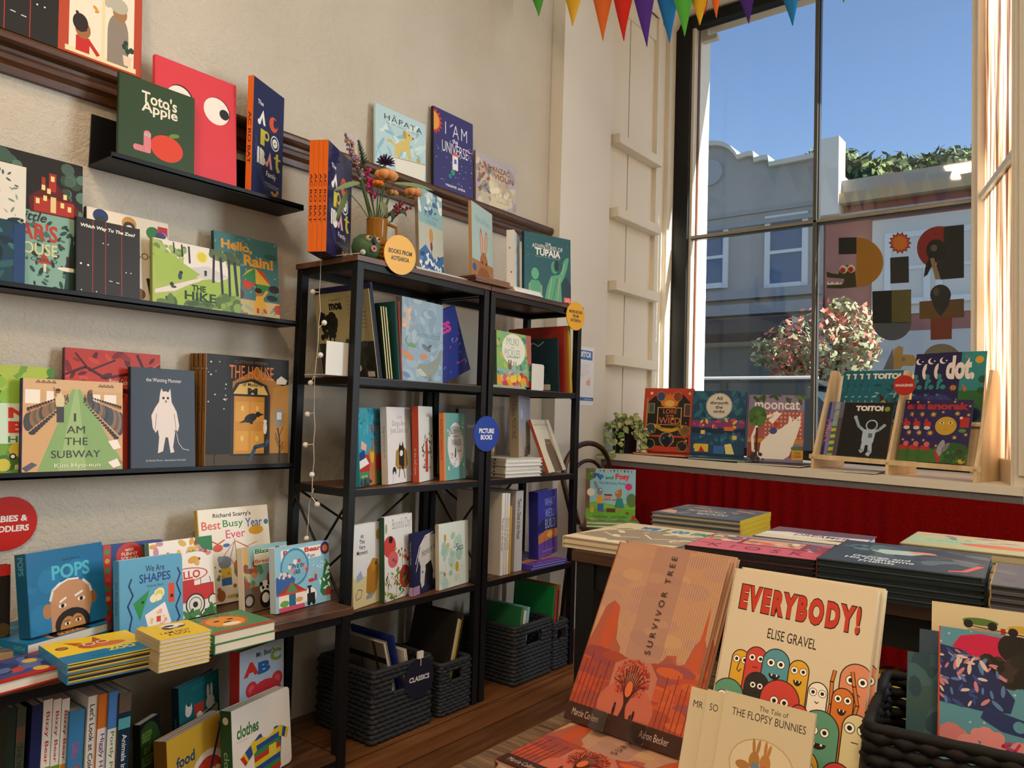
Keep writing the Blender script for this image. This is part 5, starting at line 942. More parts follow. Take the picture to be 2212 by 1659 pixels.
for k, (bx, tx, ty, cv, lb_) in enumerate(((662, 575, 365, '20301f', 'first thin dark green book leaning in the middle of the top left shelf'), (678, 590, 365, '2c4030', 'second thin dark green book leaning in the middle of the top left shelf'), (694, 604, 370, '3f5a2c', 'third thin green book, yellow edged, leaning on the top left shelf'))):
    leaning('picture_book', lb_, Z5(bx, 835), Z5(tx, ty), .006, .2, R2, 9.5, cover=cv, pages='d8cf9a', kind='paper')
leaning('picture_book', 'teal book with a bearded man in a round portrait, leaning on the top left shelf', Z5(745, 836), Z5(690, 335), .006, .24, R2, 7, cover='2a5a5c', art=POR, pages='c8805a')
leaning('picture_book', 'thin red edged book leaning against the silver sea creature book', Z5(760, 838), Z5(706, 335), .005, .24, R2, 6, cover='9a4a34', pages='d8a080')
SEA = [('R', 0, 0, 100, 100, '8fa8b8'), ('N', 60, 0, 0, 100, 100, 6, 14, ['9ab2c0', '86a0b2', 'a2b8c4'], 181, .5), ('T', 'Aotearoa', 34, 38, 92, 46, '6d8a98', {'b': 0}), ('N', 14, 2, 12, 24, 36, 2, 5, ['c8a890', 'd8b49a'], 182), ('S', [14, 46, 8, 52, 14, 58, 30, 57], 2, '6d9a62'), ('E', 24, 57, 9, 2.4, '6d9a62', 10), ('E', 58, 58, 12, 3, '6d7a82', 20), ('E', 66, 56, 6, 2, '55636c', -30), ('E', 14, 70, 14, 4, 'c88a62', 25), ('E', 52, 69, 9, 3.4, 'c88a62'), ('P', [34, 84, 40, 78, 62, 78, 82, 70, 92, 60, 98, 56, 96, 70, 84, 86, 66, 96, 46, 94], '8d9690'), ('P', [34, 86, 44, 84, 60, 92, 46, 94], 'b8bdb4'), ('P', [66, 90, 74, 98, 62, 100], '7d8680'), ('E', 10, 93, 10, 3, '6d8ab0', 15)]
stand('picture_book', 'silvery embossed sea creatures book with a whale, front of the top left shelf', (*Z5(757, 862), 'x', .325), Z5(765, 305), Z5(1035, 365), .024, z=R2, ang=97, lean=2, cover='8fa8b8', spine='6f7678', art=SEA, sart=[('T', 'Animals of Aotearoa', 25, 14, 75, 52, '3a3f42', {'rot': -1, 'b': 0})], rough=.22)
NAV = [('R', 0, 0, 100, 100, '22307c'), ('T', 'TALES', -30, 18, 70, 34, 'c83a8a', {'b': .05}), ('N', 20, 0, 40, 100, 100, 2, 5, ['3a8a8a', 'c84a8a', '4a5ab0', '5a86c0'], 185, .4), ('T', 'fifty stories', 60, 80, 92, 84, 'c84a9a')]
nb = stand('picture_book', 'deep blue book slumped sideways beside the silver whale book', (*Z5(1035, 888), 'x', .27), None, None, .012, z=R2+.001, ang=92, lean=2, w=.16, h=.24, cover='22307c', art=NAV)
nb.matrix_world = nb.matrix_world @ Matrix.Rotation(rad(-22), 4, 'Y')
def bookend(label, bl, br, tl, depth_x=.32):
    a = at(*bl, 'x', depth_x); b_ = at(*br, 'x', depth_x); zt = at(*tl, 'x', depth_x).z
    r = thing('bookend', label, 'bookend', (depth_x, a.y, R2)); L = b_.y-a.y; hh = zt-R2
    m = MB(); o = [(-.002, y, z) for y, z in rcorner(L, hh, .01)]
    m.prism(o, (.002, 0, 0), mat('d8d4cc', .45)); m.build('plate', r); m = MB(); m.box(-.1, 0, 0, -.002, L, .0015, mat('d8d4cc', .45)); m.build('foot', r)
bookend('white metal bookend in front of the khaki tree book', Z5(255, 842), Z5(430, 838), Z5(268, 602))
bookend('white metal bookend beside the dark teal gull book', Z5(1622, 932), Z5(1702, 934), Z5(1620, 752))
MUK = [('R', 0, 0, 100, 100, '8fb86a'), ('N', 70, 0, 0, 100, 100, 4, 9, ['6aa89a', '5f9a6a', 'b5c45a', '7ab0a8', 'c8b85a', '4f8a7a'], 191, .6), ('P', [84, 0, 100, 0, 100, 60, 88, 56], 'b0685a'), ('E', 48, 32, 34, 30, 'e9e6d2'), ('T', 'MUKI', 28, 10, 62, 24, '5f9a8a', {'b': -.01}), ('T', 'PICKLES', 22, 32, 66, 45, '5f9a8a', {'b': -.01}), ('T', 'and', 40, 26, 48, 30, '7aa08a'), ('S', [26, 47, 62, 46], 1.2, '5f9a8a'), ('E', 36, 64, 5, 6, '7a6050'), ('E', 50, 66, 5, 6, 'a5b0b8'), ('E', 33, 56, 2, 5, '7a6050'), ('E', 39, 56, 2, 5, '7a6050'), ('E', 47, 58, 2, 5, 'a5b0b8'), ('E', 53, 58, 2, 5, 'a5b0b8'), ('E', 38, 76, 5, 6, 'd8c8a0'), ('R', 0, 70, 100, 74, '8fb0c0'), ('N', 26, 0, 80, 100, 99, 4, 8, ['d84a3a', 'e8a03a', 'd85a8a', 'e8c84a', 'c8403a'], 192)]
stand('picture_book', 'green floral book with two small rabbits, top right shelf', (*Z5(1386, 897), 'x', .325), Z5(1390, 530), Z5(1618, 568), .012, z=R2+.009, ang=94, lean=3, cover='8fb86a', spine='5a7a5a', art=MUK)
mk = make_book('picture_book', 'upper of two thin books lying beneath the green rabbit book', .2, .2, .0038, kind='paper', cover='7a9a6a', pages='e2dccb', group='thin books under the green rabbit book', mw=flatmw(.335, YB0+.03, R2+.0085, 90))
dup(mk, shifted(mk.matrix_world, .012, .0042, .002), 'lower of two thin books lying beneath the green rabbit book')
leaning('picture_book', 'large brick red book leaning at the end of the top right shelf', Z5(1848, 930), Z5(1790, 497), .012, .285, R2, 5, cover='a5352a', pages='d8788a', spine='a5352a')
leaning('picture_book', 'yellow and pink edged book leaning behind the large brick red book', Z5(1882, 934), Z5(1806, 490), .014, .27, R2, 6, cover='c8a83a', pages='d8c88a', spine='b86a7a')
leaning('picture_book', 'dark teal book with a pale gull, leaning in front of the brick red book', Z5(1803, 928), Z5(1755, 577), .007, .2, R2, 5, cover='1f3a44', pages='e2dccb', art=[('N', 16, 0, 50, 100, 100, 5, 12, ['1a323c', '28464e'], 195, .5), ('S', [24, 12, 40, 8, 52, 14, 66, 6], 1.6, 'c8c8b8'), ('R', 62, 86, 80, 97, 'd8d4c8')])
# ---- row three
R3 = S2+.001
FAM = [('R', 0, 0, 100, 60, '3a9ab0'), ('N', 50, 0, 0, 100, 34, 2, 5, ['5ab0c0', '2a7a96', '4aa0a8'], 201, 3), ('R', 0, 60, 100, 84, 'b8342c'), ('R', 0, 82, 100, 100, '3f8a5a'), ('P', [34, 100, 42, 70, 30, 48, 44, 58, 56, 44, 60, 60, 76, 48, 66, 70, 70, 100], 'b5764a'), ('P', [10, 42, 30, 48, 26, 56, 6, 52], 'e0b0a0'), ('P', [0, 58, 20, 54, 24, 66, 0, 72], '27407f'), ('P', [0, 68, 26, 64, 38, 72, 0, 78], 'efe6e0'), ('T', 'FAMILY', 42, 22, 92, 33, 'b03a30', {'b': -.01}), ('T', 'TREE', 48, 40, 84, 50, 'b03a30', {'b': -.01}), ('E', 52, 62, 8, 10, 'd8b03a'), ('C', 52, 54, 5, 'a5683c'), ('T', 'Josh Pyke', 6, 86, 34, 90, 'e0d48a'), ('N', 20, 0, 92, 40, 100, 2, 4, ['2a3a30', '4a5a6a'], 202, 3)]
stand('picture_book', 'turquoise and red book with a big tree, left end of the second shelf', (*Z5(447, 1622), 'x', .33), Z5(472, 1045), Z5(630, 1055), .014, z=R3, ang=114, lean=4, cover='3a9ab0', art=FAM)
DOG = [('R', 0, 0, 100, 100, 'e6e0dc'), ('T', 'Dogs Are\nJust Like Us', 14, 18, 86, 36, '2f2a30', {'b': -.016}), ('T', 'Dina Gachman', 40, 10, 62, 15, '8a8488', {'b': -.01}), ('P', [30, 76, 34, 58, 60, 50, 80, 58, 84, 76, 74, 82, 40, 82], 'a5843a'), ('P', [46, 76, 46, 54, 52, 46, 64, 46, 70, 56, 68, 78, 60, 84, 56, 78], '2a2426'), ('E', 57, 47, 5, 4.4, 'e0d8d0'), ('E', 57, 61, 7, 4, 'efe8e0', -20), ('S', [50, 78, 44, 92], 3, '2a2426'), ('S', [64, 80, 70, 94], 3, '2a2426'), ('E', 26, 84, 8, 6, '2a2426'), ('E', 26, 92, 5, 8, 'e6e0dc'), ('S', [18, 98, 22, 84, 30, 80], .8, '5a5458')]
stand('picture_book', 'white book of a dog sitting in an ochre armchair, second shelf', (*Z5(642, 1612), 'x', .32), Z5(660, 1040), Z5(815, 1052), .022, z=R3, ang=110, lean=4, cover='e6e0dc', spine='c8c2be', art=DOG, sart=[('T', 'Dogs Are Just Like Us', 30, 26, 70, 66, '5a5458', {'rot': -1, 'b': 0})])
RSP = [('R', 0, 0, 100, 100, 'e6e2dc'), ('N', 50, 24, 36, 90, 84, 2, 6, ['2f4a4a', 'c8482e', '1f2a2e', '5a8a7a', '3a3030'], 211, .5), ('P', [44, 88, 46, 50, 56, 40, 64, 56, 64, 88], 'c8482e'), ('T', 'Carson Ellis', 54, 8, 78, 14, 'b0a090', {'b': 0})]
stand('picture_book', 'white book with red spine and a tangle of dark leaves, second shelf', (*Z5(860, 1600), 'x', .315), Z5(870, 1035), Z5(964, 1045), .022, z=R3, ang=116, lean=3, cover='e6e2dc', spine='b5432c', art=RSP, sart=[('T', 'In the half room', 30, 56, 70, 90, 'e0b8a8', {'rot': -1, 'b': 0})])
UND = [('R', 0, 0, 100, 100, '6fa8a0'), ('R', 0, 0, 6, 100, 'e0905a'), ('E', 54, 48, 38, 34, 'e6e0dc'), ('N', 30, 16, 14, 92, 84, 1.6, 4, ['e6e0dc', '8fc0b8'], 221), ('T', 'UNDERWATER', 22, 20, 88, 31, '3a5a60', {'b': 0, 'arc': 4}), ('T', 'everybody is', 38, 33, 74, 37, '3a5a60', {'b': 0}), ('T', 'PARADE', 36, 40, 80, 49, '3a5a60', {'b': 0}), ('N', 16, 24, 52, 84, 80, 1.4, 3, ['e0905a', 'd8a888', '8a6a5a'], 222), ('E', 52, 60, 3, 8, '5a4038')]
stand('picture_book', 'sea green book with orange spine and white cloud title, second shelf', (*Z5(1030, 1580), 'x', .31), Z5(1040, 1080), Z5(1180, 1090), .018, z=R3, ang=104, lean=3, cover='6fa8a0', spine='d8804a', art=UND, sart=[('T', 'EVERYBODY UNDERWATER', 30, 10, 70, 70, '6a4030', {'rot': -1, 'b': 0})])
TANB = [('R', 0, 0, 100, 60, '4a453e'), ('R', 66, 0, 100, 100, 'b8a486'), ('N', 40, 0, 70, 100, 100, 3, 8, ['2f2c28', '5a4c3a', '3a352e'], 231, 2), ('T', 'TALES OF NATURE', 22, 24, 60, 28, 'a09a8c', {'b': 0}), ('P', [30, 80, 40, 50, 54, 54, 50, 80], '6a6458'), ('N', 24, 70, 60, 99, 99, 2, 5, ['8a7450', '6d5a40'], 232, 3)]
stand('picture_book', 'dark taupe book partly behind the blue round sign, second shelf', (*Z5(1150, 1555), 'x', .22), Z5(1140, 1052), Z5(1448, 1054), .014, z=R3, ang=90, lean=4, w=.2, cover='4a453e', spine='3a352e', art=TANB)
pz = make_book('picture_book', 'topmost of five white books stacked on the second shelf, right bookcase', .2, .19, .0135, cover='d9d6cd', spine='b8b0a0', pages='ece8e0', group='stack of five white books', mw=flatmw(.345, at(*Z5(1452, 1530), 'x', .345).y, R3+.0705, 85), sart=[('C', 50, 70, 30, '2a2a2a')])
for i in range(4): dup(pz, shifted(pz.matrix_world, .003*((i % 2)*2-1), .0141*(i+1), .004*(i % 2), rot=[1, -1, .5, -.5][i]), '%s of five white books stacked on the second shelf, right bookcase' % ['second from top', 'middle one', 'fourth from top', 'lowest'][i])
MOO = [('R', 0, 0, 100, 100, '8f9ab0'), ('R', 0, 60, 100, 100, 'b5a48e'), ('N', 24, 0, 40, 100, 86, 8, 20, ['9aa0ae', 'a8a49e', 'b0a494'], 241, .4), ('T', 'THE MOON FROM', 20, 5, 94, 9, 'd9dbe0', {'b': 0}), ('T', 'Jon Klassen', 40, 13, 62, 16, 'd9dbe0', {'b': 0}), ('C', 26, 30, 9, 'b8bcc6'), ('P', [60, 90, 64, 74, 68, 90], '5a3a2a'), ('S', [64, 76, 64, 70], 1, '8a3a2a'), ('N', 14, 40, 86, 100, 99, 3, 6, ['7a6450', '9a8468'], 242)]
stand('picture_book', 'tall hazy blue and sand book standing on the stack of five white books', (*Z5(1533, 1408), 'x', .31), Z5(1536, 965), Z5(1612, 970), .034, z=R3+.071, ang=116, lean=2, cover='8f9ab0', spine='8a7a60', art=MOO, sart=[('T', 'THE SKULL MOON TALES', 28, 8, 72, 70, '3a3028', {'rot': -1, 'b': 0})])
BRB = [('R', 0, 0, 100, 100, 'ded6bd'), ('T', 'I WANT MY HAT BACK', 4, 8, 84, 12.5, 'b5473a', {'b': .0}), ('T', 'JON KLASSEN', 34, 16, 66, 19, 'b58a6a', {'b': 0}), ('P', [34, 100, 30, 60, 34, 46, 44, 38, 60, 38, 70, 46, 76, 64, 80, 100], '77624e'), ('P', [36, 44, 38, 36, 44, 40], '77624e'), ('P', [62, 40, 68, 37, 70, 46], '77624e'), ('C', 44, 46, 1.4, 'e8e0cc'), ('C', 54, 46, 1.4, 'e8e0cc')]
stand('picture_book', 'cream book with a standing brown bear, propped on the right end of the second shelf', (*Z5(1742, 1512), 'x', .335), Z5(1615, 1125), Z5(1737, 1131), .012, z=R3+.004, ang=108, lean=22, cover='ded6bd', spine='a8452f', art=BRB)
# ---- row four
R4 = S3+.001
ATM = [('R', 0, 0, 100, 100, 'e6e4e2'), ('R', 0, 64, 100, 100, 'dccf9a'), ('T', 'At\nThis\nVery\nMoment', 12, 12, 50, 37, '17181c', {'b': .015}), ('E', 90, 16, 10, 7, 'c89a3a'), ('P', [44, 84, 48, 56, 62, 48, 86, 46, 90, 60, 82, 84, 64, 92], 'b07a2a'), ('E', 72, 52, 12, 8, 'c08830'), ('C', 80, 51, 3, '1f1a14'), ('P', [10, 62, 26, 56, 34, 66, 12, 70], '9fb0c4'), ('P', [46, 88, 70, 86, 66, 92, 44, 93], '8a9ab0'), ('S', [8, 84, 18, 78, 30, 80, 26, 88, 10, 90, 8, 84], 1.6, '7a2a20')]
stand('picture_book', 'white and sand book with a big ochre bear, left end of the third shelf', (*Z6(354, 790), 'x', .335), Z6(371, 302), Z6(527, 267), .016, z=R4, ang=103, lean=3, cover='e6e4e2', spine='dccf9a', art=ATM, pages='e8e4da')
BEA = [('R', 0, 0, 100, 100, 'e9e6e0'), ('T', 'Beautiful Day!', 28, 4, 96, 20, '3a3a3e', {'b': -.02}), ('E', 18, 36, 22, 13, 'cf4a44'), ('E', 30, 52, 18, 10, 'd8686a'), ('C', 22, 28, 7, '2a2424'), ('N', 24, 30, 40, 90, 90, 2.6, 5, ['c8403c', 'd8605a', '5a8a4a', 'c8a03a', '3a6a4a'], 251), ('E', 72, 76, 20, 14, 'b82f2c'), ('E', 72, 78, 10, 7, '7a1f1c'), ('N', 60, 0, 66, 100, 100, 1, 2.4, ['4a7a3a', '7a9a3a', 'c8a83a', '2f5a3a'], 252, 3), ('E', 6, 14, 4, 6, '9ab08a'), ('S', [40, 96, 46, 60], 1, '4a7a3a'), ('S', [66, 98, 62, 44], 1, '4a7a3a')]
stand('picture_book', 'white book covered in red poppies, dark green spine, third shelf', (*Z6(531, 768), 'x', .335), Z6(545, 255), Z6(700, 218), .018, z=R4, ang=103, lean=3, cover='e9e6e0', spine='2a4a34', art=BEA)
HOO = [('R', 0, 0, 100, 100, '23284e'), ('P', [20, 40, 34, 18, 60, 6, 90, 8, 100, 20, 100, 80, 84, 84, 74, 60, 56, 54, 48, 70, 44, 88, 34, 92, 28, 80, 30, 56], 'd4cdc8'), ('P', [50, 56, 74, 50, 84, 70, 70, 96, 54, 86], '17181c'), ('T', 'Hooves or Hands', 36, 24, 110, 36, '4a4038', {'skew': -12, 'b': .0}), ('S', [10, 50, 26, 24, 50, 8, 84, 4], 2.4, 'e6e0da'), ('S', [12, 62, 24, 40, 34, 26], 2, 'e6e0da'), ('E', 38, 66, 2.4, 2, '20181a'), ('R', 0, 86, 26, 100, 'b08ab0'), ('R', 60, 92, 100, 100, '1a1c34')]
stand('picture_book', 'navy book with a bowing white horse, third shelf', (*Z6(702, 726), 'x', .335), Z6(706, 347), Z6(838, 303), .015, z=R4, ang=105, lean=3, cover='23284e', spine='1f2244', art=HOO, sart=[('T', 'Hooves or Hands', 30, 14, 70, 50, '9a9ab0', {'rot': -1, 'b': 0}), ('R', 0, 86, 100, 100, 'b08ab0')])
SEAB = [('R', 0, 0, 100, 100, 'dfe6da'), ('N', 24, 0, 20, 70, 100, 6, 14, ['b8d4c8', 'a8cabc', 'c8dcd0'], 261, .8), ('T', 'Sea', 58, 34, 82, 45, '3a4a48', {'b': 0}), ('T', 'THE', 46, 38, 56, 41, '6a7a78'), ('E', 20, 22, 4, 6, 'c8a03a'), ('E', 30, 34, 4, 4, 'd8b04a'), ('Y', 18, 78, 6, 5, 'd8683a'), ('E', 60, 70, 6, 8, 'c8a83a'), ('E', 40, 66, 3, 3, 'd8b84a'), ('S', [8, 96, 22, 70, 14, 40], .7, '8ab0a0'), ('S', [34, 96, 40, 70, 50, 60], .7, '8ab0a0'), ('S', [70, 96, 66, 80, 80, 70], .7, '8ab0a0')]
stand('picture_book', 'pale mint book with small sea creatures, third shelf', (*Z6(842, 705), 'x', .335), Z6(851, 296), Z6(1014, 262), .014, z=R4, ang=97, lean=3, cover='dfe6da', spine='b8b09a', art=SEAB)
for k, (x0, x1, ty, c_, tx, lb_) in enumerate(((1162, 1181, 122, 'e4ded4', 'The bear in the house', 'first thin white spine on the third shelf, right bookcase'), (1183, 1195, 120, 'dcd8d0', 'There a ghost', 'second thin white spine on the third shelf, right bookcase'), (1197, 1209, 122, 'e6e0d4', 'Ghost in the house', 'third thin white spine on the third shelf, right bookcase'), (1211, 1222, 195, 'c8a24a', '', 'short mustard spine between white ones on the third shelf, right bookcase'))):
    spine(lb_, Z6(x0, 0)[0], Z6(x1, 0)[0], Z6(0, ty)[1], [(c_, 0, 100)], [(tx, 30, 70, '3a3a3a')] if tx else [], W_, z=R4, xp=.32, d=.22, kind='hard', grp='white spines on the third shelf')
spine('wide grey white spine, last of the row on the third shelf, right bookcase', Z6(1240, 0)[0], Z6(1284, 0)[0], Z6(0, 108)[1], [('b9b6b4', 0, 100)], [("There's a Ghost in this House", 10, 60, '2a2a2e')], W_, z=R4, xp=.31, d=.22, kind='hard', grp='white spines on the third shelf')
WWB = [('R', 0, 0, 100, 46, '3a3aa8'), ('R', 0, 40, 100, 60, '4a3a8a'), ('P', [0, 50, 30, 42, 60, 48, 100, 38, 100, 70, 0, 70], '2a2a6a'), ('R', 0, 62, 100, 100, '6a4a9a'), ('P', [0, 66, 40, 60, 100, 62, 100, 74, 0, 78], 'c8784a'), ('E', 60, 68, 16, 5, 'e8b05a'), ('T', 'WHAT', 34, 12, 86, 24, 'b8c4ee', {'b': -.01}), ('T', "WE'LL", 36, 28, 84, 41, 'b8c4ee', {'b': -.01}), ('T', 'BUILD', 36, 44, 88, 58, 'b8c4ee', {'b': -.01}), ('S', [30, 72, 30, 88], 1.6, '1f1a3a'), ('S', [52, 72, 52, 86], 1.6, '1f1a3a'), ('S', [74, 70, 74, 84], 1.6, '1f1a3a'), ('T', 'Plans for Our Together Future', 24, 90, 84, 93, 'c8b8d8', {'b': 0})]
wl = make_book('picture_book', 'upper purple book lying under its standing twin, third shelf, right bookcase', .22, .24, .009, cover='4a3a9a', art=WWB, pages='c8c0e0', group='purple books on the third shelf', mw=flatmw(.352, at(*Z6(1440, 545), 'x', .352).y-.07, R4+.0195, 88))
dup(wl, shifted(wl.matrix_world, -.006, .0098, .004), 'lower purple book lying beneath, third shelf, right bookcase')
stand('picture_book', 'violet blue dusk book standing on its lying twins, third shelf, right bookcase', (*Z6(1403, 518), 'x', .30), Z6(1408, 112), Z6(1514, 95), .04, z=R4+.0205, ang=104, lean=2, cover='3a3aa8', spine='2a2a7a', art=WWB)
# ---- baskets under the lowest shelf
BX = .385
def front_at(px, py): q = at(px, py, 'z', .0); return q
def shelf_basket(label, pl, pr, ptop, depth, lo, hi):
    x = min(.345, at(*pl, 'z', FLZ+.004).x); y0, y1 = max(lo, at(*pl, 'x', x).y), min(hi, at(*pr, 'x', x).y); hh = at(*ptop, 'x', x).z
    mw = Matrix.Translation((x, y0, FLZ+.004)) @ Matrix.Rotation(rad(90), 4, 'Z')
    return basket(label, y1-y0, depth, hh-FLZ-.008, mw), x, y0, y1, hh
B1, x1, y1a, y1b, h1 = shelf_basket('black woven basket with the navy round tag, holding a spider web book', Z6(470, 1540), Z6(795, 1395), Z6(470, 1135), .255, 1.5, 1.84)
B2, x2, y2a, y2b, h2 = shelf_basket('black woven basket half full of thin yellow edged books, right of the navy tag', Z6(855, 1375), Z6(1130, 1265), Z6(855, 1090), .255, 1.86, 2.022)
B3, x3, y3a, y3b, h3 = shelf_basket('black woven basket under the right bookcase with green and white books', Z6(1268, 1215), Z6(1476, 1112), Z6(1268, 882), .255, 2.115, 2.5)
B4, x4, y4a, y4b, h4 = shelf_basket('black woven basket furthest under the right bookcase, holding an orange book', Z6(1492, 1108), Z6(1650, 1032), Z6(1492, 852), .255, 2.515, 2.618)
def inbasket(label, x1_, y, zt, d, hh, t, lean, cover, art=(), pages='e6dfd0', yaw=0, kind='hard', z=None):
    ang = yaw; u = Vector((math.cos(rad(ang)), math.sin(rad(ang)), 0)); n0 = Vector((u.y, -u.x, 0))
    v = Vector((0, 0, 1))*math.cos(rad(lean))-n0*math.sin(rad(lean)); n = u.cross(v)
    o = Vector((x1_, y, zt-hh*math.cos(rad(lean)) if z is None else z))-u*d
    return make_book('picture_book', label, d, hh, t, cover=cover, art=art, pages=pages, kind=kind, mw=frame(o, u, v, n))
WEB = [('R', 0, 0, 100, 100, '7a756c'), ('R', 10, 0, 15, 100, '1f1c1a'), ('R', 0, 18, 100, 25, '1f1c1a'), ('R', 76, 0, 82, 100, '3a2c22'), ('P', [40, 100, 52, 60, 78, 42, 78, 100], 'a09686')]+[('S', [46, 26, x, 92], .5, '2f2c2a') for x in (20, 34, 46, 58, 72)]+[('S', [30, y, 46, y+5, 64, y], .5, '2f2c2a') for y in (44, 56, 68, 80)]+[('E', 62, 52, 2, 3, '1a1816')]
inbasket('grey spider web book leaning in the tagged basket', x1-.02, y1a+.13, h1+.085, .22, .28, .015, -16, '8a857a', WEB, z=FLZ+.02)
inbasket('thin blue and red backed book behind the spider web book in the tagged basket', x1-.025, y1a+.165, 0, .2, .29, .008, -14, '2a3a8a', (), 'c84a4a', z=FLZ+.02)
inbasket('small white paperback at the corner of the tagged basket', x1-.02, y1a+.19, 0, .13, .235, .012, -12, 'd8cfc0', (), 'e0d8c8', z=FLZ+.02)
for k, (dy, hh, c_, pg, lb_) in enumerate(((.03, .30, '2a2622', 'd8cf9a', 'black'), (.055, .285, 'd8d0b8', 'e6dfc8', 'cream'), (.075, .28, 'c8a83a', 'e0d8b0', 'yellow'), (.095, .30, '3a3a34', 'd8d0a0', 'charcoal'))):
    inbasket('thin %s book leaning in the basket right of the navy tag' % lb_, x2-.03, y2a+dy*.5+.02, 0, .2, hh, .008, 13, c_, (), pg, z=FLZ+.02)
for k, (dy, d, hh, c_, pg, lb_) in enumerate(((.03, .22, .255, '2f7a4a', 'e6e2d8', 'green'), (.055, .2, .24, 'e0ddd4', 'e6e2d8', 'white'), (.08, .2, .25, '8ac0cc', 'e6e2d8', 'pale blue'))):
    inbasket('%s book standing in the basket under the right bookcase' % lb_, x3-.03, y3a+dy*.8+.02, 0, min(d, .2), hh, .012, 8, c_, (), pg, z=FLZ+.02)
for k, (dy, d, hh, c_, pg, lb_) in enumerate(((.02, .27, .30, '1f8a4a', 'e6e2d8', 'bright green'), (.06, .12, .285, 'c8502c', 'e6d8c8', 'small red'), (.085, .12, .28, '4a2a6a', 'e6d8c8', 'small purple'), (.11, .20, .30, 'b5803a', 'c8a060', 'ochre'))):
    inbasket('%s book standing in the last basket under the right bookcase' % lb_, x4-.03, y4a+dy*.45+.006, 0, min(d, .2), hh, .008, 4, c_, (), pg, z=FLZ+.02)
# ---- round signs on the bookcases
q = at(*Z4(787, 1118), 'x', .366)
disc('shelf_sign', 'yellow round card sign for books from Aotearoa, clipped to the bookcase top below the vase', (.362, q.y, q.z), (1, -.1, 0), .061, 'e0a62c', [('BOOKS FROM', .14, .115, .74), ('AOTEAROA', -.2, .115, .58)], '2a2620')
q = at(*Z4(2001, 1540), 'x', .37)
disc('shelf_sign', 'smaller looking yellow round card sign for more books, at the right corner of the bookcase', (.362, q.y, q.z), (1, -.1, 0), .058, 'e0a62c', [('MORE BOOKS', .3, .11, .72), ('FROM', 0, .11, .32), ('AOTEAROA', -.3, .11, .58)], '2a2620')
q = at(*Z5(1342, 1220), 'x', .37)
disc('shelf_sign', 'blue round card sign for picture books on the uprights between the bookcases', (.358, q.y, q.z), (1, -.08, 0), .062, '1f3f9a', [('PICTURE', .16, .14, .6), ('BOOKS', -.2, .14, .46)], 'e6e6ea')
q = at(*Z6(745, 1155), 'x', x1+.014)
tg = disc('hanging_sign', 'navy round tag for classics hanging on the front of the woven basket', (x1+.012, q.y, q.z), (1, -.05, .0), .062, '17182c', [('CLASSICS', 0, .13, .68)], 'e6e6ea')
m = MB(); m.box(-.011, -.004, .062, .011, .004, .084, mat('e6e4de', .3)); m.tube([(0, -.003, .064), (.0, -.005, .05), (0, -.004, .04)], .0012, mat('e6e4de', .3), 6); m.build('clip', tg)
# ---- vase, pot, flowers
r = thing('vase', 'amber glazed vase with a bobbled base, holding the bouquet on the bookcase', 'vase', tuple(at(*Z4(612, 1125), 'x', .255).xy)+(T,))
AMB = mat('8a5a16', .12); m = MB()
m.lathe([(0, 0), (.03, 0), (.034, .004), (.037, .025), (.036, .045), (.029, .056), (.027, .065), (.028, .104), (.029, .108), (.0265, .108), (.025, .066), (.02, .03), (0, .02)], (0, 0, 0), AMB, 28); m.build('body', r)
m = MB()
for k in range(5):
    for j in range(22):
        a_ = 2*math.pi*(j+.5*(k % 2))/22; m.ball((.0365*math.cos(a_), .0365*math.sin(a_), .008+k*.0095), .0042, AMB, 6)
m.build('bobbles', r)
m = MB(); m.tube([(.027*.7, .027*.7, .1), (.036, .036, .092), (.038, .038, .07), (.026, .026, .058)], .004, AMB, 8); m.build('handle', r)
VC = Vector(r.location); r.scale = (1.2, 1.2, 1.38)
r = thing('face_pot', 'round green clay pot with a surprised face, in front of the vase', 'pot', tuple(at(*Z4(540, 1130), 'x', .31).xy)+(T,))
GP = mat('3f5a3c', .45); m = MB(); m.lathe([(0, 0), (.018, 0), (.03, .01), (.034, .028), (.030, .046), (.018, .056), (.012, .058), (.01, .052), (0, .05)], (0, 0, 0), GP, 24); m.build('body', r)
fd = Vector((.86, -.1, 0)).normalized(); sd_ = Vector((-fd.y, fd.x, 0))
for s in (-1, 1):
    m = MB(); m.ball(fd*.029+sd_*.013*s+Vector((0, 0, .044)), .0068, mat('c8a878', .5), 10); m.ball(fd*.0345+sd_*.013*s+Vector((0, 0, .045)), .003, mat('2a2420', .4), 8); m.build('eye', r)
m = MB(); m.ball(fd*.0345+Vector((0, 0, .038)), .006, mat('27304a', .4), 10, (1, .8, 1.6)); m.build('nose', r)
m = MB(); m.lathe([(.003, -.002), (.0075, -.002), (.0085, .001), (.006, .003), (.003, .001)], fd*.0335+Vector((0, 0, .021)), mat('b5786a', .5), 14, fd.to_track_quat('Z', 'Y').to_matrix()); m.build('mouth', r); r.scale = (1.28, 1.28, 1.3)
STEMC = ['3f5a34', '4a5f3a', '55683f']
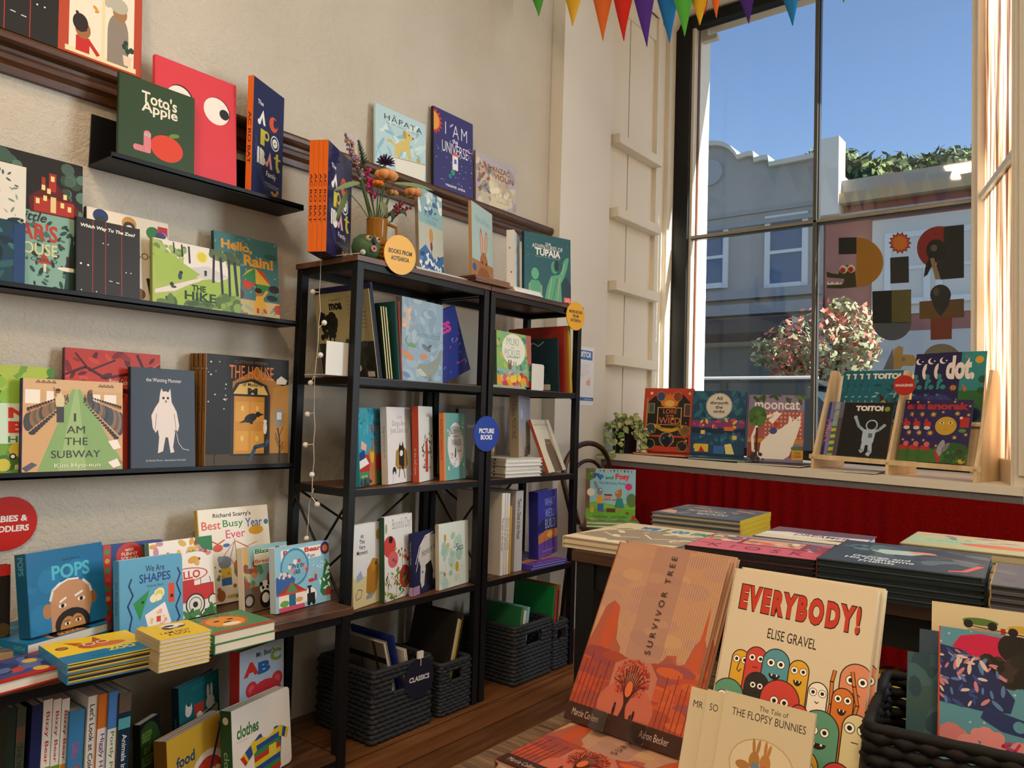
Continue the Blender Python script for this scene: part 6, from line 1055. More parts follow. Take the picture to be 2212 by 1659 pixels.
def flower(name, label, head, px, kind, xd=.255, base=None, cat='flower'):
    head = (head[0], head[1]*1.45)+tuple(head[2:])
    top = at(*Z4(*px), 'x', xd); r = thing(name, label, cat, tuple(VC+Vector((0, 0, .135))), group='bouquet in the amber vase')
    o = Vector(r.location); h = top-o; b0 = Vector((rg.uniform(-.012, .012), rg.uniform(-.012, .012), -.03))
    sc_ = mat(STEMC[rg.randrange(3)], .6); m = MB(); m.tube([b0, b0*.4+h*.35, h*.75+Vector((0, 0, .006)), h], .0022, sc_, 6); m.build('stem', r)
    m = MB(); d = h.normalized()
    if kind == 'rose':
        for ly_ in range(3):
            for k in range(6-ly_):
                a_ = 2*math.pi*k/(6-ly_)+ly_*.5; rr_ = head[1]*(1-.28*ly_); c = h+Vector((math.cos(a_)*rr_*.62, math.sin(a_)*rr_*.62, rr_*.25*ly_))
                m.ball(c, rr_*.62, mat(head[0][ly_ % len(head[0])], .5), 8, (1, 1, .8))
        m.build('bloom', r)
    elif kind == 'aster':
        for k in range(46):
            a_ = k*2.4; e = math.acos(1-k/46*1.1); q = Vector((math.sin(e)*math.cos(a_), math.sin(e)*math.sin(a_), math.cos(e)))
            m.tube([h, h+q*head[1]], [.003, .0015], mat(head[0][k % len(head[0])], .5), 5)
        m.build('bloom', r)
    elif kind == 'spray':
        for k in range(int(head[2])):
            t_ = k/head[2]; c = h-d*head[1]*t_*3.2+Vector((rg.uniform(-1, 1), rg.uniform(-1, 1), rg.uniform(-.4, .6)))*head[1]*(.25+.35*t_)
            m.ball(c, head[1]*.17, mat(head[0][k % len(head[0])], .5), 7)
        m.build('bloom', r)
    elif kind == 'pine':
        for k in range(90):
            t_ = k/90; c = h-d*.075*t_; a_ = k*2.4; q = (Vector((math.cos(a_), math.sin(a_), .5))*.013*(.4+t_)); m.tube([c, c+q], [.0013, .0006], mat(head[0][k % len(head[0])], .6), 4)
        m.build('bloom', r)
    return r, o, h
def leaf(label, a, b_, wd, col, xd=(.255, .27), bend=.01):
    A = at(*Z4(*a), 'x', xd[0]); Bq = at(*Z4(*b_), 'x', xd[1]); r = thing('leaf_sprig', label, 'leaf', tuple(VC+Vector((0, 0, .135))), group='leaves of the bouquet')
    o = Vector(r.location); m = MB(); m.tube([(0, 0, -.02), (A-o)*.6, A-o], .0015, mat(STEMC[0], .6), 5); m.build('stem', r)
    m = MB(); n = 12; ax = Bq-A; s_ = ax.cross(Vector((.8, -.5, .2))).normalized(); up_ = s_.cross(ax).normalized(); vs = []
    for i in range(n+1):
        t_ = i/n; w_ = wd*math.sin(math.pi*min(1, .08+t_*.92))**.7*(1+.12*(i % 2)); c = A-o+ax*t_+up_*bend*math.sin(math.pi*t_)
        vs += [c-s_*w_+up_*.003, c-up_*.001, c+s_*w_+up_*.003]
    m.add(vs, [(i*3+j, i*3+j+1, i*3+j+4, i*3+j+3) for i in range(n) for j in (0, 1)], mat(col, .5), True); m.build('blade', r)
flower('flower_stem', 'tall lilac sprig with tiny balls, far left top of the bouquet', (['8a6a9a', 'a58ab0', 'c8984a', '9a7aa8'], .017, 34), (400, 290), 'spray')
flower('flower_stem', 'second lilac sprig with tiny balls, just right of the tallest', (['8a6a9a', 'a58ab0', 'c8984a'], .016, 30), (432, 330), 'spray', .25)
flower('flower_stem', 'lower lilac cluster of tiny balls in the bouquet', (['8a6a9a', 'a58ab0', 'b0884a'], .016, 26), (455, 430), 'spray', .265)
flower('flower_stem', 'dark green pine like sprig in the bouquet', (['23352c', '2f4a3a'], .02), (492, 330), 'pine', .25)
flower('flower_stem', 'magenta snapdragon at the middle of the bouquet', (['a5205a', 'c8387a', '8a1a3a'], .02, 34), (555, 530), 'spray', .265)
flower('flower_stem', 'dark purple aster at the top of the bouquet', (['3a1a4a', '4f2a5f', '2c1438'], .021), (680, 490), 'aster', .255)
flower('flower_stem', 'large peach rose under the purple aster', (['d8955a', 'e0a56a', 'c88048'], .022), (685, 570), 'rose', .28)
flower('flower_stem', 'small orange bud below the peach rose', (['d8701f', 'e0822a'], .011), (628, 625), 'rose', .285)
flower('flower_stem', 'peach rose at the right edge of the bouquet', (['d0905a', 'd8a070', 'b87848'], .018), (870, 690), 'rose', .27)
flower('flower_stem', 'small tan rose low in the middle of the bouquet', (['c8985a', 'b8884a'], .012), (725, 690), 'rose', .25)
flower('flower_stem', 'crimson flower cluster drooping right in the bouquet', (['8a1430', 'a51f3a', '6a1028'], .018, 34), (800, 760), 'spray', .28)
flower('flower_stem', 'second crimson cluster beneath the right peach rose', (['8a1430', 'a51f3a', '7a1430'], .015, 24), (855, 790), 'spray', .275)
leaf('long serrated pale green leaf reaching left from the bouquet', (500, 625), (318, 682), .008, '7a8a5c')
leaf('long serrated leaf reaching right from the bouquet', (740, 625), (1010, 680), .007, '7a8a5c')
leaf('long leaf hanging down left of the vase', (420, 680), (335, 890), .008, '5f7048')
leaf('broad grey green leaf in front of the vase mouth', (645, 750), (680, 850), .011, '6f7a55', (.29, .295))
leaf('dark narrow leaf hanging right of the vase', (735, 800), (720, 900), .006, '2f4030', (.28, .285))
leaf('small dark leaf spreading right below the crimson cluster', (755, 810), (820, 855), .006, '33452f', (.27, .27))
# ---- fairy lights on the end frame
r = thing('string_lights', 'string of small white ball lights hanging down the end of the bookcase', 'lights')
pts = [Z5(300, 42), Z5(255, 20), Z5(225, 45), Z5(222, 180), Z5(215, 280), Z5(222, 400), Z5(208, 520), Z5(205, 640), Z5(196, 720), Z5(184, 830), Z5(182, 960), Z5(180, 1080), Z5(186, 1180), Z5(176, 1290), Z5(180, 1400), Z5(170, 1490), Z5(165, 1640), Z6(150, 90), Z6(125, 180), Z6(118, 300), Z6(110, 365)]
YL = YA0-.012; m = MB(); P3 = []
for k, p in enumerate(pts):
    q = at(*p, 'y', YL) if k > 1 else at(*p, 'x', .348)
    if k <= 1: q.z = T+.006; q.y = max(q.y, YA0+.01)
    if k == 2: q.z = T+.006
    P3.append(q)
m.tube(P3, .0011, mat('cfcabd', .4), 5); m.build('wire', r)
BUL = mat('e8e4da', .25)
for k, p in enumerate((Z5(228, 40), Z5(288, 32), Z5(172, 278), Z5(247, 483), Z5(222, 697), Z5(157, 882), Z5(135, 1090), Z5(122, 1293), Z5(165, 1490), Z6(170, 180), Z6(110, 372))):
    q = at(*p, 'y', YL) if k > 1 else at(*p, 'x', .348)
    if k <= 1: q.z = T+.011; q.y = max(q.y, YA0+.02)
    m = MB(); m.ball(q, .0085, BUL, 12)
    near = min(P3, key=lambda w_: (w_-q).length); dd = (near-q)
    if dd.length > .012: m.tube([q+dd.normalized()*.008, q+dd*.95], .0016, BUL, 6)
    m.build('bulb', r)
# ================================================================== the window: sill things, poster, decals, bunting
def sz(x): return sillz(x)+.0005
r = thing('poster', 'white and blue notice with a blue heading taped to the pale pier', 'poster', mw=frame(Vector((D+.0015, 3.0, 1.122)), Vector((0, 1, 0)), Vector((0, 0, 1)), Vector((1, 0, 0))))
m = MB(); m.box(0, 0, 0, .2, .001, .284, mat('eeeef0', .5))
draw(m, [('R', 10, 6, 92, 22, '3f7ac0'), ('T', 'TOITOI', 18, 8, 84, 18, 'f2f4f6', {'b': .05})]+[('T', tx, 22+i % 2*4, 30+i*3.2, 82-i % 3*5, 32+i*3.2, '8a8c90', {'b': -.01}) for i, tx in enumerate(('Calling all young writers', 'and artists, send us your', 'stories, poems, songs and', 'pictures for the next', 'issue of the journal', 'we would love to see it'))]+[('S', [66, 64, 82, 52], 1.6, 'd8704a'), ('P', [66, 58, 84, 56, 84, 66, 70, 66], 'e8b8a0'), ('C', 14, 74, 9, 'd8506a'), ('R', 0, 86, 100, 92, '3f7ac0'), ('T', 'toitoi.co.nz', 60, 87.5, 92, 90.5, 'e8ecf2', {'b': 0})]+[('T', tx, 14, 48+i*4, 56, 50+i*4, '7a7c80', {'b': -.01}) for i, tx in enumerate(('ages five to thirteen', 'in Aotearoa only'))], .2, .284, lambda x, z, o: (x, -o, z))
m.build('sheet', r)
# trailing plant
pc = at(1319, 960, 'y', 3.40); pc = Vector((D+.078, 3.385, sz(.14)))
r = thing('potted_plant', 'trailing variegated plant in a black pot at the end of the sill', 'plant', tuple(pc))
m = MB(); m.lathe([(0, 0), (.055, 0), (.059, .004), (.066, .135), (.068, .138), (.064, .138), (.06, .12), (0, .115)], (0, 0, 0), mat('101317', .35), 28); m.build('pot', r)
m = MB(); lv = MB(); rg = random.Random(31)
view = (CAM-pc).normalized(); rt_ = Vector((-view.y, view.x, 0)).normalized() if False else Vector((math.cos(rad(31)), math.sin(rad(31)), 0)); fw = Vector((math.sin(rad(31)), -math.cos(rad(31)), 0))
LC = ['6f8a4a', '8fa05f', 'a9ad78', '5c7a40', 'c2c296']
for k in range(17):
    sx = rg.uniform(-1, 1); out = rg.uniform(.03, .07); drop = rg.choice([.02, .06, .10, .16, .21, .0, -.04])
    p0 = Vector((0, 0, .12)); p1 = rt_*sx*.05+fw*.02+Vector((0, 0, .16+rg.uniform(0, .03))); side = rt_*sx*.105+fw*rg.uniform(.03, .06)
    if drop > .1: side = rt_*sx*.10+fw*(.085+.02*rg.random())
    if side.x < -.06: side.x = -.06
    p2 = side+Vector((0, 0, .145)); p3 = side*1.03+Vector((0, 0, .145-drop))
    P4 = [p0, p1, p2, (p2+p3)/2+rt_*rg.uniform(-.01, .01), p3]
    m.tube(P4, .0012, mat('6f7a48', .6), 5)
    for j in range(9):
        t_ = .25+.75*j/8; i_ = min(3, int(t_*4)); q = P4[i_].lerp(P4[i_+1], t_*4-i_)
        a_ = (rt_*rg.uniform(-1, 1)+fw*rg.uniform(0, .6)+Vector((0, 0, rg.uniform(-1, .25)))).normalized(); s_ = a_.cross(fw+Vector((rg.uniform(-.5, .5), 0, .3))).normalized(); L = rg.uniform(.024, .042); nn = a_.cross(s_)
        c_ = LC[rg.randrange(5)]; vs = [q, q+a_*L*.3+s_*L*.38+nn*.003, q+a_*L*.65+s_*L*.3, q+a_*L*1.05, q+a_*L*.65-s_*L*.3, q+a_*L*.3-s_*L*.38+nn*.003, q+a_*L*.5-nn*.002]
        lv.add(vs, [(0, 1, 6), (1, 2, 6), (2, 3, 6)], mat(c_, .45), True); lv.add(vs, [(3, 4, 6), (4, 5, 6), (5, 0, 6)], mat(LC[rg.randrange(5)], .45), True)
m.build('vines', r); lv.build('leaves', r)
# books on the sill
LOR = [('R', 0, 0, 100, 100, 'c0412a'), ('P', [8, 90, 8, 22, 22, 12, 80, 10, 94, 22, 94, 92], '201c1e'), ('R', 5, 16, 8, 92, 'b09048'), ('E', 52, 22, 18, 8, 'd8a03a'), ('Y', 52, 22, 20, 16, 'd87a2c', .7), ('E', 52, 24, 10, 5, 'e8b85a')]
LOR += [('E', x, y, 9, 8, 'b09048') for x, y in ((34, 13), (68, 13))]+[('E', x, y, 8, 7, c) for x, y, c in ((34, 13, '3a4a7a'), (68, 13, '8a3a2a'))]+[('E', x, y, 11, 8.4, 'b09048') for x, y in ((16, 64), (86, 66), (16, 88), (82, 90))]+[('E', x, y, 9.6, 7.2, c) for x, y, c in ((16, 64, '2f4a5a'), (86, 66, '8a5a3a'), (16, 88, '1f2a3a'), (82, 90, '1f2430'))]
LOR += [('R', 9, 24, 22, 40, 'b09048'), ('R', 10.5, 25, 20.5, 39, '3a5a62'), ('R', 82, 24, 96, 44, 'b09048'), ('R', 84, 25.4, 94.5, 42.6, '5a3a4a'), ('R', 28, 30, 78, 58, 'c8a04a'), ('R', 30, 31.5, 76, 57, '201c1e'), ('T', 'LORE', 40, 33, 68, 40, 'd86a4a', {'b': .01}), ('T', 'OF THE', 46, 42, 62, 45, 'd8a04a'), ('T', 'WILD', 32, 46, 76, 56, 'd86a4a', {'b': .01}), ('P', [22, 56, 40, 62, 60, 63, 82, 57, 80, 63, 60, 69, 40, 68, 24, 62], 'd8a42c'), ('T', 'FOLKLORE & WISDOM FROM NATURE', 28, 60.5, 76, 64.5, '3a2a1a', {'b': 0}), ('R', 10, 74, 94, 77, 'c0412a'), ('C', 50, 80, 15, 'b09048'), ('C', 50, 80, 13, '27305a'), ('E', 50, 84, 8, 8, '12141c'), ('P', [44, 80, 44, 72, 48, 77], '12141c'), ('P', [52, 77, 56, 72, 56, 80], '12141c'), ('N', 22, 12, 46, 90, 96, 1.4, 3, ['c0502c', '4a6a3a', 'd8a04a', '3a5a4a'], 301), ('C', 14, 8, 3, 'e6d8b0'), ('Y', 92, 8, 4, 8, 'e6c88a')]
stand('picture_book', 'red and black ornate book with an owl medallion, left of the sill books', (*Z8(325, 588), 'y', 3.43), Z8(333, 272), Z8(573, 285), .022, ang=12, lean=9, z=sz(.28)+.012, cover='c0412a', spine='a8381f', art=LOR)
l1 = make_book('picture_book', 'red edged copy lying under the ornate red and black book', .27, .3, .011, cover='a8381f', pages='e6ddcc', mw=flatmw(at(*Z8(272, 580), 'y', 3.33).x, 3.325, sz(.3)+.0125, 3))
NIG = [('R', 0, 0, 100, 100, '1f4a68'), ('N', 60, 0, 0, 100, 46, 2, 5, ['27607a', '1a3a5a', '2f7080', '244a70'], 311, 2.6), ('C', 50, 23, 25, 'b8b0a0'), ('C', 50, 23, 23, 'dcd5c6'), ('T', 'All\nthrough\nthe\nnight', 33, 9, 67, 36, '2a2438', {'b': .02}), ('R', 0, 46, 100, 56, '8a3a6a'), ('N', 20, 2, 44, 98, 60, 3, 6, ['c86a8a', 'e0b84a', '3a6aa0', 'd8804a', 'b84a7a'], 312, .5), ('R', 0, 58, 100, 66, '16304a'), ('R', 62, 55, 80, 61, 'd8703a'), ('N', 24, 0, 66, 100, 84, 3, 7, ['2f7a8a', '1f5a7a', '3a4a8a', '2a8a80'], 313, .6)]+[('R', x, y, x+8, y+6, 'e8c85a') for x, y in ((18, 61), (78, 68), (6, 83), (22, 82))]+[('R', 8, 82, 34, 94, 'e0c04a'), ('P', [16, 94, 20, 85, 28, 94], 'b8302c'), ('R', 44, 84, 64, 98, '3a6ab0'), ('P', [64, 82, 76, 80, 84, 98, 68, 99], 'e8dc8a'), ('R', 0, 96, 100, 100, '1a3a5a'), ('T', 'people who work while we sleep', 30, 40.6, 70, 43, 'b8c8d0', {'b': 0})]
stand('picture_book', 'deep blue night city book with a cream title moon, middle of the sill books', (*Z8(560, 608), 'y', 3.42), Z8(573, 285), Z8(835, 293), .012, ang=9, lean=9, z=sz(.5)+.012, cover='1f4a68', art=NIG)
make_book('picture_book', 'blue green copy lying under the night city book', .27, .28, .011, cover='16505a', pages='d8dcd4', mw=flatmw(at(*Z8(548, 604), 'y', 3.33).x, 3.315, sz(.6)+.0125, 2))
MCA = [('R', 0, 0, 100, 100, '8a7a9a'), ('N', 16, 0, 0, 100, 9, 5, 9, ['3f5a34', '5a7a44', '2f4a2c'], 321, .4), ('T', 'mooncat', 10, 9, 92, 22, 'efe6e0', {'b': .015}), ('T', 'and me', 66, 21, 88, 25, '3a2a4a'), ('R', 0, 24, 100, 72, 'a8564f')]+[('R', x, y, x+3.4, y+3, 'd8a08a') for y in range(26, 70, 6) for x in range(30, 98, 7)]+[('R', 0, 66, 100, 72, 'c8823a'), ('R', 0, 72, 28, 96, '8a3a30'), ('R', 76, 76, 100, 94, '8a4a3a'), ('P', [20, 96, 24, 72, 40, 58, 60, 50, 72, 42, 74, 30, 80, 36, 86, 36, 94, 29, 94, 44, 90, 56, 84, 70, 76, 90, 66, 96], 'f0e9e0'), ('S', [24, 92, 10, 84, 8, 64, 16, 46, 30, 34, 44, 30, 52, 26], 5, 'f0e9e0'), ('P', [36, 38, 54, 26, 60, 28, 44, 44], 'f0e9e0'), ('C', 80, 38, 1.2, '2a2a2a'), ('C', 90, 37, 1.2, '2a2a2a'), ('C', 50, 44, 5, 'c8302c'), ('E', 46, 54, 7, 5, '3a4a8a', -30), ('R', 14, 50, 18, 92, '3f2a20'), ('E', 16, 32, 17, 15, '3f6a2c'), ('N', 14, 2, 20, 30, 46, 3, 6, ['4f7a34', '2f5a24'], 322), ('N', 16, 4, 88, 30, 99, 2, 4, ['2a2430', '3a3a3a'], 323), ('R', 80, 82, 100, 96, 'd8a23a'), ('T', 'LYDIA\nCORRY', 82, 84, 98, 93, '5a3a1a', {'b': .02}), ('E', 88, 79, 10, 3, '4a7a4a')]
stand('picture_book', 'lilac and brick book with a huge white cat, right of the sill books', (*Z8(838, 628), 'y', 3.42), Z8(851, 305), Z8(1123, 315), .012, ang=11, lean=9, z=sz(.8)+.008, cover='8a7a9a', art=MCA)
make_book('picture_book', 'dark paperback lying under the white cat book', .27, .27, .007, kind='paper', cover='2a2c30', pages='cfcbc2', mw=flatmw(at(*Z8(800, 626), 'y', 3.33).x, 3.30, sz(.9)+.0078, 3))
ma = make_book('magazine', 'thin magazine lying flat on the sill before the wooden rack', .22, .2, .004, kind='paper', cover='c8bfae', art=[('N', 12, 0, 0, 100, 100, 8, 16, ['b0a890', 'd8d0c0', '8a9a8a'], 331, .5)], cat='magazine', mw=flatmw(1.12, 3.285, sz(1.2)+.0048, 2))
# magazine rack
RX0, RY0, RL, RA = 1.055, 3.405, .637, -9
tilt = Matrix.Translation((RX0, RY0, sz(RX0))) @ Matrix.Rotation(rad(RA), 4, 'Z') @ Matrix.Rotation(rad(1.06), 4, 'Y')
def ry(lx, ly): return RY0+lx*math.sin(rad(RA))+ly*math.cos(rad(RA))
rk = thing('magazine_rack', 'birch plywood magazine rack with two bays on the window sill', 'rack', mw=tilt)
PF = [(0, 0), (0, .05), (.015, .07), (.165, .43), (.225, .43), (.26, .40), (.30, 0)]
for x in (0, .31, RL-.012):
    m = MB(); m.prism([(x, y, z) for y, z in PF], (.012, 0, 0), PLY); m.build('side_panel', rk, .0012)
m = MB(); m.box(-.01, .0, .04, RL+.012, .012, .06, PLY); m.build('front_slat', rk, .001)
m = MB(); m.box(.012, .012, .05, RL-.012, .09, .056, PLY); m.build('bottom_shelf', rk)
m = MB(); m.box(.012, .125, .212, RL-.012, .215, .218, PLY); m.build('upper_shelf', rk)
m = MB(); vs = [(.012, .095, .058), (RL-.012, .095, .058), (RL-.012, .150, .21), (.012, .150, .21)]; m.add(vs+[(x, y+.006, z) for x, y, z in vs], [(0, 1, 2, 3), (7, 6, 5, 4), (0, 4, 5, 1), (2, 6, 7, 3)], PLY); m.build('back_panel', rk)
def mag(label, a, tl, tr, art, cover, grp=None, y=3.365, lean=20, t=.005, ang=-9, pages='d8d4ca', **kw):
    return stand('magazine', label, (*a, 'y', y), tl, tr, t, ang=ang, lean=lean, kind='paper', cover=cover, art=art, cat='magazine', group=grp, pages=pages, **kw)
AST = [('R', 0, 0, 100, 100, '1f1d1c'), ('T', 'TOITOI', 24, 6, 80, 16, 'f0ece4', {'b': .06}), ('C', 88, 12, 5.5, '7aa03a'), ('S', [28, 30, 36, 44, 50, 54], 6, '9fb4c8'), ('C', 27, 28, 4, '9fb4c8'), ('S', [68, 54, 78, 50, 86, 43], 6, '9fb4c8'), ('C', 87, 42, 3.4, '9fb4c8'), ('P', [46, 50, 72, 50, 70, 72, 66, 80, 58, 78, 50, 80, 46, 70], 'b4c6d6'), ('S', [51, 76, 50, 88, 47, 90], 8, 'b4c6d6'), ('S', [64, 76, 66, 90, 62, 96], 8, 'b4c6d6'), ('C', 62, 42, 12, 'b4c6d6'), ('C', 62, 42, 9.4, '1a1a1e'), ('R', 58, 57, 66, 65, '5a7490')]
TEA = [('R', 0, 0, 100, 100, '1f6a7c'), ('N', 40, 0, 30, 100, 100, 5, 11, ['1a5064', '2a7a8c', '3a8a98', '174456', '8fb8b8'], 341, .3), ('T', 'TOITOI', 8, 6, 86, 18, 'f0ece4', {'b': .06}), ('P', [34, 52, 44, 54, 66, 70, 74, 100, 50, 100, 36, 70], '4a2a20'), ('E', 46, 72, 9, 10, 'c8a03a'), ('S', [34, 80, 56, 50, 80, 40, 96, 50], 3, '3a8a9a')]
LIO = [('R', 0, 0, 100, 100, '2f4a8a'), ('Y', 34, 55, 46, 20, 'd8602c', .6), ('Y', 34, 55, 34, 18, 'e8b83a', .6), ('C', 34, 55, 16, 'c8482c'), ('R', 0, 84, 100, 100, '27305a'), ('T', 'TOITOI', 24, 6, 80, 14, 'f0ece4', {'b': .06})]
LIL = [('R', 0, 0, 100, 100, '8a7ab0'), ('N', 30, 0, 0, 100, 100, 6, 14, ['5a6a9a', 'a58ac0', '3a5a7a', 'c89ab0'], 343, .5), ('T', 'TOITOI', 24, 6, 80, 14, 'f0ece4', {'b': .06})]
YEL = [('R', 0, 0, 100, 46, '8fa59a'), ('R', 0, 46, 100, 100, '2f7a78')]+[('P', [0, 50+i*12, 100, 40+i*12, 100, 47+i*12, 0, 56+i*12], 'd8b82c') for i in range(5)]+[('N', 14, 0, 4, 40, 44, 3, 7, ['6a8a70', '9ab0a0'], 344), ('T', 'TOITOI', 24, 6, 80, 14, 'f0ece4', {'b': .06})]
MAU = [('R', 0, 0, 100, 100, '6f6a8a'), ('R', 0, 30, 100, 100, '5a4f58'), ('T', 'TOITOI', 24, 6, 80, 14, 'f0ece4', {'b': .06})]
GM = 'magazines in the lower left bay of the rack'
wmag = None
for k, (x0, y_, ar, cv, lb_) in enumerate(((1322, ry(.138, .028), AST, '1f1d1c', 'black magazine with a waving astronaut, front of the lower left bay'), (1300, ry(.118, .034), MAU, '6f6a8a', 'mauve grey magazine just behind the astronaut one'), (1276, ry(.095, .0400), YEL, '2f7a78', 'sage magazine with yellow stripes, lower left bay'), (1258, ry(.073, .0457), LIL, '8a7ab0', 'lilac magazine beside the fiery one, lower left bay'), (1244, ry(.06, .0515), LIO, '2f4a8a', 'blue magazine with a fiery burst, outermost left of the lower bay'))):
    mag(lb_, Z8(x0-6, 612-k*2), Z8(x0+4, 343-k*.6), None if k else Z8(1568, 353), ar, cv, GM, y=y_, w=wmag if k else None, z=sz(1.06)+.0575)
    if k == 0: wmag = BL[-1][1]
wmag = .165
for k, nm in enumerate(('front teal magazine of five with a carved boat, upper left bay', 'second teal sea magazine from the front, upper left bay', 'third teal sea magazine from the front, upper left bay', 'fourth teal sea magazine from the front, upper left bay', 'rearmost teal sea magazine, upper left bay')):
    x0 = 1452-k*33
    mag(nm, Z8(x0-4, 410), Z8(x0, 186+k*.8), None, TEA, '1f6a7c', 'teal sea magazines in the rack', y=ry(.15-.034*k, .150+k*.0075), lean=16, w=.148, z=sz(1.06)+.2195)
ANO = [('R', 0, 0, 100, 100, '2e2658'), ('T', 'anorak', 5, 4, 92, 16, 'b02f34', {'b': .05}), ('C', 49, 42, 22.5, 'c9a033'), ('E', 40, 37, 4.6, 2, 'f0e6d0'), ('C', 40, 37, 2.2, '2a1a12'), ('E', 58, 37, 4.6, 2, 'f0e6d0'), ('C', 58, 37, 2.2, '2a1a12'), ('S', [44, 47, 49, 48, 54, 47], .8, '8a6a2a'), ('S', [42, 44, 49, 43, 52, 44], .5, 'a88a2a')]+[('Y', x, y, r_, 8, 'd8b03a', .35) for x, y, r_ in ((20, 24, 8), (70, 22, 7), (93, 24, 5), (18, 54, 8), (70, 60, 6), (92, 55, 5), (6, 66, 4), (34, 74, 4), (40, 20, 4), (6, 4, 4), (62, 3, 4), (94, 10, 4))]
ANO += [('E', 10, 40, 8, 5, 'b5302e'), ('P', [2, 34, 8, 30, 10, 38], 'b5302e'), ('E', 10, 46, 7, 3, 'c8c4c0'), ('R', 78, 28, 96, 44, 'b5302e'), ('E', 80, 30, 5, 4, 'b5302e'), ('E', 79, 29, 3, 2, 'e8d8c8'), ('E', 84, 49, 8, 3, '5a8a3a'), ('E', 70, 92, 46, 24, '2f5a2c'), ('E', 14, 92, 40, 14, '3f6a2c'), ('E', 44, 78, 7, 14, '9a9aa2', 12), ('E', 54, 76, 5, 9, '7a7a84', 30), ('P', [30, 76, 48, 96, 40, 100, 34, 88], 'b5302e'), ('E', 10, 78, 12, 4, 'b5302e'), ('E', 14, 72, 6, 4, 'c86a6a'), ('S', [22, 78, 30, 68], 2, '3a2a3a'), ('E', 84, 82, 6, 4, '4a2a20'), ('E', 90, 96, 8, 4, 'c9a033'), ('N', 20, 56, 80, 99, 99, 2, 4, ['4a7a34', '27502a'], 351)]
for k, nm in enumerate(('front moon faced magazine, lower right bay', 'middle moon faced magazine of three, lower right bay', 'rearmost moon faced magazine of three, lower right bay')):
    x0 = 1727-k*54+k*k*2
    mag(nm, Z8(x0-16, 640), Z8(x0, 330), None, ANO, '2e2658', 'moon faced magazines in the rack', y=ry(.40-.04*k, .028+k*.007), w=.172, z=sz(1.34)+.0575)
DOT = [('R', 0, 0, 48, 100, '232050'), ('R', 48, 0, 100, 60, '2f8a90'), ('R', 48, 56, 100, 100, '2f6a34'), ('C', 9, 12, 8, 'f0e6e8'), ('C', 13, 11, 7.4, '232050'), ('C', 16, 12, 1.8, 'f0e6e8'), ('T', 'dot.', 17, 5, 78, 40, 'efe6e4', {'b': .05}), ('C', 86, 12, 9, 'd8a23a'), ('N', 9, 0, 34, 14, 74, 5, 8, ['2f8a8a'], 361), ('R', 1, 78, 7, 92, 'b84a6a'), ('Y', 36, 52, 9, 9, 'd8a03a', .45), ('C', 36, 52, 3, 'b8602c'), ('P', [0, 64, 20, 62, 48, 74, 48, 100, 0, 100], '3a3f80'), ('P', [54, 46, 66, 54, 60, 58], 'd8603a'), ('N', 20, 2, 60, 48, 96, .5, 1.1, ['d8d8f0'], 362), ('C', 96, 40, 9, '1f5a34'), ('C', 94, 56, 8, '1f5a34'), ('E', 78, 90, 22, 10, '27305a'), ('P', [56, 4, 62, 7, 58, 10], 'c8503a')]
for k, nm in enumerate(('front night garden magazine with a large white title, upper right bay', 'middle night garden magazine of three, upper right bay', 'rearmost night garden magazine of three, upper right bay')):
    x0 = 1796-k*58
    mag(nm, Z8(x0-6, 400), Z8(x0, 96+k*4), None, DOT, '232050', 'night garden magazines in the rack', y=ry(.42-.043*k, .150+k*.0085), lean=16, z=sz(1.34)+.2195, w=.172)
q = at(*Z8(1617, 258), 'y', ry(.32, .06))
disc('rack_sign', 'red round card sign for magazines on the wooden rack', (q.x, q.y, q.z), (-.1, -1, 0), .041, 'c03326', [('MAGAZINES', 0, .13, .8)], 'efe6e0')
# decals on the glass, colours darkened to look backlit
DY = WINY+.019
def gz(x, y): q = at(*Z9(x, y), 'y', DY); return (q.x, q.z)
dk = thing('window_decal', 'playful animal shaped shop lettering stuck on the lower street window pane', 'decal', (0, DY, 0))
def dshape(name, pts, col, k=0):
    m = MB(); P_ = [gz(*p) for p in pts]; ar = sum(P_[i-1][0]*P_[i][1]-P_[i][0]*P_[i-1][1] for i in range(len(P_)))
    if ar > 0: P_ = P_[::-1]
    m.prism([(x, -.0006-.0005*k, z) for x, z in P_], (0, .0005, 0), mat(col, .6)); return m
def darc(cx, cy, rx, ry, a0, a1, n=18): return [(cx+rx*math.cos(rad(a0+(a1-a0)*i/n)), cy+ry*math.sin(rad(a0+(a1-a0)*i/n))) for i in range(n+1)]
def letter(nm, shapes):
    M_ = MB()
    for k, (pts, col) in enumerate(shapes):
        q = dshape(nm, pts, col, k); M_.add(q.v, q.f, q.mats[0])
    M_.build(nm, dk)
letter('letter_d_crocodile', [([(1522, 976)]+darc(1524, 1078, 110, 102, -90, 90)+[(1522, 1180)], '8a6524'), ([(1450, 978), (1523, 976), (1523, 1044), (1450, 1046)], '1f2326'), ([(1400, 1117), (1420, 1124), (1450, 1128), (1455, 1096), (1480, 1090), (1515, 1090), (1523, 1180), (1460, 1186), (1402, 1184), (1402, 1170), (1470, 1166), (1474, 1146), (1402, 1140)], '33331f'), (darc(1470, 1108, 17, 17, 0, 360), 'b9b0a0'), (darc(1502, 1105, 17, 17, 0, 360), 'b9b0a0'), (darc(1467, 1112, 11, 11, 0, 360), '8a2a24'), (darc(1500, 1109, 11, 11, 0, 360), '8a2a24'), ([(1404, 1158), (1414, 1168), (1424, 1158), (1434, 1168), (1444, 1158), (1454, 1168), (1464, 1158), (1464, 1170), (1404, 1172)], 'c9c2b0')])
sun_ = [(1702+(48 if i % 2 == 0 else 36)*math.cos(i*math.pi/14), 999+(46 if i % 2 == 0 else 35)*math.sin(i*math.pi/14)) for i in range(28)]
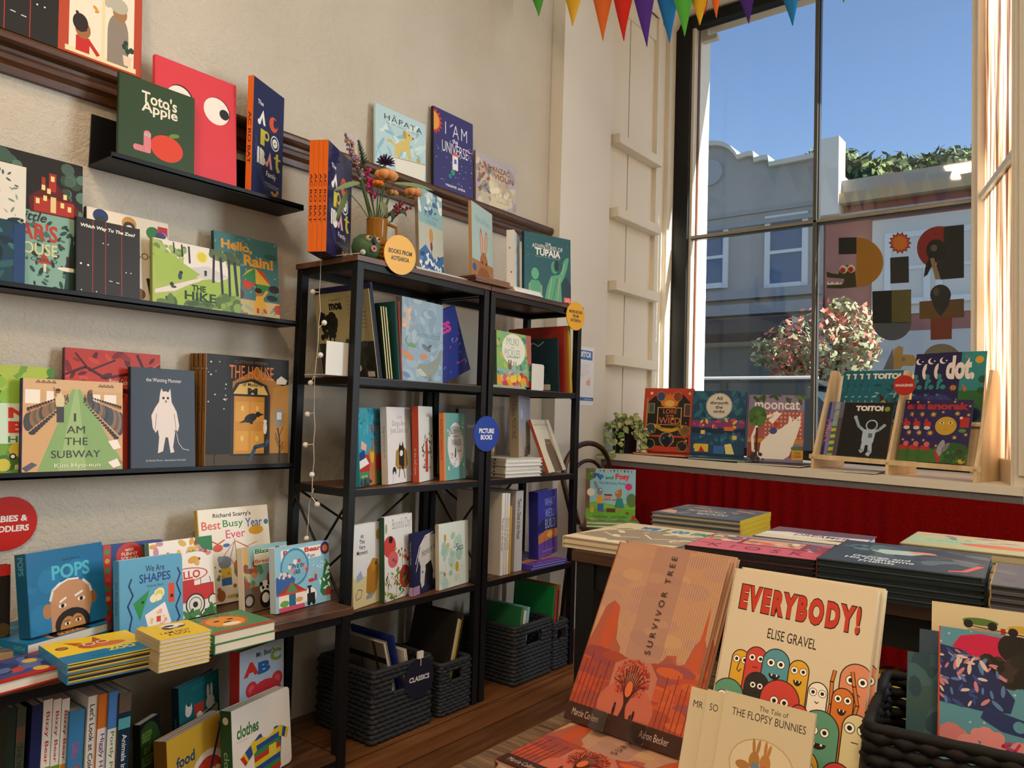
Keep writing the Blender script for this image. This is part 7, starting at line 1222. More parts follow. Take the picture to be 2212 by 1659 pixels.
letter('letter_i_sun', [(sun_, '7a2f24'), ([(1702+(x-1702)*.78, 999+(y-999)*.78) for x, y in sun_], 'a5622a'), ([(1662, 1060), (1738, 1054), (1739, 1162), (1663, 1166)], '24282b')])
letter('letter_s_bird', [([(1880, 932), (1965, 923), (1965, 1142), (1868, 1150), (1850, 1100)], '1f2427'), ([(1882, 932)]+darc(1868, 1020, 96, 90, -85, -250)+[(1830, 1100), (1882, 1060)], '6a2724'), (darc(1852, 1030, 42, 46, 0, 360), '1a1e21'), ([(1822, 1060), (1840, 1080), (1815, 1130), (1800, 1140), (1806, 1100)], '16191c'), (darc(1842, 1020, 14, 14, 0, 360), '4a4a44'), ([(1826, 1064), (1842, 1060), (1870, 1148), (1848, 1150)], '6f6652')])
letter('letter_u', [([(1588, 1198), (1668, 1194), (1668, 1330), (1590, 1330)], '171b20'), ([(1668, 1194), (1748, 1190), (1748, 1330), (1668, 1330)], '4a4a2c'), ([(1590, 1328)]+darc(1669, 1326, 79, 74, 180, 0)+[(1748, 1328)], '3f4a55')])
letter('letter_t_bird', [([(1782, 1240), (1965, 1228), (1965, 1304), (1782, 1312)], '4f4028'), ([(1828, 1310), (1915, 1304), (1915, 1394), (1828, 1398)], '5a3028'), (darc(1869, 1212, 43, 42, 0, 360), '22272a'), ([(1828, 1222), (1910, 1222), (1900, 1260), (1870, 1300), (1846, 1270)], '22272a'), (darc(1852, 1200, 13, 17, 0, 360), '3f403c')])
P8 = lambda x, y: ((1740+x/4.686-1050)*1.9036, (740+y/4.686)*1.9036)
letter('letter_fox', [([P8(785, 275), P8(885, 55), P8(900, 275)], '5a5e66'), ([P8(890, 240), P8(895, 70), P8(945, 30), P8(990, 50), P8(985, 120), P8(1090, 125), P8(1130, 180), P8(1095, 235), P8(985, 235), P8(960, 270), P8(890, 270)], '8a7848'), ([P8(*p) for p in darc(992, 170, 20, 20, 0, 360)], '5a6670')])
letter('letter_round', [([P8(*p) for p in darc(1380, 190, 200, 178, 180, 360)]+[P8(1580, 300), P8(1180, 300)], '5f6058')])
# bunting
bt = thing('bunting', 'string of rainbow felt pennants across the top of the window bay', 'bunting', (0, 2.6, 0))
m = MB()
def BZ(x):
    T_ = ((0, 3.03), (.3, 2.93), (.6, 2.84), (.9, 2.76), (1.2, 2.70), (1.5, 2.665), (2.1, 2.66))
    for (a0, b0), (a1, b1) in zip(T_, T_[1:]):
        if x <= a1: return b0+(b1-b0)*(x-a0)/(a1-a0)
    return T_[-1][1]
m.tube([(.003+x_*.05, 0, BZ(x_*.05)) for x_ in range(0, 42)], .0018, mat('d8d4c8', .7), 5); m.build('cord', bt)
for k, (px, py, c_) in enumerate(((1167, 38, '5ab04a'), (1239, 58, 'e6b43a'), (1302, 88, 'e8743a'), (1352, 92, 'd8322c'), (1396, 100, '5a3a9a'), (1441, 88, '2a7ac0'), (1481, 80, '5ab84a'), (1513, 56, 'e0b030'), (1522, 30, 'c8281f'), (1552, 43, 'e06a2a'), (1617, 50, '4a2f80'), (1708, 50, '2a7ab8'), (1824, 8, '5ab04a'))):
    q = at(px, py, 'y', 2.6); y0 = .012*(k % 3-1); zt = BZ(q.x); hw = .072 if k not in (8, 9) else .05
    cx = q.x-.012; m = MB(); n = 8; vs = []
    for i in range(n+1):
        t_ = i/n
        for s_ in (-1, 0, 1):
            vs.append((cx+(q.x-cx)*t_+s_*hw*(1-t_)+(.001*s_ if i == n else 0), y0+.010*math.sin(t_*3+k)*t_+abs(s_)*.006*(k % 2*2-1)*(1-t_), zt+(q.z-zt)*t_))
    fs = [(i*3+j, i*3+j+1, i*3+j+4, i*3+j+3) for i in range(n) for j in (0, 1)]
    m.add(vs, fs, cloth('felt_%d' % k, c_, c_, .9), True); o = m.build('pennant', bt); sl = o.modifiers.new('felt', 'SOLIDIFY'); sl.thickness = .0015
# ================================================================== chair in the corner
SEZ = .585
BENT = wood('bentwood', '1f120a', '3f2614', '6a4628', 'Z', .6, .3)
CY0, CY1, CXB = 2.815, 3.21, .17
ch = thing('bentwood_chair', 'dark bentwood chair in the corner between bookcase and sill', 'chair', (CXB+.2, 3.01, 0))
O_ = Vector(ch.location)
def hoop(y0, y1, ztop, zb, r_, x=CXB):
    P_ = []
    for i in range(25):
        a_ = math.pi*i/24; P_.append(Vector((x, (y0+y1)/2-(y1-y0)/2*math.cos(a_), zb+(ztop-zb)*math.sin(a_)**.8))-O_)
    return P_
m = MB(); P_ = hoop(CY0, CY1, .945, .78, .013); m.tube([Vector((CXB+.03, CY0+.05, SEZ))-O_]+P_+[Vector((CXB+.03, CY1-.05, SEZ))-O_], .0125, BENT, 10); m.build('back_hoop', ch)
m = MB(); P_ = hoop(CY0+.06, CY1-.06, .865, .74, .01); m.tube([Vector((CXB+.03, CY0+.09, SEZ))-O_]+P_+[Vector((CXB+.03, CY1-.09, SEZ))-O_], .009, BENT, 10); m.build('inner_hoop', ch)
m = MB(); m.lathe([(0, -.02), (.19, -.02), (.2, -.01), (.2, .0), (.185, .004), (0, .004)], (0, 0, SEZ-.005), BENT, 32); m.build('seat', ch)
for a_, b_ in (((-.17, -.15), (-.2, -.19)), ((-.17, .15), (-.2, .19)), ((.15, -.13), (.19, -.17)), ((.15, .13), (.19, .17))):
    m = MB(); m.tube([(a_[0], a_[1], SEZ-.02), ((a_[0]+b_[0])/2*1.02, (a_[1]+b_[1])/2, .3), (b_[0], b_[1], FLZ+.001)], [.016, .015, .012], BENT, 10); m.build('leg', ch)
PIP = [('R', 0, 0, 100, 100, '8fc4d8'), ('R', 0, 74, 100, 100, '6aa83a'), ('P', [0, 70, 20, 66, 60, 72, 100, 66, 100, 80, 0, 80], '7ab84a'), ('R', 0, 0, 8, 80, '6a5a34'), ('N', 16, 0, 0, 16, 20, 3, 6, ['5a7a34', '7a8a3a', '8a6a3a'], 371), ('T', 'Pip', 15, 9, 35, 23, '1f5a9a', {'b': .05}), ('T', 'and', 39, 14, 55, 21, '2f7a4a', {'b': .03}), ('T', 'Posy', 59, 9, 88, 24, 'd8343a', {'b': .05}), ('T', 'The Birthday Party', 26, 26, 80, 33, '3a4a5a', {'b': 0})]
PIP += [('P', [26+i*7, 1+abs(i-5)*.4, 31+i*7, 1+abs(i-5)*.4, 28.5+i*7, 8], c) for i, c in enumerate(['d8504a', '2f6aa0', 'e0b04a', 'd8504a', '2f6aa0', '5a9a6a', 'd8704a', '2f4a8a', '4a8a5a', 'd8504a'])]
PIP += [('C', 86, 35, 7, 'd8307a'), ('S', [86, 42, 80, 62], .6, '6a5a5a'), ('E', 92, 62, 10, 14, '5a7a4a'), ('C', 10, 48, 8, 'e8dcd0'), ('E', 28, 46, 6, 8, '8a8a90'), ('E', 20, 33, 3.4, 9, '8a8a90', -22), ('C', 30, 43, 1.6, 'fff'), ('R', 22, 54, 34, 70, 'e0a82c'), ('R', 24, 70, 36, 84, '2f6ab0'), ('E', 32, 85, 8, 2, '6a6a6a'), ('R', 38, 52, 52, 62, 'd88a8a'), ('R', 37, 51, 53, 54, '5a342a'), ('E', 66, 50, 7, 8, 'b5743a'), ('C', 70, 43, 3, 'b5743a'), ('C', 63, 47, 1.2, 'fff'), ('P', [58, 78, 62, 58, 74, 58, 78, 78], '2f8a80'), ('E', 68, 81, 6, 2.4, 'b5743a'), ('S', [36, 62, 50, 62], 3, '8a8a90'), ('S', [54, 63, 62, 61], 3, 'b5743a'), ('R', 42, 79, 60, 87, '5a3a2a'), ('R', 10, 78, 16, 88, 'd8a83a'), ('E', 84, 88, 4, 3, '7a5a2a'), ('T', 'Camilla Reid', 15, 93, 44, 98, '2a3a1a', {'b': 0}), ('T', 'Axel Scheffler', 52, 93, 84, 98, '2a3a1a', {'b': 0}), ('R', 93, 92, 100, 100, 'c8302c')]
GIN = [('R', 0, 0, 100, 100, 'e8dcd8')]+[('R', 0, i*7, 100, i*7+3.6, 'b8383a') for i in range(15)]+[('R', x, 0, x+20, 100, 'a82c2e') for x in (15, 60)]
pb = stand('picture_book', 'light blue book of a rabbit and mouse with cake, standing on the bentwood chair', (*(1273, 1119), 'x', .24), (1267, 1011), (1373.5, 1013.7), .018, ang=33, lean=7, cover='8fc4d8', spine='b8383a', art=PIP, sart=GIN)
zb = pb.matrix_world.translation.z; pv = pb.matrix_world.translation
p2 = make_book('picture_book', 'upper of the copies lying under the rabbit and mouse book, green with gingham spine', .23, .16, .014, cover='6aa83a', spine='b8383a', art=PIP, sart=GIN, group='rabbit and mouse books lying on the chair', mw=flatmw(pv.x+.055, pv.y-.075, zb-.0005, 36))
nn_ = max(1, int((zb-SEZ)/.0145))
WRD = ['second', 'third', 'fourth', 'lowest', 'next', 'next']
for i in range(nn_-1 if nn_ > 1 else 1): dup(p2, shifted(p2.matrix_world, .003*i, .0145*(i+1), 0, rot=i-1), '%s of the copies lying under the rabbit and mouse book' % WRD[min(i, 3)])
# ================================================================== main table piles
def pile(name, labels, fl, fr, tl, ztop, t, grp, jit=.002, **kw):
    r0, (A, an, w_, h_) = lie(name, labels[0], fl, fr, tl, ztop, t, group=grp, **kw)
    for i, lb_ in enumerate(labels[1:]):
        q = random.Random(i*7+len(lb_)); dup(r0, shifted(r0.matrix_world, q.uniform(-jit, jit), (t+.0006)*(i+1), q.uniform(-jit, jit), rot=q.uniform(-.5, .5)), lb_)
    return r0
WEL = [('R', 0, 0, 100, 100, 'd8c6a4'), ('P', [0, 84, 10, 50, 30, 30, 56, 24, 78, 40, 100, 34, 100, 80, 60, 90], '9a8a72'), ('N', 22, 0, 30, 100, 100, 4, 10, ['c8a684', 'a08a70', 'e2d4b8', 'b8987a', '8f816c'], 401, .4), ('S', [14, 60, 34, 74, 54, 66], 2, 'e6d8bc'), ('S', [50, 50, 66, 66, 84, 56], 2, 'e6d8bc'), ('P', [0, 92, 14, 86, 20, 92, 34, 86, 40, 93, 54, 88, 60, 95, 76, 90, 100, 96, 100, 100, 0, 100], 'e2d2b2'), ('T', 'we', 26, 12, 46, 26, '2f7ab0', {'b': .06}), ('T', 'l', 50, 10, 54, 26, '3a8a5a', {'b': .06}), ('T', 'co', 60, 12, 76, 26, '2f8ab0', {'b': .06}), ('T', 'me', 80, 12, 98, 26, '2f8a70', {'b': .06})]
TT = TZ+.0008
pile('picture_book', ['upper tan book with blue lettering at the corner of the display table', 'lower tan book with blue lettering at the corner of the display table'], (1217, 1157), (1497, 1196), (1376, 1131), TT+.030, .0144, 'tan books with blue lettering', w=.30, cover='d8c6a4', art=WEL, pages='c8bca6', spine='c8b894')
NDR = [('R', 0, 0, 100, 100, '4a5a6a'), ('N', 26, 0, 0, 100, 100, 6, 14, ['5a6a78', '3a4a58', '8a7a70', '6a6a72', 'b08a78'], 411, .4), ('T', 'INDOOR', 24, 22, 60, 36, 'd8c8b8', {'b': .01}), ('T', 'CARNIVAL', 34, 42, 80, 56, 'd8c8b8', {'b': .01}), ('S', [10, 70, 40, 60, 70, 74, 94, 64], 3, 'c8785a'), ('P', [76, 10, 98, 14, 96, 40, 84, 34], 'd8a08a')]
yk = pile('picture_book', ['topmost slate blue book with yellow spine at the far side of the table', 'second slate blue book with yellow spine at the far side of the table', 'third slate blue book with yellow spine at the far side of the table', 'lowest slate blue book with yellow spine at the far side of the table'], (1406, 1106), (1588, 1128), (1507, 1091), TT+.060, .0144, 'yellow spined books on the display table', ang=4, cover='4a5a6a', spine='b89a2c', art=NDR, pages='b8a88c')
# the yellow spine faces right: turn the pile round
for o in [q for q in COL.objects if q.get('group') == 'yellow spined books on the display table']:
    me_w = max(v.co.x for v in o.children[0].data.vertices); me_h = max(v.co.z for v in o.children[0].data.vertices)
    o.matrix_world = o.matrix_world @ Matrix.Translation((me_w, 0, me_h)) @ Matrix.Rotation(rad(180), 4, 'Y')
KIO = [('R', 0, 0, 100, 100, 'c85a6a'), ('R', 0, 0, 100, 14, '8a8a90'), ('N', 26, 2, 12, 30, 46, 3, 6, ['b8384a', 'd8a05a', '4a6a5a', 'e0c8b0', '3a4a5a'], 421), ('N', 26, 80, 20, 99, 62, 3, 6, ['b8384a', '8a4a5a', '4a5a6a', 'e0c8b0'], 422), ('R', 30, 14, 84, 56, '8a3a44'), ('R', 34, 18, 80, 52, 'd8a080'), ('N', 16, 36, 22, 78, 48, 3, 7, ['4f8a7a', 'e2d0b0', 'c8624a', '8ab09a'], 423, .5), ('T', 'KIOSK', 14, 68, 88, 86, '6a3040', {'k': 1.8, 'b': -.01}), ('T', 'The', 4, 66, 12, 72, '7a3a48', {'b': 0})]
pile('picture_book', ['topmost pink book with a window cut out at the front of the table']+['%s pink window book down in its pile at the front of the table' % w_ for w_ in ('second', 'third', 'fourth', 'fifth')], (1481, 1177), (1761, 1210), (1572, 1147), TT+.050, .0094, 'pink window books', h=.26, cover='2c2629', spine='3a2a30', art=KIO, pages='4a4642')
DRE = [('R', 0, 0, 100, 100, '6a5060'), ('N', 18, 0, 0, 100, 100, 6, 14, ['7a4a54', '5a4a64', '8a6a74'], 431, .5), ('P', [0, 50, 20, 40, 50, 46, 100, 36, 100, 62, 60, 76, 0, 78], 'e0d8cc'), ('T', 'DREAMER', 30, 46, 84, 62, '4a3a4a', {'b': .01}), ('P', [0, 80, 40, 76, 100, 82, 100, 100, 0, 100], 'd8cca8')]
pile('picture_book', ['upper mauve and white book between the pink and night blue piles', 'lower mauve and white book between the pink and night blue piles'], Z7(960, 378), Z7(1500, 440), Z7(1112, 342), TT+.05, .02, 'mauve and white books', w=.26, h=.24, ang=3, cover='6a5060', art=DRE, pages='d8d0c2')
GEO = [('R', 0, 0, 100, 100, '3a4552'), ('N', 24, 30, 0, 100, 80, 8, 18, ['445260', '50606a', '3f4a58', '5a6a70'], 441, .5), ('T', 'George and\nHis Nighttime\nFriends', 14, 66, 58, 92, 'd8dcd8', {'b': .015}), ('P', [24, 40, 30, 30, 50, 26, 60, 34, 52, 46, 36, 50], 'a8beb2'), ('E', 58, 30, 9, 5, 'd88a78'), ('S', [66, 34, 98, 52], 1, 'c86a64'), ('S', [96, 60, 88, 86, 80, 90], 4, 'd8605a'), ('N', 8, 6, 8, 30, 40, 4, 8, ['5a7a7a'], 442, .5)]
pile('picture_book', ['topmost night blue book with white lettering, tall pile on the display table']+['%s night blue book down in its tall pile on the display table' % w_ for w_ in ('second', 'third', 'fourth', 'fifth', 'sixth')], (1766, 1205), (2127, 1249), (1852, 1168), TT+.072, .0114, 'night blue books', cover='3a4552', spine='5a2020', art=GEO, pages='27302e', back='20282a')
PIC = [('R', 0, 0, 100, 100, 'b8b48a'), ('R', 0, 0, 100, 40, 'c8b894'), ('P', [0, 44, 60, 40, 70, 62, 0, 74], '9fc4a4'), ('E', 66, 62, 26, 12, 'd8705a'), ('S', [90, 10, 96, 40, 92, 80], 5, 'd8806a'), ('N', 10, 20, 8, 90, 40, 4, 9, ['8a84a0', 'a0986a', '7a8a6a'], 451, .4), ('S', [2, 30, 20, 6, 60, 10], 3, 'd8a084'), ('T', 'a picnic', 14, 54, 48, 60, '5a7a6a', {'b': 0})]
pile('picture_book', ['upper sage and coral book at the far right of the table', 'second sage and coral book at the far right of the table', 'lowest sage and coral book at the far right of the table'], Z7(1640, 412), Z7(2170, 470), Z7(1735, 366), TT+.062, .02, 'sage and coral books', h=.27, w=.3, ang=2, cover='b8b48a', art=PIC, pages='c8bca0', spine='7a6a5a')
LAS = [('R', 0, 0, 100, 100, '5a5a64'), ('N', 16, 0, 0, 100, 100, 8, 16, ['6a6a72', '4f4f5a', '7a7278'], 461, .5)]
pile('picture_book', ['topmost tan spined grey book at the table end']+['%s tan spined grey book down in the pile at the table end' % w_ for w_ in ('second', 'third', 'fourth', 'lowest')], (2141, 1262), None, None, TT+.068, .013, 'tan spined grey books', w=.28, h=.28, ang=4, cover='5a5a64', spine='a58350', art=LAS, pages='3a3a36')
# ================================================================== low table in front
FT = FZ+.0008
SUR = [('R', 0, 0, 100, 100, 'b58768')]
SUR += [('N', 26, 0, 0, 100, 60, 8, 16, ['ac8270', 'b88d6c', 'b0846e', 'bd946a', 'a97f70'], 471, .5, 0)]
SUR += [('R', 36, 0, 66, 62, 'aa806e'), ('N', 8, 40, 6, 62, 56, 6, 10, ['b08870', 'a57c6c'], 472, .5, 0)]
SUR += [('R', x, 0, x+.6, 62, 'bf9a82') for x in range(2, 36, 2)]+[('R', x, 0, x+.6, 58, 'c59d7a') for x in range(67, 100, 2)]
SUR += [('P', [0, 100, 0, 58, 4, 46, 6, 38, 12, 34, 18, 36, 20, 44, 22, 47, 24, 54, 30, 58, 32, 70, 30, 100], 'a5553f'), ('P', [12, 100, 10, 50, 14, 35, 19, 37, 21, 46, 20, 60, 22, 100], 'b8502f'), ('P', [66, 100, 66, 64, 70, 56, 78, 55, 80, 60, 86, 58, 90, 48, 94, 44, 95, 26, 97, 44, 100, 48, 100, 100], 'a85640'), ('P', [90, 100, 88, 58, 93, 46, 95, 27, 97, 46, 98, 70, 97, 100], 'b8532f'), ('P', [64, 100, 64, 62, 72, 56, 80, 60, 84, 70, 84, 100], '9d5042')]
SUR += [('N', 46, 0, 62, 31, 92, 3, 6, ['b2492f', 'a0432f', '94443a', 'b8522f', '8f4040'], 473, 3, 90), ('N', 46, 67, 62, 100, 92, 3, 6, ['b2492f', 'a0432f', '8f4340', 'b8522f', 'c25a30', '94484a'], 474, 3, 90), ('P', [30, 92, 30, 66, 40, 62, 60, 62, 68, 68, 68, 92], 'b5705a'), ('E', 48, 86, 24, 12, 'b8604c')]
SUR += [('S', [x, 92, x+1.5, 64+q], .6, '6a2a20') for x, q in ((3, 4), (7, 0), (11, 8), (15, 3), (19, 10), (23, 2), (75, 2), (79, 8), (83, 0), (88, 6), (92, 3), (97, 7))]
rq = random.Random(9); CRN = []
for k_ in range(260):
    a_ = rq.uniform(0, 6.283); r_ = 15*math.sqrt(rq.uniform(.12, 1)); x_, y_ = 48+r_*math.cos(a_), 72+r_*.66*math.sin(a_)
    if y_ < 80: CRN.append(('E', x_, y_, rq.uniform(.5, 1.1), rq.uniform(.4, .8), rq.choice(['a8382a', 'b8442f', '94302a', 'c05a40'])))
SUR += CRN
for k_ in range(13):
    t_ = -1+k_/6; SUR.append(('S', [48, 86, 48+t_*3, 80, 48+t_*8, 73+abs(t_)*2, 48+t_*13.5, 65+abs(t_)**2*9], .55, '3a1a14'))
SUR += [('S', [48, 92, 48, 81], 2.2, '3a1a14'), ('P', [45, 92, 47, 86, 49, 86, 51.5, 92], '3a1a14'), ('E', 48, 77, 3, 4, 'd0683a'), ('E', 40, 88.6, 1, 2.6, '241210'), ('E', 40, 85.6, .9, .7, '241210'), ('E', 57, 88.6, .9, 2.4, '241210'), ('E', 55, 90, .8, 1.6, '241210'), ('R', 0, 91, 100, 100, '3a2018'), ('T', 'Marcie Colleen', 6, 93.5, 30, 97, 'c8b0a0', {'b': -.005}), ('T', 'Aaron Becker', 66, 93.5, 90, 97, 'c8b0a0', {'b': -.005}), ('T', 'S U R V I V O R   T R E E', 52, 4, 57, 58, '2f1a16', {'rot': 1, 'b': 0})]
sv = stand('picture_book', 'tall orange book of a lone red tree, upright on a clear stand', (1209, 1547, 'z', FT+.0185), (1341, 1170), (1577.5, 1207), .013, ang=-3, lean=30, cover='b58566', spine='6a3a2a', art=SUR, group='orange red tree books')
dup(sv, shifted(sv.matrix_world, .005, .0175, .0105), 'second copy of the orange red tree book standing just behind the front one')
svw, svh = BL[-1][1], BL[-1][2]
a = at(1071, 1644, 'z', FT+.0125)
dup(sv, flatmw(a.x, a.y, FT+.0138, -1) @ Matrix.Translation((0, 0, 0)), 'copy of the orange red tree book lying flat in front of its standing twin')
CLR = bpy.data.materials.new('clear_acrylic'); CLR.use_nodes = True; bs = CLR.node_tree.nodes['Principled BSDF']; bs.inputs['Transmission Weight'].default_value = 1.0; bs.inputs['Roughness'].default_value = .03; bs.inputs['IOR'].default_value = 1.3
es = thing('book_stand', 'clear acrylic stand holding up the orange red tree book', 'stand', mw=sv.matrix_world.copy())
for k, x in enumerate((svw*.28, svw*.62)):
    m = MB(); m.prism([(q[0], -.022, q[1]) for q in rcorner(.032, .035, .004, x, -.002)], (0, .002, 0), CLR); m.box(x, -.022, -.004, x+.032, .012, -.002, CLR); m.build('front_clip', es)
# bright pile behind, on the low table
FAB = [('R', 0, 0, 100, 100, 'd8c05a'), ('N', 30, 0, 0, 100, 100, 4, 10, ['d8487a', 'e6d8b0', 'c83a6a', 'e0a04a', '8a3a4a'], 481, .5), ('T', 'FABULOUS STORIES', 8, 10, 92, 24, 'c8402c', {'b': .02})]
pa = at(1884, 1440, 'z', FT+.07); 
pk = make_book('picture_book', 'topmost yellow and pink book in the bright pile behind the basket', .27, .3, .016, kind='paper', cover='d8c05a', art=FAB, pages='e0d0d8', spine='d8487a', group='bright pink and yellow books', mw=flatmw(1.50, 1.565, FT+.068, -2))
for i, lb_ in enumerate(('second', 'third', 'lowest')): dup(pk, shifted(pk.matrix_world, .004*(i % 2), .0166*(i+1), -.004*i, rot=i-1), '%s yellow and pink book down in the bright pile behind the basket' % lb_)
EV = [('T', 'EVERYBODY!', 6.6, 8, 91.4, 22, '2a1512', {'b': .085, 'skew': 2, 'k': 1.3}), ('T', 'EVERYBODY!', 7.3, 8.6, 90.7, 21.4, 'c23a26', {'b': .058, 'skew': 2, 'k': 1.3}), ('T', 'ELISE GRAVEL', 31, 28, 65, 33, '2a2420', {'b': .005, 'skew': 1})]
INK = '2a1c18'
def critter(cx, yb, hw, yt, c, ey=None, er=2.6, ed=None, mouth=None, line=INK):
    a_ = [('B', cx, yb, hw, yt, c, line)]; ey = ey or yt+hw*.75; ed = ed or er*1.15
    a_ += eyes(cx, ey, er, ed)
    mw_ = hw*.5; my = ey+er*1.7
    if mouth == 'grin': a_ += [('P', [cx-mw_*.9, my, cx+mw_*.9, my]+[q for k_ in range(1, 8) for q in (cx+mw_*.9*math.cos(math.pi*k_/8), my+2.6*math.sin(math.pi*k_/8))], INK), ('R', cx-mw_*.5, my, cx-mw_*.28, my+.9, 'f4f0e6'), ('R', cx+mw_*.28, my, cx+mw_*.5, my+.9, 'f4f0e6')]
    elif mouth == 'flat': a_ += [('S', [cx-mw_*.5, my, cx+mw_*.5, my], .6, INK)]
    elif mouth == 'frown': a_ += [('S', [cx-mw_*.6, my+1, cx-mw_*.2, my, cx+mw_*.2, my, cx+mw_*.6, my+1], .6, INK)]
    elif mouth == 'beak': a_ += [('S', [cx, ey, cx-1.6, my+.6, cx, my+1.6, cx+1.4, my], .6, INK)]
    else: a_ += [('S', [cx-mw_*.4, my-.4, cx, my+.3, cx+mw_*.4, my-.4], .6, INK)]
    return a_
GRN, RD, YE, TE, OR, PK, CR, WH, BK_ = '5f9a80', 'c9453a', 'd9a630', '5595a5', 'd0762c', 'd88a68', 'd9cfa0', 'efe6d6', '2e2a28'
EV += critter(15, 60, 6, 41, YE, mouth='beak')+critter(26, 60, 7, 38, RD, mouth='flat')+critter(40, 62, 9, 37, TE, mouth='grin', er=3)+critter(56, 66, 6.4, 40, YE, mouth='grin')+critter(93, 80, 10, 36, PK, mouth='frown', er=3.2)
EV += critter(29, 68, 8, 50, BK_, er=2.2)+critter(70, 66, 6, 48, WH, mouth='smile')+[('S', [78, 64, 79, 56, 78, 46, 79, 41], 2.6, INK), ('S', [78, 64, 79, 56, 78, 46, 79, 41], 1.6, OR), ('S', [93, 62, 95, 54, 92, 46, 90, 40], 2.6, INK), ('S', [93, 62, 95, 54, 92, 46, 90, 40], 1.6, OR)]
EV += critter(86, 90, 6.4, 48, OR, mouth='grin')+critter(46, 84, 13, 51, RD, mouth='flat', er=3)+critter(10, 86, 11, 56, GRN, er=3.6, mouth='flat')+critter(60, 78, 5, 60, RD, er=2)+critter(24, 84, 8, 62, RD, mouth='beak', er=3.2)+critter(54, 90, 7, 64, YE, er=2.6, mouth='flat')+critter(74, 100, 12, 60, GRN, er=3, mouth='grin')+critter(96, 92, 8, 58, CR, er=3.4, mouth='flat')+critter(8, 96, 8, 70, RD, er=2.4, mouth='grin')+critter(38, 98, 12, 68, WH, er=3.6, mouth='beak')+[('E', 44, 68, 7, 1.4, '4f7a70'), ('E', 44, 66, 4.4, 3, '4f7a70')]
EV += critter(22, 100, 12, 80, TE, er=3)+critter(50, 100, 8, 84, RD, er=3)+critter(66, 100, 10, 78, YE, er=3.6)+critter(88, 100, 9, 80, RD, er=3, mouth='flat')
ev = stand('picture_book', 'cream book crowded with colourful blob creatures on its front, big red title', (1488, 1650, 'z', FT), (1590.6, 1227), (1898.5, 1274), .014, ang=-1, lean=23, hid=.0, cover='d6c8ae', spine='c4b498', art=EV, group='blob creature books')
dup(ev, shifted(ev.matrix_world, .006, .017, .0075), 'second copy of the blob creature book, standing just behind the front one')
FLO = [('R', 0, 0, 100, 100, 'cbbd9e'), ('T', 'The Tale of', 40, 6, 72, 10.5, '2f2a22', {'b': 0}), ('T', 'THE FLOPSY BUNNIES', 10, 13, 92, 20, '2f2a22', {'b': 0}), ('E', 50, 58, 36, 24, 'b5a070'), ('E', 50, 58, 34.6, 22.8, 'd2c4a4'), ('E', 42, 54, 6, 8, 'a5763e'), ('E', 54, 54, 6, 8, 'b07a40'), ('E', 40, 42, 1.8, 7, 'a5763e', -8), ('E', 45, 42, 1.8, 7, 'a5763e', 8), ('E', 53, 42, 1.8, 7, 'b07a40'), ('E', 57, 43, 1.8, 6, 'b07a40', 10), ('E', 30, 60, 8, 4, 'a5763e'), ('E', 66, 62, 8, 5, 'b58a50'), ('E', 44, 60, 5, 5, '6a7f90'), ('E', 54, 61, 5, 5, 'b8604a'), ('N', 14, 22, 62, 78, 70, 2, 4, ['a58a50', '8a7a48', 'b89a60'], 491, .5)]
SOM = [('R', 0, 0, 100, 100, 'cbbd9e'), ('T', 'SO', 4, 13, 14, 20, '2f2a22', {'b': 0})]; MRX = [('R', 0, 0, 100, 100, 'cbbd9e'), ('T', 'MR', 4, 13, 16, 20, '2f2a22', {'b': 0})]
for k, (tl_, ar, lb_, yy) in enumerate((((1569.6, 1491), FLO, 'front small cream storybook with two rabbits in an oval on the low table', .93), ((1532, 1488.5), SOM, 'middle of three small cream storybooks fanned on the low table', .937), ((1497, 1483), MRX, 'rearmost of three small cream storybooks fanned on the low table', .944))):
    q = stand('picture_book', lb_, (1445, 1700-k*7, 'z', FT), tl_, (1763, 1537.5) if k == 0 else None, .007, ang=-1, lean=20, w=None if k == 0 else fw_, cover='cbbd9e', art=ar, group='small cream storybooks', pages='d8ccb0')
    if k == 0: fw_ = BL[-1][1]
# basket with books, right front
RZ_ = .63
c0 = at(1824, 1547, 'z', RZ_); c1 = at(2212, 1629, 'z', RZ_); c2 = at(1926, 1450, 'z', RZ_)
ROPEB = mat('151312', .7)
ba = math.degrees(math.atan2((c1-c0).y, (c1-c0).x))
bk_ = basket('large open weave black basket of books at the corner of the low table', .42, (c2-c0).length, RZ_-FT-.006, Matrix.Translation((c0.x+.034, c0.y-.01, FT)) @ Matrix.Rotation(rad(ba), 4, 'Z'), rows=9, hole=False, rope=ROPEB, group=None, see=True)
POP = [('R', 0, 0, 100, 100, '5a92a5'), ('N', 40, 0, 0, 100, 100, .4, .8, ['a8c4cc'], 501), ('P', [10, 6, 20, 2, 56, 6, 62, 18, 54, 24, 14, 22, 6, 16], 'c4204a'), ('C', 36, 11, 8, '241c18'), ('N', 60, 18, 20, 66, 42, 3, 6, ['2a241e', '3a3028', '241e18'], 502), ('P', [-4, 16, 10, 18, 24, 30, 36, 54, 34, 66, 20, 68, -4, 66], '27305a'), ('N', 60, -2, 20, 32, 66, .6, 1.2, ['5a7ab0', 'c8808a', 'd8c0b8', '3a4a8a'], 503, 3), ('P', [22, 64, 46, 72, 44, 84, 30, 82, 20, 74], '2a3566'), ('C', 38, 76, 3, '5a92a5'), ('P', [44, 78, 56, 84, 46, 88], 'e6d8b8'), ('P', [70, 18, 100, 22, 100, 70, 88, 60, 70, 30], 'c86a4a')]
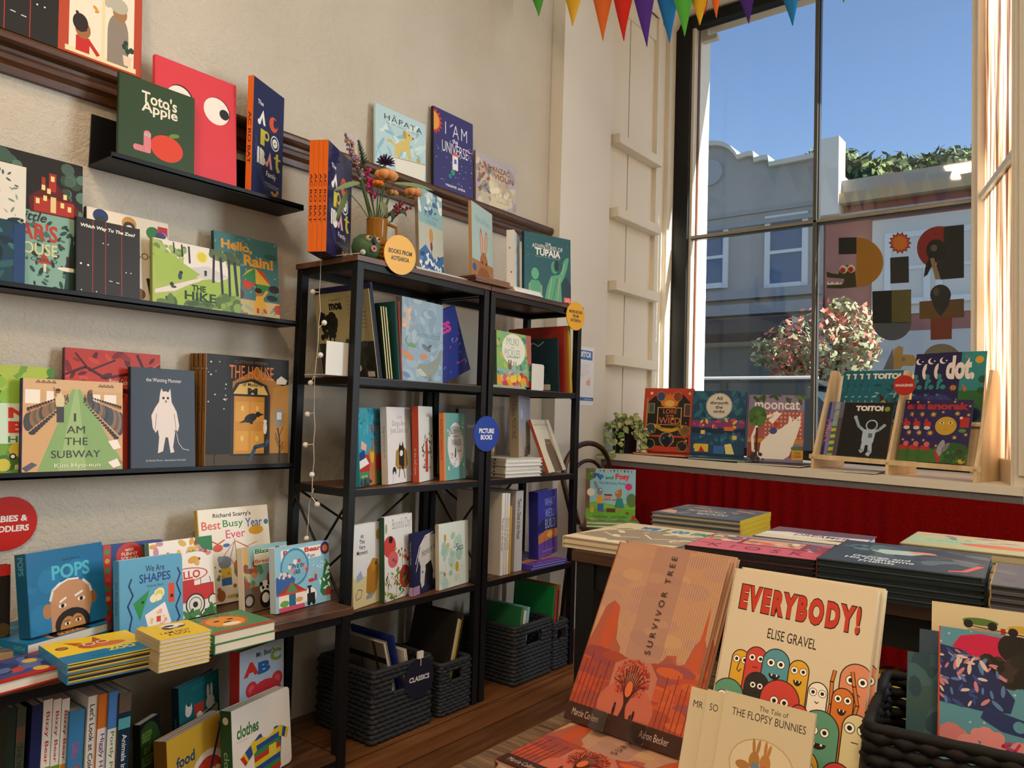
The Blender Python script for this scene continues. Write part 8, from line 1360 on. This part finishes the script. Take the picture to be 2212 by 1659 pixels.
POP += [('S', [72+i*2, 16, 70+i*4, 40+i*2], .7, '4a2018') for i in range(9)]+[('P', [64, 52, 80, 50, 100, 72, 100, 82, 80, 74], 'd8782c'), ('O', 76, 60, 4, 1, '4a2018', 'd8782c'), ('T', 'POP', 44, 71, 99, 98, 'efe2cc', {'b': .08, 's': .15}), ('T', 'POP', 42, 70, 97, 97, '201a16', {'b': .08, 's': .15}), ('N', 10, 4, 86, 40, 100, 3, 7, ['d88a8a', 'c87a7a'], 504), ('Y', 60, 58, 5, 5, 'e6dcc8'), ('S', [34, 90, 30, 94, 36, 96, 38, 90], 1.4, 'b83a6a')]
CARS = [('R', 0, 0, 100, 100, 'd8c69e')]+[('E', x, y, 9, 3, c) for x, y, c in ((24, 12, '5a7a34'), (46, 14, 'd0a83a'), (26, 20, 'a89a80'), (72, 22, '3a3a6a'), (60, 27, '8a5a3a'), (90, 20, '5a3a5a'), (92, 32, '3a5a6a'))]+[('R', x, y, x+2.4, y+14, 'b8302c') for x, y in ((34, 15), (58, 18), (88, 26))]+[('S', [20, 16, 70, 21], .6, '8a2a20'), ('S', [50, 26, 100, 30], .6, '8a2a20')]+[('C', x, y, 2.4, '2a2420') for x, y in ((18, 14.5), (30, 14.5), (40, 17), (52, 17), (66, 25), (78, 25))]
DEE = [('R', 0, 0, 100, 100, '3a5a62'), ('N', 30, 0, 0, 100, 100, 8, 16, ['2f4a54', '44666a', '3f5a5a'], 511, .6), ('P', [70, 40, 100, 30, 100, 70, 80, 62], '8a5a34'), ('E', 76, 90, 16, 10, 'b89a74'), ('S', [60, 66, 90, 58], 4, '7a4a2a')]
bz = FT+.0078; bdir = ba
def bb(label, tl_, tr_, yy, lean, t, art, cover, w=None, h=None, **kw):
    return stand('picture_book', label, (2000, 1640, 'y', yy), tl_, tr_, t, ang=ba, lean=lean, z=bz, w=w, h=h, art=art, cover=cover, **kw)
bb('blue book with a upside down curly haired girl and bird, front of the large basket', Z7(1826, 797), None, c0.y+.09, 14, .012, POP, '5a92a5', w=.27, hid=.11, spine='c8452a')
bb('dark teal book with a brown bird, left behind the blue book in the large basket', Z7(1680, 914), None, c0.y+.135, 14, .01, DEE, '3a5a62', w=.2, hid=.06)
bb('slate book standing behind the dark teal one in the large basket', Z7(1736, 810), None, c0.y+.155, 13, .01, [('R', 0, 0, 100, 100, '3a4a5a')], '3a4a5a', w=.22)
bb('cream book of toy cars on ramps, rearmost in the large basket', Z7(1793, 682), None, c0.y+.185, 12, .012, CARS, 'd8c69e', w=.28, hid=.1)
